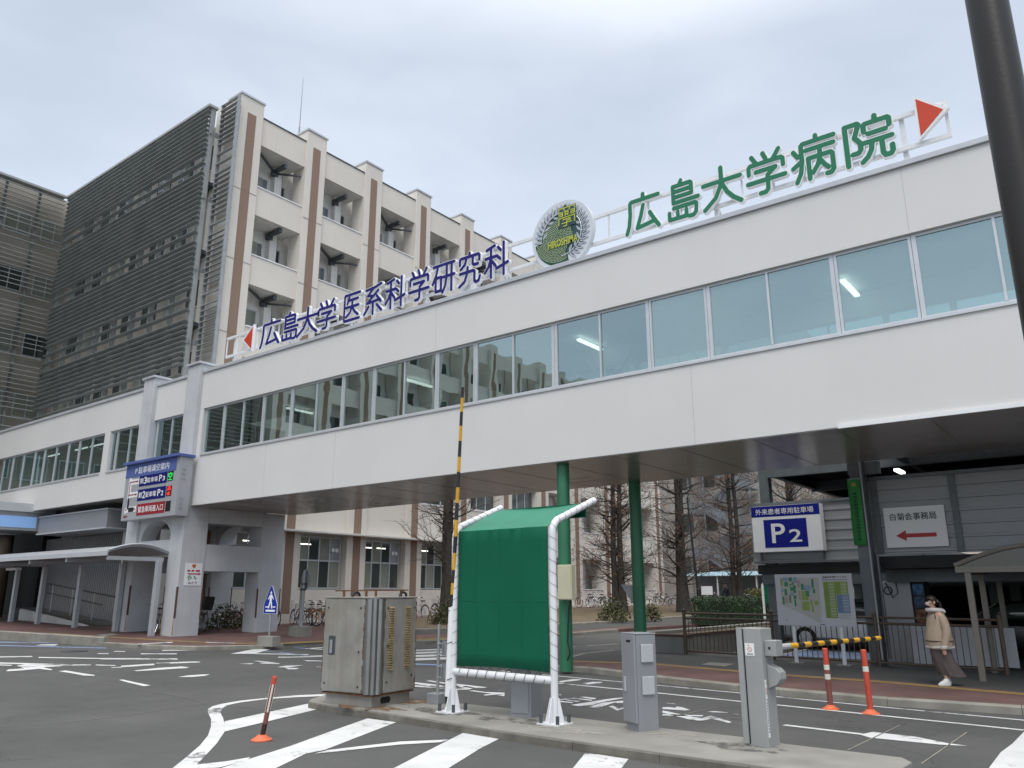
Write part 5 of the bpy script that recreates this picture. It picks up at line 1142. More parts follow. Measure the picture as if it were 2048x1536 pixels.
# ---- barrier gate with boom arm
M['gate_grey'] = mat('gate_painted_steel', (.35, .36, .355), .5, .2, .07, 2, streak=.18, stain_col=(.22, .22, .2))
mga, w = axes(G(1538, 1496, ISL), G(1569, 1487, ISL))
gt_ = thing('barrier_gate', 'grey car park barrier gate unit with warning stickers on the island', 'barrier', tuple(mga.translation))
gh = 1.25; gd = .265
mb = MB(); mb.box(0, .27, 0, gd, -.01, gh, mga); part(mb, 'cabinet', 'gate_grey', gt_, bev=.008)
mb = MB(); mb.box(-.03, -.003, gd-.045, gd+.02, .02, gh+.004, mga); part(mb, 'edge_strip', 'gate_grey', gt_, bev=.004)
mb = MB(); mb.box(-.006, -.0015, gd-.056, gd-.046, .02, gh-.01, mga); part(mb, 'door_gap', 'dark', gt_)
mb = MB(); mb.box(.07, .24, -.14, -.002, .95, 1.12, mga); hs = part(mb, 'arm_housing', 'gate_grey', gt_, bev=.006)
mb = MB(); mb.box(.066, .0695, -.075, -.05, 1.025, 1.05, mga); part(mb, 'keyhole', 'dark', hs)
mb = MB(); mb.prism([(-.002, .86), (-.11, .82), (-.15, .78), (-.155, .71), (-.11, .65), (-.002, .60)], mga @ Vector((.09, 0, 0)), (mga.to_3x3() @ Vector((0, 1, 0))), ZU, (mga.to_3x3() @ Vector((.15, 0, 0)))); part(mb, 'arm_hinge_cover', 'gate_grey', gt_, bev=.006)
def onface(bx, u0, u1, z0, z1, d, m, name):   # thin plates on the x=0 face; u runs from the right edge (0) to the left (gd)
    mb = MB(); mb.box(-.0015-d, -.0015, u0, u1, z0, z1, mga); return part(mb, name, m, gt_)
onface(0, .085, .20, .95, 1.085, .003, 'sign_white', 'warning_sticker')
Rm = mga.to_3x3()
def stick(mb2, u, z, name, m): return part(place(mb2, mga @ Vector((-.0055, u, z)), -(Rm @ Vector((0, 1, 0))), ZU), name, m, gt_, fixn=False)
ring = MB(); n = 20
for i in range(n):
    a, b = 2*math.pi*i/n, 2*math.pi*(i+1)/n; ring.quad((.026*math.cos(a), .026*math.sin(a), 0), (.026*math.cos(b), .026*math.sin(b), 0), (.021*math.cos(b), .021*math.sin(b), 0), (.021*math.cos(a), .021*math.sin(a), 0))
ring.quad((-.016, .019, 0), (-.019, .016, 0), (.016, -.019, 0), (.019, -.016, 0))
stick(ring, .142, 1.015, 'prohibition_ring', 'arrow_red'); t3 = MB(); t3.poly([(-.012, 0, 0), (.012, 0, 0), (0, .02, 0)]); stick(t3, .155, 1.054, 'warning_triangle', 'yellow')
t4 = MB()
for i in range(5): t4.quad((-.035+i*.015, 0, 0), (-.024+i*.015, 0, 0), (-.024+i*.015, .012, 0), (-.035+i*.015, .012, 0))
stick(t4, .142, .962, 'sticker_print', 'ink')
mb = MB(); mb.box(.012, .05, -.004, -.0015, .10, .70, mga); part(mb, 'warning_strip', 'sign_white', gt_)
r2 = MB()
for p in ring.v: r2.v.append((p[0]*.7, p[1]*1.5, p[2]))
r2.f = ring.f
part(place(r2, mga @ Vector((.031, -.0055, .58)), Rm @ Vector((1, 0, 0)), ZU), 'prohibition_ring', 'arrow_red', gt_, fixn=False)
mb = MB()
for i in range(12): mb.box(.022, .038, -.0055, -.0042, .48-i*.03, .498-i*.03, mga)
part(mb, 'sticker_print', 'ink', gt_)
mb = MB(); mb.prism([(-.01, 0), (.01, 0), (0, .02)], mga @ Vector((.031, -.0055, .66)), Rm @ Vector((1, 0, 0)), ZU, Rm @ Vector((0, .0012, 0))); part(mb, 'warning_triangle', 'yellow', gt_)
# boom arm: lies level, held by the gate
ga = onY(1578, 1292, aY+.05); 
a0_ = mga @ Vector((.235, -.07, 1.035))
CAM_O = Vector((0, 0, CAM_H)); q0 = CAM_O+ray(1579, 1292)*((a0_-CAM_O).dot(_f)+.06); rt = ray(1759, 1276); q1 = CAM_O+rt*((q0.z+.0-CAM_H)/rt.z if abs(rt.z) > .012 else 9)
if not (6 < (q1-CAM_O).dot(_f) < 16): q1 = CAM_O+rt*((q0-CAM_O).dot(_f)+2.2)
arm = thing('boom_arm', 'yellow and black striped boom arm reaching out level from the grey barrier gate', 'boom arm', tuple(q0))
mb = MB(); mb.tube([a0_, q0], .035, 10); part(mb, 'arm_socket', 'gate_grey', arm)
nb_ = 15
for k in range(nb_):
    ta, tb = k/nb_, (k+1)/nb_; mb = MB(); mb.tube([q0.lerp(q1, ta), q0.lerp(q1, tb)], [.031-.004*ta, .031-.004*tb], 12); part(mb, 'stripe_band', 'yellow' if k % 2 == 0 else 'boom_black', arm, smooth=True)
# ---- rubber bollards
M['bol_red'] = mat('bollard_red', (.52, .075, .045), .5, 0, .2, 4, stain=.25, stain_col=(.25, .07, .05)); M['bol_dull'] = mat('bollard_faded', (.22, .075, .06), .6, 0, .25, 4); M['bol_orange'] = mat('bollard_orange', (.62, .14, .06), .5, 0, .2, 4); M['reflect'] = mat('reflective_white', (.66, .64, .56), .4, 0, .1, 6); M['grime'] = mat('grimy_rubber', (.05, .02, .017), .8, 0, .4, 12)
def bollard(px, label, bands, tilt=(0, 0), hgt=.9, r=.042, base='bol_orange', group=None):
    p = G(px[0], px[1], 0); t = thing('bollard', label, 'bollard', (p.x, p.y, 0), group=group)
    mb = MB(); mb.lathe([(.13, 0), (.128, .012), (.085, .035), (.055, .06), (.045, .065)], (0, 0, .003), 20); part(mb, 'base', base, t, world=False, smooth=True)
    d = Vector((tilt[0], tilt[1], 1)).normalized()
    for z0, z1, m in bands:
        k = 1.03 if m == 'reflect' else 1
        mb = MB(); mb.tube([d*(.06+z0*hgt), d*(.06+z1*hgt)], r*k, 16); part(mb, 'reflective_band' if m == 'reflect' else 'shaft', m, t, world=False, smooth=True)
    mb = MB(); e = d*(.06+hgt); mb.tube([e, e+d*.015], [r, r*.8], 16); part(mb, 'cap', bands[-1][2], t, world=False)
    return t
bollard((1662, 1419), 'faded red rubber bollard with two white bands, nearer the barrier gate', [(0, .46, 'bol_dull'), (.46, .555, 'reflect'), (.555, .63, 'bol_dull'), (.63, .72, 'reflect'), (.72, 1, 'bol_red')], (-.005, 0), .83, group=None)
bollard((1742, 1428), 'bright red rubber bollard with a single white band, right of the faded one', [(0, .64, 'bol_red'), (.64, .73, 'reflect'), (.73, 1, 'bol_red')], (-.01, 0), .84)
t = bollard((523, 1481), 'battered bollard leaning to the right on the zebra hatching, orange base', [(0, .20, 'grime'), (.20, .42, 'bol_dull'), (.42, .88, 'bol_dull'), (.88, 1, 'bol_red')], (.125, .08), .68, .03)
d = Vector((.125, .08, 1)).normalized(); mb = MB()
for a in range(4):
    an = a*math.pi/2+.9; o = Vector((math.cos(an), math.sin(an), 0))*.0285; mb.bar(d*(.06+.40*.68)+o, d*(.06+.88*.68)+o, .02, .008, (math.cos(an), math.sin(an), 0))
part(mb, 'reflective_strip', 'reflect', t, world=False)
# ---- dark pole at the right edge
cpx = Vector((0, 0, CAM_H))+ray(1984, 60)*4.3
dp = thing('dark_pole', 'thick dark brown steel pole close by at the right edge', 'pole', (cpx.x, cpx.y, 0))
M['dark_pole'] = mat('dark_pole_paint', (.030, .027, .025), .38, .2, .15, 2, .1, 50); depth = (cpx-Vector((0, 0, CAM_H))).dot(_f)
mb = MB(); mb.cyl((0, 0, -.05), .106, 7, 40, .098); part(mb, 'shaft', 'dark_pole', dp, world=False, smooth=True); mb = MB(); mb.cyl((0, 0, 0), .2, .03, 24); part(mb, 'base_plate', 'dark_steel', dp, world=False)

# ================================================================== LEFT PAVEMENT SIGNS
M['sign_blue'] = mat('traffic_blue', (.012, .035, .27), .5, 0, .04, 2, spec=.2)
p = G(537, 1290, .12)
cs = thing('crosswalk_sign', 'blue pentagonal pedestrian crossing sign on thin post in a concrete block', 'traffic sign', (p.x, p.y, p.z), R(4))
mb = MB(); mb.prism([(-.36, 0), (.36, 0), (.33, .30), (-.33, .30)], (0, -.16, -.04), XR, ZU, (0, .32, 0)); part(mb, 'base_block', 'concrete', cs, world=False, bev=.012)
mb = MB(); mb.cyl((.0, 0, .25), .03, 1.4, 12); part(mb, 'post', 'galv', cs, world=False, smooth=True)
hz = .92
pent = [(-.30, 0), (.30, 0), (.295, .26), (.03, .80), (-.03, .80), (-.295, .26)]
mb = MB(); mb.prism([(x*1.06, z*1.03-.012) for x, z in pent], (0, -.035, hz), XR, ZU, (0, .012, 0)); fb = part(mb, 'sign_board', 'sign_white', cs, world=False)
mb = MB(); mb.prism(pent, (0, -.040, hz), XR, ZU, (0, .0045, 0)); part(mb, 'blue_face', 'sign_blue', fb, world=False)
mb = MB(); y = -.0445
def pl(pts): mb.prism(pts, (0, y, hz), XR, ZU, (0, .004, 0))
pl([(-.20, .05), (.22, .05), (.22, .105), (-.20, .105)]); pl([(-.22, .17), (-.10, .17), (-.10, .205), (-.22, .205)]); pl([(.12, .17), (.23, .17), (.23, .205), (.12, .205)])
pl([(-.03, .62), (.0, .655), (.035, .62), (.03, .57), (-.02, .57)]); pl([(-.05, .55), (.05, .555), (.045, .36), (-.045, .36)]); pl([(-.04, .36), (.015, .36), (-.06, .14), (-.11, .15)]); pl([(.0, .36), (.045, .36), (.10, .15), (.05, .14)])
pl([(-.05, .54), (-.13, .42), (-.115, .40), (-.045, .47)]); pl([(.05, .55), (.13, .43), (.115, .405), (.045, .48)])
part(mb, 'pedestrian_symbol', 'white_ink', fb, world=False)
p = G(600, 1272, .12)
rs = thing('round_sign', 'round sign seen from its grey back, double post in a concrete block near the bicycles', 'traffic sign', (p.x, p.y, p.z), R(-12))
mb = MB(); mb.prism([(-.34, 0), (.34, 0), (.31, .38), (-.31, .38)], (0, -.28, -.04), XR, ZU, (0, .56, 0)); part(mb, 'base_block', 'concrete', rs, world=False, bev=.015)
mb = MB(); mb.cyl((.06, 0, .3), .05, 1.95, 12); mb.cyl((-.07, 0, .3), .038, 1.0, 12); part(mb, 'post', 'galv', rs, world=False, smooth=True)
mb = MB(); mb.tube([(-.02, .09, 1.95), (-.02, .105, 1.95)], .34, 28); mb.box(-.3, .3, .07, .088, 1.93, 1.97); part(mb, 'sign_disc', 'galv', rs, world=False)
mb = MB(); mb.box(-.12, .14, -.06, .06, 1.55, 1.62); mb.box(-.12, .14, -.06, .06, 1.75, 1.80); part(mb, 'clamp', 'dark_steel', rs, world=False)
mb = MB(); mb.box(-.17, -.0, -.03, -.015, .95, 1.75); part(mb, 'side_plate', 'galv', rs, world=False)
p = onX(1271, 1250, 0) if False else Vector((0, 0, 0)); _d = ray(1271, 1250); p = Vector((_d.x*22.5/_d.y, 22.5, 0)); p.z = T(p.x, p.y)+.12; ssz = onY(1268, 1169, 22.5).z-p.z
ss = thing('triangular_sign', 'grey back of a downward triangular sign on a thin post behind the utility cabinet', 'traffic sign', (p.x, p.y, p.z), R(35))
mb = MB(); mb.cyl((0, 0, -.02), .04, ssz+.05, 12); part(mb, 'post', 'galv', ss, world=False, smooth=True)
mb = MB(); mb.prism([(-.40, ssz), (.40, ssz), (0, ssz-.69)], (0, .045, 0), XR, ZU, (0, .012, 0)); mb.box(-.38, .38, .02, .044, ssz-.06, ssz-.01); part(mb, 'sign_board', 'galv', ss, world=False)
jb = thing('junction_box', 'cream junction box strapped to the near green column with a hanging cable', 'box', (-10.6, 15.45, 1.5))
ja = onY(1118, 1130, 15.38); jc = onY(1148, 1200, 15.38)
M['cream_box'] = mat('cream_box', (.52, .50, .36), .5, 0, .06, 3)
mb = MB(); mb.box(ja.x, jc.x, 15.3, 15.455, jc.z, ja.z); part(mb, 'casing', 'cream_box', jb, bev=.012); mb = MB(); mb.box(ja.x+.02, jc.x-.02, 15.285, 15.298, jc.z+.02, ja.z-.02); part(mb, 'door', 'cream_box', jb, bev=.005)
mb = MB(); mb.tube([(jc.x-.1, 15.4, jc.z), (jc.x-.18, 15.42, jc.z-.25), (jc.x-.22, 15.42, jc.z-.9), (jc.x-.16, 15.42, jc.z-1.15), (jc.x-.25, 15.44, jc.z-1.3)], .018, 6); part(mb, 'cable', 'black', jb)
# ================================================================== CAR PARK STRUCTURE
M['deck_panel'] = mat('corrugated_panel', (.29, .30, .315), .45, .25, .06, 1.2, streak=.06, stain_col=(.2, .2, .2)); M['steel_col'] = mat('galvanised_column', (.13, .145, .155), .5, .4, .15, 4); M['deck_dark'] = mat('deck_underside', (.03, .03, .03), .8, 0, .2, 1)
cpk = thing('car_park_deck', 'two-storey steel car park with grey ribbed parapet panels', 'car park', (0, 24, .15))
def ribbed(x0, x1, y, z0, z1, name='parapet_panel', posts=()):
    n = 6; h = (z1-z0)/n; prof = []
    for i in range(n):
        b = z0+h*i; prof += [(0, b), (0, b+h*.12), (.03, b+h*.16), (.03, b+h*.34), (.0, b+h*.38), (0, b+h*.98)]
    prof += [(0, z1), (.08, z1), (.08, z0)]
    mb = MB(); mb.prism([(-p[0]+0, p[1]) for p in prof], (x0, y+.03, 0), (0, 1, 0), ZU, (x1-x0, 0, 0)) if False else mb.prism([(.03-p[0] if p[0] < .05 else p[0], p[1]) for p in prof], (x0, y, 0), (0, 1, 0), ZU, (x1-x0, 0, 0))
    part(mb, name, 'deck_panel', cpk)
    mb = MB(); mb.box(x0-.02, x1+.02, y-.04, y+.14, z1+.003, z1+.08); part(mb, 'parapet_coping', 'steel_col', cpk)
    for px in posts: mb = MB(); mb.box(px-.07, px+.07, y-.03, y-.005, z0+.002, z1-.002); part(mb, 'panel_post', 'steel_col', cpk)
PY = 20.3
ribbed(-5.05, 40, PY, 2.62, 4.36, posts=(-4.72, -3.05, -1.4, .3))
P2Y = 24.3
ribbed(-9.35, -4.6, P2Y, 2.62, 4.36)
mb = MB(); mb.box(-9.35, -9.27, P2Y+.16, 74, 2.62, 4.36); part(mb, 'parapet_panel', 'deck_panel', cpk)
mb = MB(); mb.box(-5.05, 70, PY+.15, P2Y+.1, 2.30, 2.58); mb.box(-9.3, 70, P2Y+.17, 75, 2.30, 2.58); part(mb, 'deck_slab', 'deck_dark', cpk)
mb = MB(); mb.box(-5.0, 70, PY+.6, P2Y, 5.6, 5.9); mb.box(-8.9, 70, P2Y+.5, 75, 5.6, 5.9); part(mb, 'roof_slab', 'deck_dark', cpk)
mb = MB()
for y in (21.4, 24.6, 29, 34, 39): mb.box(-8.8 if y > 24 else -4.9, 20, y-.1, y+.1, 5.25, 5.595); mb.box(-9.2 if y > 24 else -4.9, 20, y-.1, y+.1, 2.0, 2.295)
for x in (-8.7, -4.7, 1, 7, 13): mb.box(x-.09, x+.09, 21.6 if x > -5 else 24.8, 43, 5.3, 5.59)
part(mb, 'beam', 'steel_col', cpk)
cc = G(1762, 1333, .12)
for (x, y) in ((-4.98, 20.05), (-8.95, 24.75), (1.0, 20.7), (-8.9, 34), (1, 29), (7, 20.7), (7, 29), (-3.6, 34), (1, 39), (-8.9, 43), (-3.6, 29), (13, 29), (13, 20.7)):
    z = T(x, y); top = 5.6 if y > 20.5 else 5.6
    mb = MB(); mb.box(x-.15, x+.15, y-.15, y-.12, z, 5.58); mb.box(x-.15, x+.15, y+.12, y+.15, z, 5.58); mb.box(x-.11, x+.11, y-.119, y+.119, z, 5.58); part(mb, 'column', 'steel_col', cpk)
mb = MB(); mb.box(-5.2, -4.5, 20.02, 20.26, 4.5, 4.78); part(mb, 'bracket', 'steel_col', cpk)
q = onY(1800, 943, 22); mb = MB(); mb.box(q.x-.06, q.x+.06, 21.6, 22.3, q.z-.03, q.z+.03); part(mb, 'ceiling_lamp', 'tube', cpk)
mb = MB(); [mb.box(a, b, 74.9, 75.0, .4, 2.3) for a, b in ((-9.2, 2), (4, 11), (12.5, 22), (23, 36), (38, 70))]; mb.box(69.9, 70, 21, 74.8, .3, 5.6); mb.box(-9.18, -9.1, 35.5, 74.8, .3, 2.295); mb.box(-2, 70, 72.9, 73, 2.6, 5.6); part(mb, 'added_dark_wall', 'deck_dark', cpk)  # dark walls added to shut out light and keep the deck interior black
mb = MB(); mb.tube([(-4.75, 20.0, 2.62), (-4.72, 20.0, .3)], .04, 8); part(mb, 'downpipe', 'steel_col', cpk)
sheet('car_park_floor', [[(-9, 21.3), (70, 21.3), (70, 75), (-9, 75)]], .006, 'path_asphalt')
mb = MB()
for x in (-8.2, -5.6, -3.0): mark('parking_line', ribbon([(x, 22.2), (x, 26.8)], .1), z=.012)
mark('parking_bay_blue', [[(-8.1, 22.6), (-5.7, 22.6), (-5.7, 24.6), (-8.1, 24.6)]], 'road_blue', z=.011)
# P2 box sign
M['p2_navy'] = mat('p2_navy', (.010, .016, .22), .6, 0, .03, 2, spec=.12)
bx0, bx1 = onY(1505, 1060, P2Y-.4).x, onY(1643, 1060, P2Y-.4).x; bz1 = onY(1570, 1010, P2Y-.4).z; bz0 = onY(1577, 1103, P2Y-.4).z
p2 = thing('parking_box_sign', 'white and blue P2 outpatient parking box sign hung on the ribbed deck parapet', 'sign', ((bx0+bx1)/2, P2Y-.2, bz0))
mb = MB(); mb.box(bx0, bx1, P2Y-.4, P2Y-.045, bz0, bz1); part(mb, 'casing', 'sign_white', p2, bev=.01)
BH = bz1-bz0; BW = bx1-bx0; fy = P2Y-.4
def plate(o, y, x0, x1, z0, z1, m, name, d=.005): mb = MB(); mb.box(x0, x1, y-d, y-.0005, z0, z1); return part(mb, name, m, o)
plate(p2, fy, bx0+.005, bx1-.005, bz1-BH*.235, bz1-.005, 'p2_navy', 'header')
plate(p2, fy, bx0+BW*.175, bx0+BW*.80, bz0+BH*.09, bz0+BH*.70, 'p2_navy', 'panel')
def ptext(o, body, cx, y, cz, h, w, m='white_ink', bold=.015, name='lettering'): return part(place(text_mb(body, h, w, bold, .004), (cx, y-.003, cz), XR, ZU), name, m, o, fixn=False)
ptext(p2, '外来患者専用駐車場', bx0+BW*.49, fy-.006, bz1-BH*.125, BH*.13, BW*.85, bold=.005)
ptext(p2, 'P', bx0+BW*.385, fy-.006, bz0+BH*.40, BH*.42, BW*.20, bold=.012); ptext(p2, '2', bx0+BW*.63, fy-.006, bz0+BH*.335, BH*.27, BW*.175, bold=.012)
for xa in (bx0+.1, bx1-.1): mb = MB(); mb.box(xa, xa+.06, P2Y-.2, P2Y-.12, bz0-.25, bz0-.002); part(mb, 'bracket', 'steel_col', p2)
# office sign
os_ = thing('office_sign', 'white office direction sign with black lettering and red left arrow on ribbed panel', 'sign', (-3.9, PY, 2.76))
ox0, ox1, oz0, oz1 = -4.56, -3.27, 2.76, 3.68
oy = PY-.035
mb = MB(); mb.box(ox0, ox1, oy-.02, oy, oz0, oz1); part(mb, 'panel', 'sign_white', os_, bev=.004)
ptext(os_, '白菊会事務局', (ox0+ox1)/2-.02, oy-.022, oz1-.22, .17, .98, 'ink', .008)
plate(os_, oy-.02, ox0+.06, ox1-.05, oz1-.56, oz1-.34, 'sign_white', 'blank_patch', .003)
mb = MB(); mb.box(ox0+.42, ox1-.22, oy-.026, oy-.0215, oz0+.22, oz0+.31); mb.prism([(ox0+.44, oz0+.14), (ox0+.44, oz0+.39), (ox0+.22, oz0+.265)], (0, oy-.027, 0), XR, ZU, (0, .005, 0)); M['red_arrow'] = mat('red_arrow_ink', (.42, .02, .02), .4); part(mb, 'arrow', 'red_arrow', os_)
# banner on pole
M['banner'] = mat('green_banner', (.035, .25, .06), .7, 0, .1, 3); M['banner_ink'] = mat('banner_dark_ink', (.012, .075, .03), .7); M['gold'] = mat('banner_gold', (.42, .33, .05), .6)
b0, b1 = onY(1697, 960, 19.75), onY(1726, 1090, 19.75); bx_ = onY(1712, 960, 19.75).x
bn = thing('vertical_banner', 'narrow green vertical banner with dark lettering hanging by the car park column', 'banner', (bx_, 19.75, b1.z))
xL, xR = onY(1697, 1010, 19.75).x+.03, onY(1719, 1010, 19.75).x+.06
mb = MB(); nseg = 10
for i in range(nseg+1):
    z = b0.z+(b1.z-b0.z)*i/nseg
    for x in (xL, (xL+xR)/2, xR): mb.v.append((x, 19.75+.015*math.sin(i*1.1+x*3), z))
for i in range(nseg):
    for j in range(2): a = i*3+j; mb.f.append((a, a+1, a+4, a+3))
fb = part(mb, 'cloth', 'banner', bn, smooth=True, fixn=False); s_ = fb.modifiers.new('t', 'SOLIDIFY'); s_.thickness = .004
mb = MB(); cx = (xL+xR)/2; hh = b0.z-b1.z; random.seed(11)
for i in range(13):
    z = b0.z-hh*(.2+.058*i)
    for k in range(4): mb.box(cx-.05, cx+.05, 19.722, 19.724, z-k*.018-.008, z-k*.018) if (i+k) % 3 else mb.box(cx-.01+.01*k, cx+.01+.01*k, 19.722, 19.724, z-.06, z)
part(mb, 'banner_print', 'banner_ink', bn)
mb = MB(); mb.tube([(cx, 19.724, b0.z-hh*.08), (cx, 19.720, b0.z-hh*.08)], .05, 10); part(mb, 'emblem', 'gold', bn)
mb = MB(); mb.tube([(xR+.05, 19.78, .3), (xR+.03, 19.78, b0.z+.55)], .022, 8); mb.tube([(xL, 19.78, b0.z+.02), (xR+.05, 19.78, b0.z+.02)], .012, 6); part(mb, 'pole', 'galv', bn)
# ---------------------------------------------------------------- fence
M['fence'] = mat('brown_fence_paint', (.105, .075, .055), .5, .1, .15, 6)
f0, f1 = Vector((-9.95, 20.5, 0)), Vector((-2.42, 19.45, 0))
fz0, fz1 = T(f0.x, f0.y)+.12, T(f1.x, f1.y)+.12
fn = thing('brown_fence', 'low brown metal fence with thin balusters between the pavement and the car park', 'fence', (f0.x, f0.y, fz0))
def fp_(t, z): p = f0.lerp(f1, t); return Vector((p.x, p.y, fz0+(fz1-fz0)*t+z))
for z, r in ((1.06, .026), (.93, .03), (.09, .024)): mb = MB(); mb.tube([fp_(0, z), fp_(1, z)], r, 8); part(mb, 'rail', 'fence', fn, smooth=True)
for t in (0, .335, .67, 1):
    mb = MB(); mb.tube([fp_(t, -.03), fp_(t, 1.1)], .045, 10); o = part(mb, 'fence_post', 'fence', fn, smooth=True); mb = MB(); c = fp_(t, 1.13); mb.lathe([(.02, -.05), (.05, -.02), (.055, .0), (.04, .035), (.0, .05)], c, 10); part(mb, 'post_cap', 'fence', o, smooth=True)
nbal = 60
for i in range(1, nbal):
    t = i/nbal
    if min(abs(t-k) for k in (0, .335, .67, 1)) < .006: continue
    mb = MB(); mb.tube([fp_(t, .10), fp_(t, .92)], .010, 6, caps=False); part(mb, 'baluster', 'fence', fn)
# planter wall
pw = thing('planter_wall', 'low concrete planter wall with dark red cap at the end of the brown fence', 'wall', (-11, 20, .15))
mb = MB(); mb.box(-11.75, -9.9, 20.55, 20.8, .05, .60); mb.box(-11.75, -11.5, 20.81, 33, .05, .66); mb.box(-10.15, -9.9, 20.81, 30, .05, .62); part(mb, 'wall', 'concrete', pw, bev=.01)
mb = MB(); mb.box(-11.78, -9.87, 20.52, 20.83, .603, .66); mb.box(-10.18, -9.87, 20.835, 30, .623, .68); part(mb, 'cap', 'brown_guard', pw); mb = MB(); mb.box(-11.48, -10.17, 20.82, 32, .3, .56); part(mb, 'soil_fill', 'soil', pw)
# ---------------------------------------------------------------- map board
mY = 19.62; mx0, mx1 = onY(1553.5, 1200, mY).x, onY(1708.5, 1200, mY).x; mz1, mz0 = onY(1627, 1148, mY).z, onY(1636, 1252, mY).z
mp_ = thing('campus_map_board', 'white campus map board on two white posts in front of the brown fence', 'map board', ((mx0+mx1)/2, mY, .2))
mb = MB(); mb.box(mx0, mx1, mY-.02, mY+.02, mz0, mz1); M['map_white'] = mat('map_board_white', (.50, .50, .53), .4, 0, .03, 2); part(mb, 'board', 'map_white', mp_, bev=.004)
for px in (1586, 1681): x = onY(px, 1260, mY).x; mb = MB(); mb.cyl((x, mY+.07, T(x, mY)+.1), .045, mz1-.3-T(x, mY), 12); o = part(mb, 'post', 'frame_white', mp_, smooth=True); mb = MB(); mb.box(x-.15, x+.15, mY-.08, mY+.2, T(x, mY)+.121, T(x, mY)+.14); part(mb, 'foot_plate', 'concrete', o)
MW, MH = mx1-mx0, mz1-mz0
M['map_green'] = mat('map_green', (.05, .22, .10), .6); M['map_lime'] = mat('map_lime', (.25, .34, .09), .6); M['map_blue'] = mat('map_blue', (.22, .30, .42), .6); M['map_pink'] = mat('map_pink', (.40, .27, .26), .6); M['map_list'] = mat('map_list_green', (.20, .29, .06), .6); M['map_list_b'] = mat('map_list_blue', (.13, .20, .32), .6); M['map_road'] = mat('map_road', (.42, .42, .40), .6); M['map_line'] = mat('map_text_line', (.09, .12, .06), .6); M['map_pale'] = mat('map_pale_line', (.55, .58, .52), .6)
def mrect(m, R_, name, d=.004):
    mb = MB()
    for (a, b, c, e) in R_: mb.box(mx0+MW*a, mx0+MW*c, mY-.0205-d, mY-.0205, mz1-MH*e, mz1-MH*b)
    part(mb, name, m, mp_)
# (u0,v0,u1,v1), v downwards
mb = MB(); mb.prism([(.07, .07), (.58, .07), (.58, .75), (.56, .95), (.33, .78), (.07, .60)], (mx0, mY-.0225, mz1), (MW, 0, 0), (0, 0, -MH), (0, .002, 0)); part(mb, 'map_area', 'map_road', mp_)
mrect('map_green', [(.19, .06, .235, .14), (.125, .15, .175, .24), (.195, .19, .22, .225), (.225, .155, .25, .21), (.20, .25, .24, .33), (.24, .215, .275, .37), (.12, .29, .155, .42), (.175, .41, .20, .56), (.235, .41, .275, .49), (.24, .50, .265, .63), (.085, .44, .11, .595), (.345, .185, .38, .31), (.395, .325, .445, .435), (.485, .10, .515, .27), (.495, .285, .525, .375)], 'map_block')
mrect('map_lime', [(.34, .33, .39, .505), (.392, .44, .43, .505), (.34, .535, .435, .71), (.445, .50, .48, .62), (.46, .62, .49, .735), (.50, .515, .55, .605), (.075, .08, .105, .22)], 'map_block')
mrect('map_blue', [(.11, .06, .18, .13), (.25, .06, .295, .17), (.38, .22, .47, .32), (.195, .355, .24, .42), (.08, .29, .11, .35)], 'map_block')
mrect('map_pink', [(.30, .12, .335, .27), (.305, .33, .33, .51), (.12, .45, .16, .57)], 'map_block')
mrect('map_list', [(.635, .15, .785, .845), (.785, .15, .94, .395)], 'index_list'); mrect('map_list_b', [(.79, .40, .945, .745)], 'index_list')
mrect('map_pale', [(.70, .175+.0285*i, .77, .183+.0285*i) for i in range(23)]+[(.85, .175+.0285*i, .925, .183+.0285*i) for i in range(8)]+[(.86, .42+.0285*i, .935, .428+.0285*i) for i in range(11)], 'index_rows', .0055)
mrect('map_line', [(.65, .187+.0285*i, .76, .191+.0285*i) for i in range(23)]+[(.80, .76+.028*i, .94, .764+.028*i) for i in range(4)], 'index_rules', .0055)
ptext(mp_, '広島大学 霞キャンパス', mx0+MW*.785, mY-.022, mz1-MH*.065, MH*.042, MW*.30, 'ink', .01); ptext(mp_, 'Hiroshima University Kasumi Campus', mx0+MW*.785, mY-.022, mz1-MH*.118, MH*.026, MW*.32, 'ink', .006)
mrect('ink', [(.09, .895, .125, .9), (.115, .885, .12, .91), (.55, .965, .61, .978)], 'map_marks')
# ---------------------------------------------------------------- payment booth and vending machine
sY = 21.6
kx0, kx1 = onY(1764, 1220, sY).x, onY(1826, 1220, sY).x
kb = thing('payment_booth', 'plain light grey machine booth with a coiled black cable behind the fence', 'booth', ((kx0+kx1)/2, sY+.4, .2))
mb = MB(); mb.box(kx0, kx1, sY, sY+.8, T(kx0, sY), 2.02); M['booth'] = mat('booth_grey', (.44, .45, .47), .5, .1, .05, 1.5); part(mb, 'body', 'booth', kb, bev=.015)
mb = MB(); cxk = kx0+(kx1-kx0)*.28; cz = 1.80; mb.tube([(cxk+.09*math.cos(a), sY-.02, cz+.09*math.sin(a)) for a in [w*.4 for w in range(16)]], .015, 6, closed=True); mb.tube([(cxk-.05, sY-.02, 2.0), (cxk+.1, sY-.02, 1.62), (cxk+.22, sY-.02, 1.75), (cxk+.2, sY-.02, 2.0)], .012, 6); part(mb, 'coiled_cable', 'black', kb)
mb = MB(); mb.box(kx0+.45, kx0+.65, sY+.1, sY+.25, 2.022, 2.2); part(mb, 'top_fitting', 'cream_box', kb)
vm = thing('poster_machine', 'tall dark machine with three picture posters beside the light grey booth', 'vending machine', (kx1+.3, sY+.3, .2))
vx0, vx1 = kx1+.02, kx1+.30
mb = MB(); mb.box(vx0, vx1, sY+.03, sY+.7, T(vx0, sY), 2.04); part(mb, 'casing', 'black', vm, bev=.01)
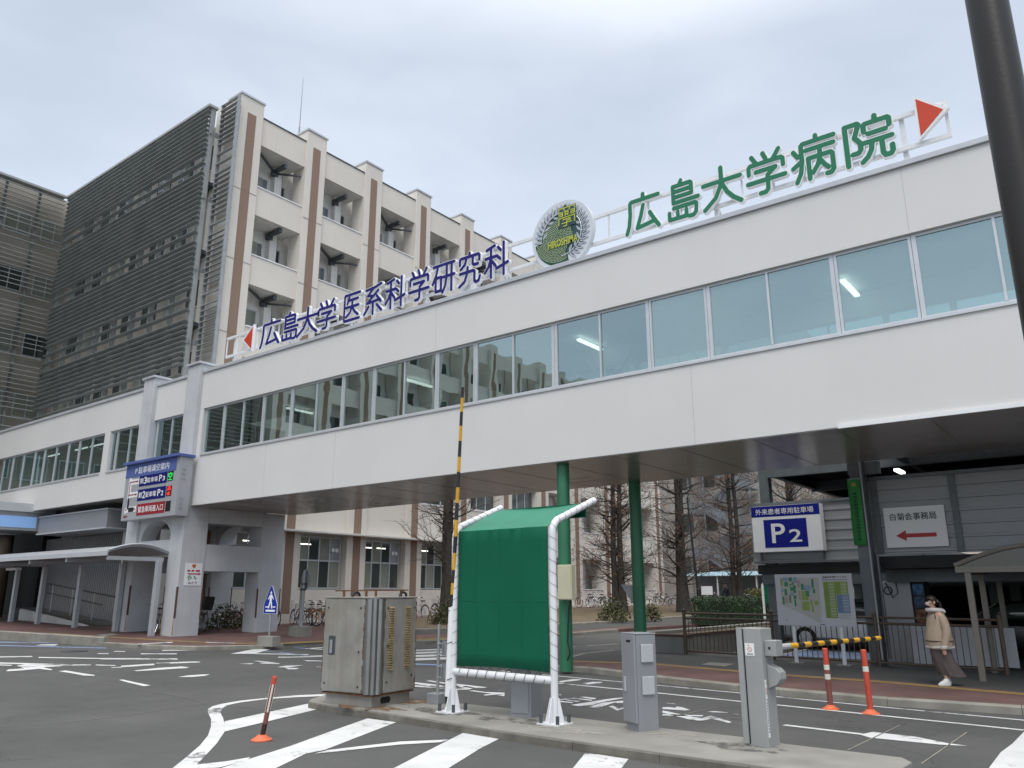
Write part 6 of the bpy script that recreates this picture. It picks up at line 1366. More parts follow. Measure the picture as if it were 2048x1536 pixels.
M['poster_a'] = mat('poster_blue', (.05, .16, .35), .4, 0, .9, 9); M['poster_b'] = mat('poster_night', (.05, .09, .18), .4, 0, .9, 11, stain=.6, stain_col=(.35, .18, .06)); M['poster_c'] = mat('poster_orange', (.22, .10, .04), .4, 0, .9, 10)
for z0, z1, m_ in ((1.70, 1.95, 'poster_a'), (1.40, 1.66, 'poster_b'), (1.05, 1.36, 'poster_c')): mb = MB(); mb.box(vx0+.03, vx1-.03, sY+.02, sY+.029, z0, z1); part(mb, 'poster', m_, vm)
# grey panels behind the lower fence
lp = thing('low_panel_screen', 'row of pale grey boards standing behind the right half of the brown fence', 'screen', (-3.4, 20.4, .15))
for i in range(3): x = -4.3+i*.68; mb = MB(); mb.box(x, x+.66, 20.32, 20.35, .22, 1.02); part(mb, 'board', 'booth', lp)
# ---------------------------------------------------------------- bus-stop style shelter at the right edge
M['bronze'] = mat('shelter_bronze_grey', (.20, .185, .16), .5, .2, .1, 3); M['smoke'] = glass('smoked_roof_sheet', (.10, .10, .10), (.5, .5, .5), .10)
sa, sb = G(1967, 1362, .12), G(1992, 1346, .12)
sb.x = sa.x
sz_ = onY(1912, 1146, sa.y).z; rs_ = thing('roofed_walkway', 'bronze framed walkway roof with smoked arched gable at the right edge', 'shelter', (sa.x, sa.y, sa.z))
for p in (sa, Vector((sa.x, sb.y, sb.z)), Vector((sa.x, sb.y+2.6, .2)), Vector((sa.x+2.2, sa.y, sa.z)), Vector((sa.x+2.2, sb.y+2.6, .2))):
    mb = MB(); mb.box(p.x-.055, p.x+.055, p.y-.055, p.y+.055, p.z-.05, sz_); part(mb, 'post', 'bronze', rs_, bev=.006)
xl = onY(1912, 1146, sa.y).x; xr = sa.x+2.55
mb = MB(); mb.box(xl, xr, sa.y-.07, sa.y+.04, sz_+.002, sz_+.12); mb.box(xl, xl+.1, sa.y+.045, sb.y+3, sz_+.002, sz_+.12); part(mb, 'beam', 'bronze', rs_, bev=.006)
n = 16; W2 = xr-xl; arcp = [(xl+W2*i/n, sz_+.125+.36*math.sin(math.pi*i/n)) for i in range(n+1)]
mb = MB(); mb.tube([(a, sa.y-.03, b+.02) for a, b in arcp], .045, 8)
part(mb, 'gable_arch', 'bronze', rs_, smooth=True)
mb = MB()
for (a, b), (c, d_) in zip(arcp[:-1], arcp[1:]): mb.quad((a, sa.y, sz_+.12), (c, sa.y, sz_+.12), (c, sa.y, d_), (a, sa.y, b))
part(mb, 'gable_sheet', 'smoke', rs_, fixn=False)
mb = MB()
for (a, b), (c, d_) in zip(arcp[:-1], arcp[1:]): mb.prism([(a, b), (c, d_), (c, d_+.012), (a, b+.012)], (0, sa.y, 0), XR, ZU, (0, 4.2, 0))
part(mb, 'roof_sheet', 'smoke', rs_)
# ================================================================== TREES
M['bark'] = mat('grey_brown_bark', (.052, .045, .039), .95, 0, .4, 5, .9, 18, stain=.4, stain_col=(.05, .055, .035)); M['twig'] = mat('bare_twig', (.085, .068, .058), .9, 0, .2, 5); M['dry_leaf'] = mat('dry_leaf', (.24, .10, .045), .8, 0, .4, 3); M['gold_leaf'] = mat('golden_dry_leaf', (.36, .20, .06), .8, 0, .3, 3)
def tree(x, y, h, r, label, seed, twin=None, ntw=260, leaves=120, lm='dry_leaf', low=2.2, spread=2.6, group=None, lean=(0, 0)):
    rnd = random.Random(seed); z0 = T(x, y)+.05
    t = thing('bare_tree', label, 'tree', (x, y, z0), group=group)
    trunks = [(0, 0)]+([twin] if twin else [])
    tw = MB(); lf = MB()
    for tx, ty in trunks:
        pts = [Vector((tx+lean[0]*s*h+.05*math.sin(s*9+seed), ty+lean[1]*s*h, s*h)) for s in [i/12 for i in range(13)]]
        rad = [r*(1.35 if i == 0 else 1.08 if i == 1 else 1.0-.62*(i/12)) for i in range(13)]
        mb = MB(); mb.tube(pts, rad, 14)
        for i, v in enumerate(mb.v):
            k = i//14; a = i % 14; s = 1+.10*math.sin(a*3.1+seed+k*.3)*(1.5 if k < 2 else .6); c = pts[k] if k < 13 else pts[-1]
            mb.v[i] = (c.x+(v[0]-c.x)*s, c.y+(v[1]-c.y)*s, v[2])
        part(mb, 'trunk', 'bark', t, world=False, smooth=True)
        limbs = MB()
        def grow(p, d, ln, rad_, lev):
            n = 5; q = [p.copy()]; dd = d.copy()
            for i in range(n):
                dd = (dd+Vector((rnd.gauss(0, .16), rnd.gauss(0, .16), rnd.gauss(.04 if lev < 2 else -.01, .13)))).normalized(); q.append(q[-1]+dd*ln/n)
            (limbs if lev == 0 else tw).tube(q, [max(.004, rad_*(1-.75*i/n)) for i in range(n+1)], 6 if lev == 0 else 3, caps=False)
            if lev < 2:
                for k in range(rnd.randint(4, 6) if lev == 0 else rnd.randint(3, 5)):
                    i = rnd.randint(1, n); s = q[i]; e = (dd+Vector((rnd.gauss(0, .75), rnd.gauss(0, .75), rnd.gauss(.1, .5)))).normalized(); grow(s, e, ln*rnd.uniform(.4, .75), rad_*.42, lev+1)
            if lev == 2 and rnd.random() < leaves/400:
                for s in q[2:]:
                    if rnd.random() < .5:
                        a = Vector((rnd.gauss(0, 1), rnd.gauss(0, 1), rnd.gauss(0, 1))).normalized()*.07; b = a.orthogonal().normalized()*.045
                        lf.poly([s-b*.2, s+a*.5+b, s+a, s+a*.5-b])
        nl = ntw//9
        for k in range(nl):
            s = rnd.uniform(low/h, 1)**1.0; i = min(11, int(s*12)); p = pts[i].lerp(pts[i+1], s*12-i); an = rnd.uniform(0, 2*math.pi)
            d = Vector((math.cos(an), math.sin(an), rnd.uniform(-.1, .6))).normalized(); ln = spread*rnd.uniform(.45, 1)*(1-.35*s)
            grow(p, d, ln, .045*rnd.uniform(.4, 1.2)*(1.5 if rnd.random() < .2 else 1), 0)
        part(limbs, 'limb', 'bark', t, world=False, fixn=False)
    part(tw, 'crown', 'twig', t, world=False, fixn=False)
    if lf.f: part(lf, 'dry_leaves', lm, t, world=False, fixn=False)
    return t
tree(-25.6, 28.2, 11, .33, 'stout bare tree with dark trunk just right of the rusty control cabinet', 1, ntw=520, low=2.6, leaves=30)
tree(-23.3, 39.6, 11.5, .19, 'twin-trunk bare tree between the two green columns', 2, twin=(.36, .12), ntw=620, leaves=160, low=1.6)
tree(-20.6, 42.5, 12, .34, 'thick knobbly bare tree right of the far green column', 3, ntw=900, leaves=110, low=1.4)
tree(-19.6, 47.5, 13, .17, 'double bare tree in front of the grey fire stair', 4, twin=(.34, .1), ntw=600, leaves=120, spread=3.2, low=1.8)
tree(-17.9, 54, 12, .36, 'bare tree with reddish twigs behind the parking box sign', 5, ntw=900, leaves=260, lm='dry_leaf', low=3.0, spread=3.4)
tree(-19.5, 53.5, 5.6, .07, 'slim young tree holding golden dry leaves left of the parking box sign', 6, ntw=150, leaves=900, lm='gold_leaf', low=2.6, spread=1.3)
# shrubs and hedges
M['shrub_leaf'] = mat('shrub_leaf', (.060, .065, .022), .7, 0, .5, 2); M['hedge_leaf'] = mat('hedge_leaf', (.022, .045, .016), .65, 0, .5, 2); M['hedge_tip'] = mat('hedge_tip_leaf', (.09, .085, .022), .65, 0, .4, 2)
def shrub(name, label, c, size, n, m, seed, cat='shrub', leaf=.06, boxy=False, group=None):
    rnd = random.Random(seed); t = thing(name, label, cat, tuple(c), group=group); mb = MB()
    for k in range(n):
        if boxy: p = Vector((rnd.uniform(-1, 1)*size[0], rnd.uniform(-1, 1)*size[1], rnd.uniform(0, 1)*size[2])); 
        else:
            d = Vector((rnd.gauss(0, 1), rnd.gauss(0, 1), abs(rnd.gauss(0, 1)))).normalized()*rnd.uniform(.55, 1)*(1+.22*math.sin(k*.13)); p = Vector((d.x*size[0], d.y*size[1], d.z*size[2]))
        if boxy and rnd.random() < .75:
            f = rnd.choice((0, 1, 2)); 
            if f == 0: p.x = size[0]*rnd.choice((-1, 1))*rnd.uniform(.93, 1.05)
            elif f == 1: p.y = size[1]*rnd.choice((-1, 1))*rnd.uniform(.9, 1.08)
            else: p.z = size[2]*rnd.uniform(.93, 1.06)
        a = Vector((rnd.gauss(0, 1), rnd.gauss(0, 1), rnd.gauss(0, 1))).normalized()*leaf*rnd.uniform(.6, 1.4); b = a.orthogonal().normalized()*leaf*.45
        mb.poly([p-b*.1, p+a*.5+b, p+a, p+a*.5-b])
    part(mb, 'foliage', m, t, world=False, fixn=False)
    st = MB()
    for k in range(8): a = rnd.uniform(0, 6.28); st.tube([(0, 0, -.03), (size[0]*.4*math.cos(a), size[1]*.4*math.sin(a), size[2]*.7)], .015, 4, caps=False)
    part(st, 'stem', 'twig', t, world=False, fixn=False)
    if boxy: inn = MB(); inn.box(-size[0]*.9, size[0]*.9, -size[1]*.85, size[1]*.85, 0, size[2]*.9); part(inn, 'dense_core', m, t, world=False)
    return t
p = G(893, 1248, .2); shrub('shrub', 'brownish clipped shrub at the foot of the tree beside the striped pole', p, (.75, .75, .85), 1500, 'shrub_leaf', 1, leaf=.07)
p = G(1228, 1242, .2); shrub('shrub', 'loose green shrub at the foot of the twin-trunk tree', p, (.75, .7, .95), 900, 'shrub_leaf', 2, leaf=.09)
p = G(1303, 1240, .2); shrub('shrub', 'thin green shrub right behind the far green column', p, (.5, .5, .8), 400, 'shrub_leaf', 3, leaf=.09)
shrub('hedge', 'clipped dark green hedge behind the brown fence', (-13.2, 34.8, .38), (2.9, .9, 1.15), 9000, 'hedge_leaf', 4, 'hedge', .07, True)
shrub('hedge', 'yellowish low hedge rising behind the dark clipped hedge', (-13.0, 38.5, .42), (2.0, .8, 1.45), 5000, 'hedge_tip', 5, 'hedge', .08, True)
for k, (px, py) in enumerate(((455, 1240), (520, 1232))): 
    x = -29.0; y = onX(px, py, x).y; shrub('shrub', ('green shrub against the wall behind the left bicycles' if k == 0 else 'green shrub against the wall behind the dark red bicycle'), (x, y, T(x, y)+.12), (.45, .9, .9), 900, 'hedge_tip', 6+k, leaf=.08)

# ================================================================== BACKGROUND BEYOND THE BUILDING
M['annex'] = mat('annex_concrete', (.38, .36, .33), .9, 0, .08, .5, streak=.2, stain_col=(.25, .24, .22)); M['stair_steel'] = mat('stair_steel', (.22, .24, .26), .6, .2, .1, 2)
ax = thing('grey_annex', 'tall grey concrete annex building behind the bare trees', 'building', (-29, 68, .7))
mb = MB(); mb.box(-34, -21.6, 66, 80, .3, 26); part(mb, 'wall', 'annex', ax)
mb = MB(); mb.box(-21.58, -21.4, 65.9, 66.2, .3, 26); part(mb, 'corner_pipe', 'stair_steel', ax)
mb = MB(); mb.box(-20.0, -9, 74, 86, .3, 20); part(mb, 'side_block', 'cream', ax)
for k in range(4):
    z = 3.2+k*3.8
    for j in range(2): mb = MB(); mb.box(-31.8+j*2.2, -30.6+j*2.2, 65.95, 65.99, z, z+1.6); w_ = part(mb, 'window', 'dark_glass', ax)
mb = MB(); mb.box(-24.8, -22.9, 65.9, 65.98, 3.0, 5.6); part(mb, 'louvre_panel', 'stair_steel', ax)
stt = thing('fire_stair', 'grey steel zigzag fire stair on the annex wall behind the trees', 'fire stair', (-27, 64.6, .7))
for k in range(5):
    z = .8+k*1.9*1.9; z2 = z+1.8
    za = .7+k*3.8
    for xa, xb, z0, z1, yy in ((-28.6, -25.6, za, za+1.9, 64.9), (-25.6, -28.6, za+1.9, za+3.8, 64.0)):
        mb = MB(); mb.prism([(xa, z0), (xb, z1), (xb, z1+.3), (xa, z0+.3)], (0, yy, 0), XR, ZU, (0, .06, 0)); mb.prism([(xa, z0+.35), (xb, z1+.35), (xb, z1+1.2), (xa, z0+1.2)], (0, yy-.03, 0), XR, ZU, (0, .02, 0)); part(mb, 'flight', 'stair_steel', stt)
    mb = MB(); mb.box(-30.1, -28.6, 63.9, 65.8, za+3.75, za+3.85); mb.box(-30.1, -28.6, 63.88, 63.9, za+3.85, za+4.8); part(mb, 'landing', 'stair_steel', stt)
    mb = MB(); mb.box(-25.6, -24.4, 63.9, 65.8, za+1.85, za+1.95); mb.box(-25.6, -24.4, 63.88, 63.9, za+1.95, za+2.9); part(mb, 'landing', 'stair_steel', stt)
mb = MB()
for x in (-30.0, -28.6, -25.6, -24.5): mb.box(x-.06, x+.06, 63.92, 64.04, .7, 19)
part(mb, 'stair_post', 'stair_steel', stt)
M['pale_blue'] = mat('pale_blue_sheet', (.33, .48, .54), .5, 0, .06, 2); M['blue_grey'] = mat('blue_grey_sheet', (.26, .32, .37), .6, 0, .06, 2)
bsx = thing('bicycle_shelter', 'bicycle shelter with pale blue corrugated roof and blue grey back wall', 'shelter', (-24, 59, .75))
mb = MB(); x = -28.0
while x < -19.8: mb.prism([(0, 0), (.1, .05), (.2, 0), (.2, .02), (.1, .07), (0, .02)], (x, 57.2, 2.95), XR, ZU, (0, 3.2, .35)); x += .2
part(mb, 'roof', 'pale_blue', bsx); mb = MB(); mb.box(-28, -22.0, 60.2, 60.25, .7, 3.1); part(mb, 'back_wall', 'blue_grey', bsx)
for x in (-27.9, -25, -22, -19.9): mb = MB(); mb.box(x-.05, x+.05, 57.4, 57.5, .7, 2.96); part(mb, 'post', 'frame_white', bsx)
p = G(1400, 1229, .2); lp_ = thing('slim_lamp_post', 'slim dark lamp post between the bare trees', 'lamp post', tuple(p)); mb = MB(); mb.tube([p, p+Vector((0, 0, 1.3)), p+Vector((-.05, 0, 1.35)), p+Vector((-.35, 0, 6.2))], [.13, .12, .07, .05], 8); part(mb, 'shaft', 'black', lp_)
p = G(1417, 1228, .2); sb_ = thing('small_notice', 'small white notice on a thin white stake among the parked bicycles', 'notice', tuple(p)); mb = MB(); mb.cyl(p, .03, 1.2, 6); part(mb, 'stake', 'frame_white', sb_); mb = MB(); mb.box(p.x-.32, p.x+.32, p.y-.02, p.y, p.z+1.0, p.z+1.45); part(mb, 'panel', 'sign_white', sb_)
# far green sunshade near the car park entrance
fs = thing('small_sunshade', 'distant small green sunshade with white curved frame behind the map board', 'screen', (-11.2, 33.0, .4))
u_ = Vector((1, 0, 0))
sx0 = onY(1527, 1200, 32).x; sx1 = onY(1560, 1200, 32).x; zt_ = onY(1540, 1160, 32).z; zb_ = onY(1535, 1207, 32).z; zg = T(sx0, 32)+.05
mb = MB(); mb.box(sx0+.06, sx1+.6, 32.03, 32.05, zb_, zt_-.05); part(mb, 'tarpaulin', 'tarp', fs)
mb = MB(); mb.tube([(sx0, 32, zg), (sx0, 32, zt_-.2), (sx0+.12, 32, zt_-.05), (sx0+.5, 32, zt_+.1), (sx1+.9, 32, zt_+.22)], .05, 8); mb.tube([(sx1+.7, 32, zg), (sx1+.7, 32, zt_)], .05, 8); part(mb, 'frame', 'frame_white', fs)

# ================================================================== BICYCLES
M['bike_paint'] = mat('bicycle_paint', (.5, .5, .5), .35, .2, 0.0, objcol=True); 
_bt, _t, _b = newmat('bicycle_paint_obj'); _oi = _t.nodes.new('ShaderNodeObjectInfo'); _t.links.new(_oi.outputs['Color'], _b.inputs['Base Color']); _b.inputs['Roughness'].default_value = .35; _b.inputs['Metallic'].default_value = .2; M['bike_paint'] = _bt
M['tyre'] = mat('tyre_rubber', (.018, .018, .018), .85, 0, .1, 5); M['chrome'] = mat('bright_metal', (.55, .56, .58), .25, .8, .05, 5); M['saddle'] = mat('saddle_black', (.02, .02, .02), .6)
def bicycle(label, seat=False, basket=True):
    t = thing('bicycle', label, 'bicycle')
    WR = .33; A = Vector((-.52, 0, WR)); B = Vector((.56, 0, WR)); bb = Vector((-.08, 0, .30)); st = Vector((-.24, 0, .68)); hd = Vector((.36, 0, .72)); hd2 = Vector((.40, 0, .60))
    for c in (A, B):
        mb = MB(); mb.tube([(c.x+WR*.95*math.cos(a), 0, c.z+WR*.95*math.sin(a)) for a in [2*math.pi*i/24 for i in range(24)]], .019, 6, closed=True); w = part(mb, 'wheel', 'tyre', t, world=False, fixn=False)
        mb = MB(); mb.tube([(c.x+WR*.885*math.cos(a), 0, c.z+WR*.885*math.sin(a)) for a in [2*math.pi*i/24 for i in range(24)]], .010, 5, closed=True)
        for i in range(12): a = 2*math.pi*i/12; mb.bar((c.x, (.03 if i % 2 else -.03), c.z), (c.x+WR*.88*math.cos(a), 0, c.z+WR*.88*math.sin(a)), .005)
        mb.tube([(c.x, -.05, c.z), (c.x, .05, c.z)], .022, 8); part(mb, 'rim', 'chrome', w, world=False, fixn=False)
    mb = MB()
    for a, b, r in ((bb, st, .017), (bb, hd2, .020), (st.lerp(bb, .25), hd, .017), (hd, hd2, .02)): mb.tube([a, b], r, 8)
    for s in (-.06, .06): mb.tube([A+Vector((0, s, 0)), bb+Vector((0, s*.4, 0))], .010, 6); mb.tube([A+Vector((0, s, 0)), st.lerp(bb, .1)], .009, 6); mb.tube([hd2+Vector((0, s*.6, 0)), B+Vector((-.02, s, .1)), B+Vector((0, s, 0))], .011, 6)
    part(mb, 'frame', 'bike_paint', t, world=False, fixn=False)
    mb = MB()
    for c, a0, a1 in ((A, -.2, 2.7), (B, .5, 3.0)): mb.tube([(c.x+(WR+.025)*math.cos(a0+(a1-a0)*i/10), 0, c.z+(WR+.025)*math.sin(a0+(a1-a0)*i/10)) for i in range(11)], .018, 5)
    part(mb, 'mudguard', 'chrome', t, world=False, fixn=False)
    mb = MB(); mb.tube([hd, hd+Vector((-.06, 0, .22))], .013, 6); h = hd+Vector((-.06, 0, .24)); mb.tube([h+Vector((-.22, .27, .02)), h+Vector((-.05, .22, .05)), h+Vector((.03, .06, .0)), h+Vector((.03, -.06, 0)), h+Vector((-.05, -.22, .05)), h+Vector((-.22, -.27, .02))], .011, 6)
    hb = part(mb, 'handlebar', 'chrome', t, world=False, fixn=False); mb = MB()
    for s in (1, -1): mb.tube([h+Vector((-.12, .245*s, .035)), h+Vector((-.23, .275*s, .018))], .017, 6)
    part(mb, 'grip', 'saddle', hb, world=False, fixn=False)
    mb = MB(); mb.tube([st, st+Vector((-.05, 0, .14))], .012, 6); part(mb, 'seat_post', 'chrome', t, world=False, fixn=False)
    s0 = st+Vector((-.06, 0, .16)); mb = MB()
    mb.loft([[(s0.x-.13, -.085, s0.z-.02), (s0.x-.13, .085, s0.z-.02), (s0.x-.13, .085, s0.z+.03), (s0.x-.13, -.085, s0.z+.03)], [(s0.x, -.06, s0.z-.03), (s0.x, .06, s0.z-.03), (s0.x, .055, s0.z+.03), (s0.x, -.055, s0.z+.03)], [(s0.x+.14, -.02, s0.z-.01), (s0.x+.14, .02, s0.z-.01), (s0.x+.14, .02, s0.z+.02), (s0.x+.14, -.02, s0.z+.02)]]); part(mb, 'saddle', 'saddle', t, world=False, bev=.01)
    mb = MB(); mb.tube([bb+Vector((0, -.07, 0)), bb+Vector((0, .07, 0))], .012, 6); mb.tube([bb+Vector((0, .07, 0)), bb+Vector((.1, .08, -.13))], .009, 5); mb.tube([bb+Vector((0, -.07, 0)), bb+Vector((-.1, -.08, .13))], .009, 5); mb.box(bb.x+.05, bb.x+.15, .08, .17, bb.z-.145, bb.z-.12); mb.box(bb.x-.15, bb.x-.05, -.17, -.08, bb.z+.12, bb.z+.145); mb.tube([(bb.x+.085*math.cos(a), .045, bb.z+.085*math.sin(a)) for a in [i*.524 for i in range(12)]], .008, 4, closed=True); part(mb, 'crank', 'chrome', t, world=False, fixn=False)
    mb = MB(); mb.tube([A+Vector((.02, .06, -.02)), A+Vector((-.12, .16, -WR+.005))], .009, 5); part(mb, 'kickstand', 'chrome', t, world=False, fixn=False)
    mb = MB(); mb.bar(A+Vector((-.12, 0, WR+.09)), A+Vector((.26, 0, WR+.09)), .13, .012); mb.bar(A+Vector((-.08, .06, WR+.08)), A+Vector((0, .06, 0)), .008); part(mb, 'rear_rack', 'chrome', t, world=False, fixn=False)
    if basket:
        mb = MB(); c = hd+Vector((.22, 0, .06))
        for i in range(7):
            z = c.z-.12+.24*i/6; k = .8+.2*i/6
            P = [(c.x-.13*k, -.17*k), (c.x+.13*k, -.17*k), (c.x+.13*k, .17*k), (c.x-.13*k, .17*k)]
            for a, b in zip(P, P[1:]+P[:1]): mb.bar((a[0], a[1], z), (b[0], b[1], z), .006)
        for sx, sy in ((-1, -1), (1, -1), (1, 1), (-1, 1), (0, -1), (0, 1), (1, 0)): mb.bar((c.x+.13*.8*sx, .17*.8*sy, c.z-.12), (c.x+.13*sx, .17*sy, c.z+.12), .006)
        part(mb, 'basket', 'chrome', t, world=False, fixn=False)
    if seat:
        mb = MB(); c = A+Vector((.02, 0, WR+.10)); mb.loft([[(c.x-.15, -.15, c.z), (c.x+.2, -.15, c.z), (c.x+.2, .15, c.z), (c.x-.15, .15, c.z)], [(c.x-.2, -.17, c.z+.2), (c.x+.22, -.17, c.z+.2), (c.x+.22, .17, c.z+.2), (c.x-.2, .17, c.z+.2)], [(c.x-.27, -.17, c.z+.5), (c.x-.05, -.17, c.z+.5), (c.x-.05, .17, c.z+.5), (c.x-.27, .17, c.z+.5)]]); part(mb, 'child_seat', 'saddle', t, world=False, bev=.03)
    return t
protoA = bicycle('x', False, True); protoB = bicycle('x', False, False); protoC = bicycle('x', True, True)
used = set()
def put_bike(proto, px, py, x, rz, col, label):
    y = onX(px, py, x).y
    if proto in used: t = copy_tree(proto)
    else: t = proto; used.add(proto)
    t.location = (x, y, T(x, y)+.123); t.rotation_euler = (R(random.uniform(-3, 6)), 0, R(rz)); t['label'] = label; t['group'] = 'bicycles parked along the campus building'
    for ch in t.children: ch.color = (*col, 1)
    return t
BL, RD, SV, WH, OR, BLU, GRN = (.02, .02, .022), (.20, .02, .02), (.35, .36, .38), (.6, .6, .6), (.50, .17, .03), (.03, .05, .15), (.28, .36, .05)
random.seed(21)
for a in ((protoA, 316, 1235, -28.3, 160, BL, 'black bicycle half hidden between the two front tower legs'), (protoA, 333, 1235, -28.0, 150, RD, 'dark red bicycle just left of the near front tower leg'),
          (protoC, 402, 1235, -28.2, 165, BL, 'black bicycle with black rear child seat seen through the tower passage'), (protoB, 438, 1235, -28.2, 150, BL, 'plain black bicycle left of the far back tower leg'),
          (protoA, 497, 1235, -28.0, 205, RD, 'dark red bicycle with bright mudguards left of the crossing sign'), (protoB, 541, 1235, -28.0, 170, BL, 'black bicycle partly behind the crossing sign'),
          (protoA, 592, 1240, -27.8, 160, SV, 'silver bicycle left of the round sign post'), (protoB, 612, 1240, -28.4, 172, BL, 'black bicycle behind the round sign post'), (protoA, 628, 1240, -28.2, 165, SV, 'grey bicycle behind the orange one'),
          (protoB, 636, 1250, -26.6, 200, OR, 'orange bicycle right of the round sign'), (protoB, 655, 1250, -26.9, 190, GRN, 'yellow green bicycle beside the orange one'), (protoB, 683, 1255, -25.9, 210, WH, 'white framed bicycle partly hidden by the rusty cabinet'),
          (protoA, 700, 1240, -27.6, 165, BL, 'dark bicycle mostly behind the rusty cabinet'), (protoA, 838, 1235, -27.8, 170, SV, 'silver bicycle left of the stout tree'), (protoC, 884, 1235, -27.6, 175, BL, 'black bicycle with large child seat right of the stout tree'), (protoC, 902, 1235, -27.8, 160, BL, 'black bicycle with child seat just left of the green screen'),
          (protoA, 1172, 1215, -28.6, 175, WH, 'pale bicycle with front basket against the cream wall right of the near green column'), (protoA, 1196, 1215, -28.0, 185, BLU, 'dark blue bicycle beside the pale one'), (protoB, 1213, 1215, -28.3, 165, BL, 'black bicycle left of the twin-trunk tree'),
          (protoB, 1258, 1215, -28.3, 180, BL, 'black bicycle right of the twin-trunk tree'), (protoA, 1306, 1213, -28.3, 190, BL, 'black bicycle right of the far green column'), (protoA, 1325, 1213, -28.0, 170, SV, 'silver bicycle left of the thick knobbly tree'),
          (protoA, 1362, 1210, -24.5, 30, WH, 'white bicycle right of the thick knobbly tree'), (protoB, 1378, 1210, -24.0, 20, BL, 'black bicycle in front of the blue grey shelter wall'), (protoA, 1396, 1210, -23.5, 200, BL, 'black bicycle beside the slim lamp post'), (protoB, 1424, 1208, -22.6, 15, WH, 'white bicycle right of the small notice'),
          (protoB, 1482, 1205, -20.2, 20, BL, 'black bicycle under the open right end of the blue shelter'), (protoB, 1500, 1205, -19.6, 160, SV, 'silver bicycle right of the blue shelter')):
    put_bike(*a)
# ================================================================== CARS
def car(label, x, y, rz, col, seed=0):
    z = T(x, y)+.008; t = thing('parked_car', label, 'car', (x, y, z), R(rz))
    cm = mat('car_paint_%d' % seed, col, .25, .12, .02, 2, spec=.6)
    # lower body: stations along x (nose +x): x, half width, zbottom, zbelt
    S_ = [(-2.18, .66, .42, .80), (-2.10, .78, .30, .92), (-1.6, .84, .22, .98), (-.9, .85, .20, .97), (0, .86, .20, .95), (.9, .85, .20, .94), (1.5, .83, .22, .88), (1.95, .76, .28, .78), (2.15, .62, .36, .66)]
    rings = []
    for sx, w, zb, zt in S_:
        r = []
        for k in range(16):
            a = 2*math.pi*k/16; ca, sa = math.cos(a), math.sin(a); e = .45
            r.append((sx, w*math.copysign(abs(ca)**e, ca), (zb+zt)/2+(zt-zb)/2*math.copysign(abs(sa)**e, sa)))
        rings.append(r)
    mb = MB(); mb.loft(rings); part(mb, 'body', cm, t, world=False, smooth=True)
    C_ = [(-1.75, .70, .96, .97), (-1.45, .68, .94, 1.22), (-.9, .66, .94, 1.40), (-.2, .65, .93, 1.44), (.35, .64, .92, 1.38), (.8, .66, .90, 1.14), (1.12, .70, .89, .92)]
    rings = []
    for sx, w, zb, zt in C_:
        r = []
        for k in range(16):
            a = 2*math.pi*k/16; ca, sa = math.cos(a), math.sin(a); e = .5; taper = 1-.14*max(0, sa)
            r.append((sx, w*taper*math.copysign(abs(ca)**e, ca), (zb+zt)/2+(zt-zb)/2*math.copysign(abs(sa)**e, sa)))
        rings.append(r)
    mb = MB(); mb.loft(rings); part(mb, 'window_glass', 'dark_glass', t, world=False, smooth=True)
    mb = MB(); top = [(sx, w*.80, zt) for sx, w, zb, zt in C_[1:6]]
    for (a, w0, z0), (b, w1, z1) in zip(top[:-1], top[1:]): mb.loft([[(a, -w0, z0-.05), (a, -w0*.6, z0+.012), (a, w0*.6, z0+.012), (a, w0, z0-.05)], [(b, -w1, z1-.05), (b, -w1*.6, z1+.012), (b, w1*.6, z1+.012), (b, w1, z1-.05)]], cap=True)
    rf = part(mb, 'roof', cm, t, world=False, smooth=True)
    mb = MB()
    for s in (-1, 1):
        for a, b in (((1.10, .68*s, .90), (.45, .58*s, 1.36)), ((-.15, .665*s, .92), (-.15, .59*s, 1.41)), ((-1.7, .69*s, .95), (-1.05, .58*s, 1.37))): mb.bar(a, b, .06, .03)
    part(mb, 'pillar', cm, t, world=False)
    for wx in (-1.32, 1.32):
        for s in (-1, 1):
            mb = MB(); mb.tube([(wx, s*.64, .31), (wx, s*.85, .31)], .315, 24); w = part(mb, 'wheel', 'tyre', t, world=False, smooth=True)
            mb = MB(); mb.tube([(wx, s*.852, .31), (wx, s*.858, .31)], .20, 20)
            for i in range(7): a = i*2*math.pi/7; mb.bar((wx, s*.862, .31), (wx+.19*math.cos(a), s*.862, .31+.19*math.sin(a)), .045, .012)
            part(mb, 'rim', 'chrome', w, world=False)
    for s in (-1, 1):
        mb = MB(); mb.box(2.0, 2.10, s*.62-.13, s*.62+.13, .60, .72); part(mb, 'headlight', 'sign_white', t, world=False, bev=.02)
        mb = MB(); mb.box(-2.16, -2.06, s*.60-.12, s*.60+.12, .72, .88); part(mb, 'tail_light', 'sign_red', t, world=False, bev=.02)
        mb = MB(); mb.box(.62, .80, s*.90-.07, s*.90+.07, .95, 1.07); part(mb, 'wing_mirror', cm, t, world=False, bev=.02)
    mb = MB(); mb.box(2.14, 2.17, -.3, .3, .40, .52); mb.box(-2.19, -2.17, -.22, .22, .5, .62); part(mb, 'number_plate', 'sign_white', t, world=False)
    return t
car('silver saloon car parked behind the campus map board', -6.9, 25.9, 0, (.58, .60, .63), 1)
car('black car parked in the dark car park behind the walking woman', -2.0, 24.6, 5, (.012, .012, .014), 2)
car('dark blue car far back in the car park, seen between the columns', 4.5, 33.5, 20, (.02, .03, .06), 3)

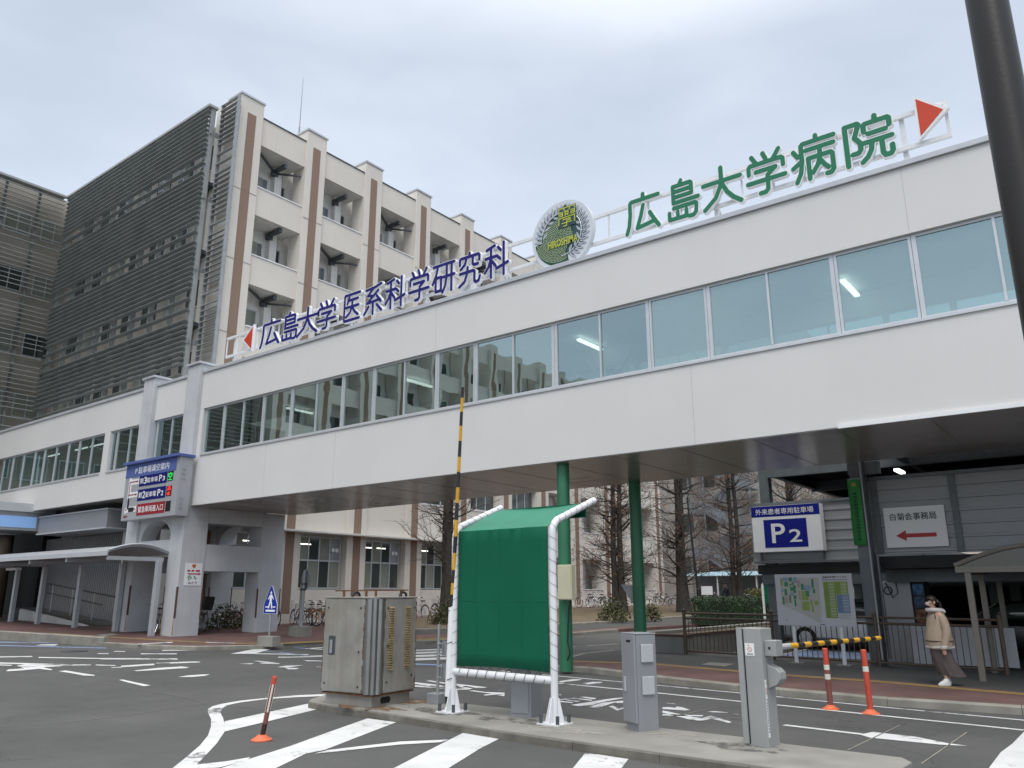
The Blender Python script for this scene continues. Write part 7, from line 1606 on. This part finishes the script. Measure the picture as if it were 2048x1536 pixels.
# ================================================================== PEOPLE
def skin_mesh(name, verts, edges, m, parent, root=0, sub=2):
    """verts: (x,y,z,rx,ry)"""
    me = bpy.data.meshes.new(name); me.from_pydata([v[:3] for v in verts], edges, []); o = bpy.data.objects.new(name, me); COL.objects.link(o)
    if parent is not None: o.parent = parent
    sk = o.modifiers.new('skin', 'SKIN'); sk.use_smooth_shade = True
    if not me.skin_vertices: 
        bpy.context.view_layer.objects.active = o; bpy.ops.mesh.customdata_skin_add()
    for i, v in enumerate(verts): me.skin_vertices[0].data[i].radius = (v[3], v[4] if len(v) > 4 else v[3])
    me.skin_vertices[0].data[root].use_root = True
    s = o.modifiers.new('sub', 'SUBSURF'); s.levels = sub; s.render_levels = sub
    me.materials.append(M[m] if isinstance(m, str) else m); return o
M['skin'] = mat('skin', (.50, .31, .22), .6, 0, .06, 8); M['hair'] = mat('dark_brown_hair', (.020, .012, .009), .45, 0, .3, 12); M['jacket'] = mat('beige_jacket', (.34, .27, .20), .9, 0, .12, 8, .25, 40); M['fleece'] = mat('pale_fleece', (.50, .46, .44), .95, 0, .1, 20, .4, 90); M['trim'] = mat('dark_piping', (.04, .025, .02), .7); M['skirt'] = mat('taupe_skirt', (.105, .085, .085), .9, 0, .15, 6, .2, 40); M['shoe_white'] = mat('white_sneaker', (.62, .61, .60), .6, 0, .05, 9); M['mask'] = mat('pale_pink_mask', (.58, .46, .43), .8); M['bag'] = mat('cream_tote', (.42, .40, .30), .9, 0, .08, 6)
def ring(cx, cy, z, rx, ry, n=20, wob=0, ph=0, k=5): return [(cx+rx*math.cos(a)*(1+wob*math.sin(k*a+ph)), cy+ry*math.sin(a)*(1+wob*math.sin(k*a+ph)), z) for a in [2*math.pi*i/n for i in range(n)]]
wp = G(1889, 1371, .125)
wz = thing('person', 'woman walking left in beige hooded jacket, long taupe skirt and white sneakers', 'person', (wp.x, wp.y, T(wp.x, wp.y)+.128), AZ+R(4))
# local frame: walks towards -x, z up, y away from the viewer; height about 1.55
bod = [(0, 0, .80, .11, .12), (0, 0, .95, .105, .125), (.01, 0, 1.10, .10, .13), (.005, 0, 1.22, .075, .15), (-.015, 0, 1.295, .045, .05), (-.035, 0, 1.36, .048, .05), (-.045, 0, 1.43, .083, .072), (-.04, 0, 1.50, .072, .062),
       (-.03, -.08, .76, .08, .08), (-.04, -.07, .44, .055, .055), (.02, -.06, .12, .036, .036), (-.01, -.06, .05, .034, .03), (-.11, -.06, .035, .024, .028),
       (.05, .08, .76, .08, .08), (.03, .07, .44, .055, .055), (.11, .06, .13, .036, .036), (.10, .06, .07, .034, .03), (.02, .06, .035, .024, .028),
       (0, -.17, 1.22, .05, .05), (.03, -.235, .95, .042, .042), (-.045, -.245, .72, .03, .03), (-.06, -.245, .655, .022, .032),
       (0, .17, 1.22, .05, .05), (.05, .235, .95, .042, .042), (.08, .245, .72, .03, .03), (.09, .245, .655, .022, .032)]
ed = [(0, 1), (1, 2), (2, 3), (3, 4), (4, 5), (5, 6), (6, 7), (0, 8), (8, 9), (9, 10), (10, 11), (11, 12), (0, 13), (13, 14), (14, 15), (15, 16), (16, 17), (3, 18), (18, 19), (19, 20), (20, 21), (3, 22), (22, 23), (23, 24), (24, 25)]
base = len(bod)
for (hx, hy, hz_, wi, s) in ((-.06, -.245, .655, 21, -1), (.09, .245, .655, 25, 1)):       # five fingers per hand
    for k, (ox, oy, ln) in enumerate(((-.030, .0, .060), (-.012, .008*s, .072), (.006, .008*s, .074), (.022, .004*s, .062))):
        i = len(bod); bod += [(hx+ox*.8, hy+oy, hz_-.045, .009, .009), (hx+ox, hy+oy, hz_-.045-ln*.5, .008, .008), (hx+ox-.008, hy+oy, hz_-.045-ln, .007, .007)]; ed += [(wi, i), (i, i+1), (i+1, i+2)]
    i = len(bod); bod += [(hx-.036, hy-.004*s, hz_-.012, .010, .010), (hx-.052, hy-.008*s, hz_-.045, .008, .008)]; ed += [(wi, i), (i, i+1)]
skin_mesh('body', bod, ed, 'skin', wz, 0, 2)
# face details
mb = MB(); mb.loft([ring(-.108, 0, 1.385, .024, .045, 12), ring(-.124, 0, 1.41, .030, .052, 12), ring(-.120, 0, 1.445, .030, .055, 12), ring(-.110, 0, 1.455, .022, .05, 12)]); part(mb, 'face_mask', 'mask', wz, world=False, smooth=True)
mb = MB()
for s in (-1, 1): mb.box(-.128, -.120, s*.03-.012, s*.03+.012, 1.462, 1.472); mb.bar((-.118, s*.052, 1.43), (-.045, s*.078, 1.445), .004)
part(mb, 'eye', 'hair', wz, world=False)
mb = MB()
for s in (-1, 1): mb.lathe([(.004, -.03), (.02, -.015), (.022, .01), (.01, .028)], (-.035, s*.074, 1.445), 10)
part(mb, 'ear', 'skin', wz, world=False, smooth=True)
mb = MB(); mb.loft([ring(-.02, 0, 1.385, .045, .055), ring(-.018, 0, 1.43, .080, .082), ring(-.028, 0, 1.475, .095, .086), ring(-.038, 0, 1.515, .092, .082), ring(-.035, 0, 1.55, .072, .065), ring(-.03, 0, 1.573, .03, .03)])
for i, v in enumerate(mb.v):
    if v[0] < -.085 and v[2] < 1.50: mb.v[i] = (-.06, v[1]*1.03, v[2])
part(mb, 'hair', 'hair', wz, world=False, smooth=True)
skin_mesh('ponytail', [(.05, 0, 1.465, .022), (.085, 0, 1.47, .026), (.115, 0, 1.43, .034), (.13, 0, 1.37, .032), (.125, 0, 1.31, .012)], [(0, 1), (1, 2), (2, 3), (3, 4)], 'hair', wz)
mb = MB(); mb.tube([(.062+.004*0, .026*math.cos(a), 1.468+.026*math.sin(a)) for a in [i*.7 for i in range(9)]], .008, 6, closed=True); part(mb, 'hair_tie', 'fleece', wz, world=False)
# jacket: loose torso, sleeves, hood, hem
J = [(.01, .655, .205, .225), (.005, .67, .22, .24), (0, .80, .225, .24), (.005, .98, .19, .22), (.01, 1.08, .17, .215), (.01, 1.17, .145, .205), (.01, 1.24, .11, .175), (-.005, 1.29, .07, .09)]
mb = MB(); mb.loft([ring(.01+cx, 0, z, rx, ry, 24, .03, z*20, 4) for cx, z, rx, ry in J]); jk = part(mb, 'jacket', 'jacket', wz, world=False, smooth=True)
mb = MB(); mb.loft([ring(.015, 0, .625, .20, .222, 24, .03, 16, 4), ring(.015, 0, .65, .230, .25, 24, .03, 16, 4), ring(.015, 0, .685, .227, .247, 24, .03, 16, 4)]); part(mb, 'jacket_hem', 'fleece', jk, world=False, smooth=True)
mb = MB(); mb.tube([(p[0], p[1], p[2]) for p in ring(.01, 0, .77, .227, .243, 24, .03, .9*20, 4)], .007, 5, closed=True)
mb.tube([(.11, -.19, 1.22), (.15, -.175, 1.10), (.195, -.14, .96), (.215, -.12, .80)], .006, 5); mb.tube([(-.095, -.14, 1.26), (-.10, -.16, 1.20), (-.105, -.17, 1.16)], .007, 5); part(mb, 'piping', 'trim', jk, world=False)
for s, el, wr in ((-1, (.03, -.245, .93), (-.045, -.245, .70)), (1, (.05, .245, .93), (.08, .245, .70))):
    sl = skin_mesh('sleeve', [(.01, .13*s, 1.22, .085), (.02, .205*s, 1.12, .082), (*el, .082), (*wr, .066), (wr[0]-.012, wr[1], wr[2]-.035, .058)], [(0, 1), (1, 2), (2, 3), (3, 4)], 'jacket', wz)
    mb = MB(); mb.loft([ring(wr[0]-.02, wr[1], wr[2]-.055, .055, .055, 14), ring(wr[0]-.008, wr[1], wr[2]-.02, .068, .068, 14), ring(wr[0], wr[1], wr[2]+.0, .064, .064, 14)]); part(mb, 'cuff', 'fleece', sl, world=False, smooth=True)
mb = MB(); mb.tube([(-.11, 0, 1.30), (-.09, -.075, 1.315), (-.02, -.12, 1.31), (.07, -.11, 1.30), (.125, 0, 1.29), (.07, .11, 1.30), (-.02, .12, 1.31), (-.09, .075, 1.315)], .042, 10, closed=True); part(mb, 'hood', 'fleece', wz, world=False, smooth=True)
mb = MB(); mb.loft([ring(.10, 0, 1.235, .035, .09, 14), ring(.125, 0, 1.275, .06, .115, 14), ring(.105, 0, 1.325, .06, .10, 14), ring(.09, 0, 1.345, .03, .05, 14)]); part(mb, 'hood', 'fleece', wz, world=False, smooth=True)
# long skirt swept back by the stride
K = [(.0, .86, .135, .165), (.005, .70, .17, .18), (.015, .56, .175, .18), (.05, .42, .185, .18), (.10, .30, .205, .18), (.155, .20, .225, .18), (.175, .15, .23, .18)]
rings = []
for cx, z, rx, ry in K:
    q = ring(cx, 0, z, rx, ry, 40, .035*(1-z)*1.6, z*3, 11); q = [(x, y, zz+(.05*(max(0, -(x-cx)/rx))*(1-z)**2 if z < .4 else 0)) for x, y, zz in q]; rings.append(q)
mb = MB(); mb.loft(rings); part(mb, 'skirt', 'skirt', wz, world=False, smooth=True)
for (fx_, fy_, fz_, an) in ((-.03, -.06, .0, 0), (.07, .06, .015, -8)):
    mb = MB(); mb.loft([ring(.0, 0, .0, .115, .042, 18), ring(0, 0, .02, .125, .048, 18), ring(.01, 0, .05, .105, .043, 18), ring(.045, 0, .085, .062, .038, 18), ring(.055, 0, .12, .045, .035, 18)])
    mmx = Matrix.Translation((fx_, fy_, fz_)) @ Matrix.Rotation(R(an), 4, 'Y'); m2 = MB(); m2.join(mb, mmx); part(m2, 'shoe', 'shoe_white', wz, world=False, smooth=True)
# distant second person
M['dark_coat'] = mat('dark_coat', (.035, .035, .045), .9, 0, .1, 5); M['brown_hood'] = mat('brown_hood', (.17, .13, .11), .9)
sp = Vector((-20.4, 52.2, T(-20.4, 52.2)+.12))
sp.y = onX(1458, 1215, sp.x).y
p2_ = thing('person', 'distant person in dark coat with brown hood bending among the parked bicycles', 'person', (sp.x, sp.y, T(sp.x, sp.y)+.2), AZ)
b2_ = [(0, 0, .86, .14, .15), (-.02, 0, 1.05, .14, .16), (-.10, 0, 1.25, .13, .19), (-.17, 0, 1.36, .06, .06), (-.21, 0, 1.44, .085, .08), (-.23, 0, 1.53, .085, .08), (-.02, -.1, .8, .1, .1), (-.05, -.1, .45, .07, .07), (.0, -.1, .08, .05, .05), (-.14, -.1, .04, .04, .04), (.03, .1, .8, .1, .1), (.02, .1, .45, .07, .07), (.08, .1, .08, .05, .05), (-.06, .1, .04, .04, .04), (-.12, -.22, 1.2, .07, .07), (-.22, -.24, .98, .06, .06), (-.38, -.2, .86, .045, .045), (-.12, .22, 1.2, .07, .07), (-.22, .24, .98, .06, .06), (-.38, .2, .86, .045, .045)]
skin_mesh('body', b2_, [(0, 1), (1, 2), (2, 3), (3, 4), (4, 5), (0, 6), (6, 7), (7, 8), (8, 9), (0, 10), (10, 11), (11, 12), (12, 13), (2, 14), (14, 15), (15, 16), (2, 17), (17, 18), (18, 19)], 'dark_coat', p2_)
mb = MB(); mb.loft([ring(-.17, 0, 1.28, .13, .16, 16), ring(-.16, 0, 1.38, .15, .15, 16), ring(-.19, 0, 1.5, .125, .12, 16)]); part(mb, 'hood', 'brown_hood', p2_, world=False, smooth=True)
mb = MB(); mb.loft([ring(-.20, 0, 1.47, .10, .095, 16), ring(-.215, 0, 1.56, .11, .10, 16), ring(-.22, 0, 1.63, .06, .055, 16)]); part(mb, 'hair', 'hair', p2_, world=False, smooth=True)
# tote bag carried by the woman
tb = thing('tote_bag', 'cream tote bag hanging on the far side of the walking woman', 'bag', tuple(wz.location+Matrix.Rotation(AZ+R(4), 3, 'Z') @ Vector((.21, .26, .44))), AZ+R(4))
mb = MB(); mb.loft([ring(0, 0, 0, .10, .03, 16), ring(0, 0, .05, .12, .035, 16), ring(0, 0, .33, .115, .03, 16), ring(0, 0, .36, .11, .02, 16)]); part(mb, 'bag_body', 'bag', tb, world=False, smooth=True)
mb = MB(); mb.tube([(-.06, 0, .35), (-.03, 0, .48), (.03, 0, .48), (.06, 0, .35)], .008, 6); part(mb, 'strap', 'bag', tb, world=False)
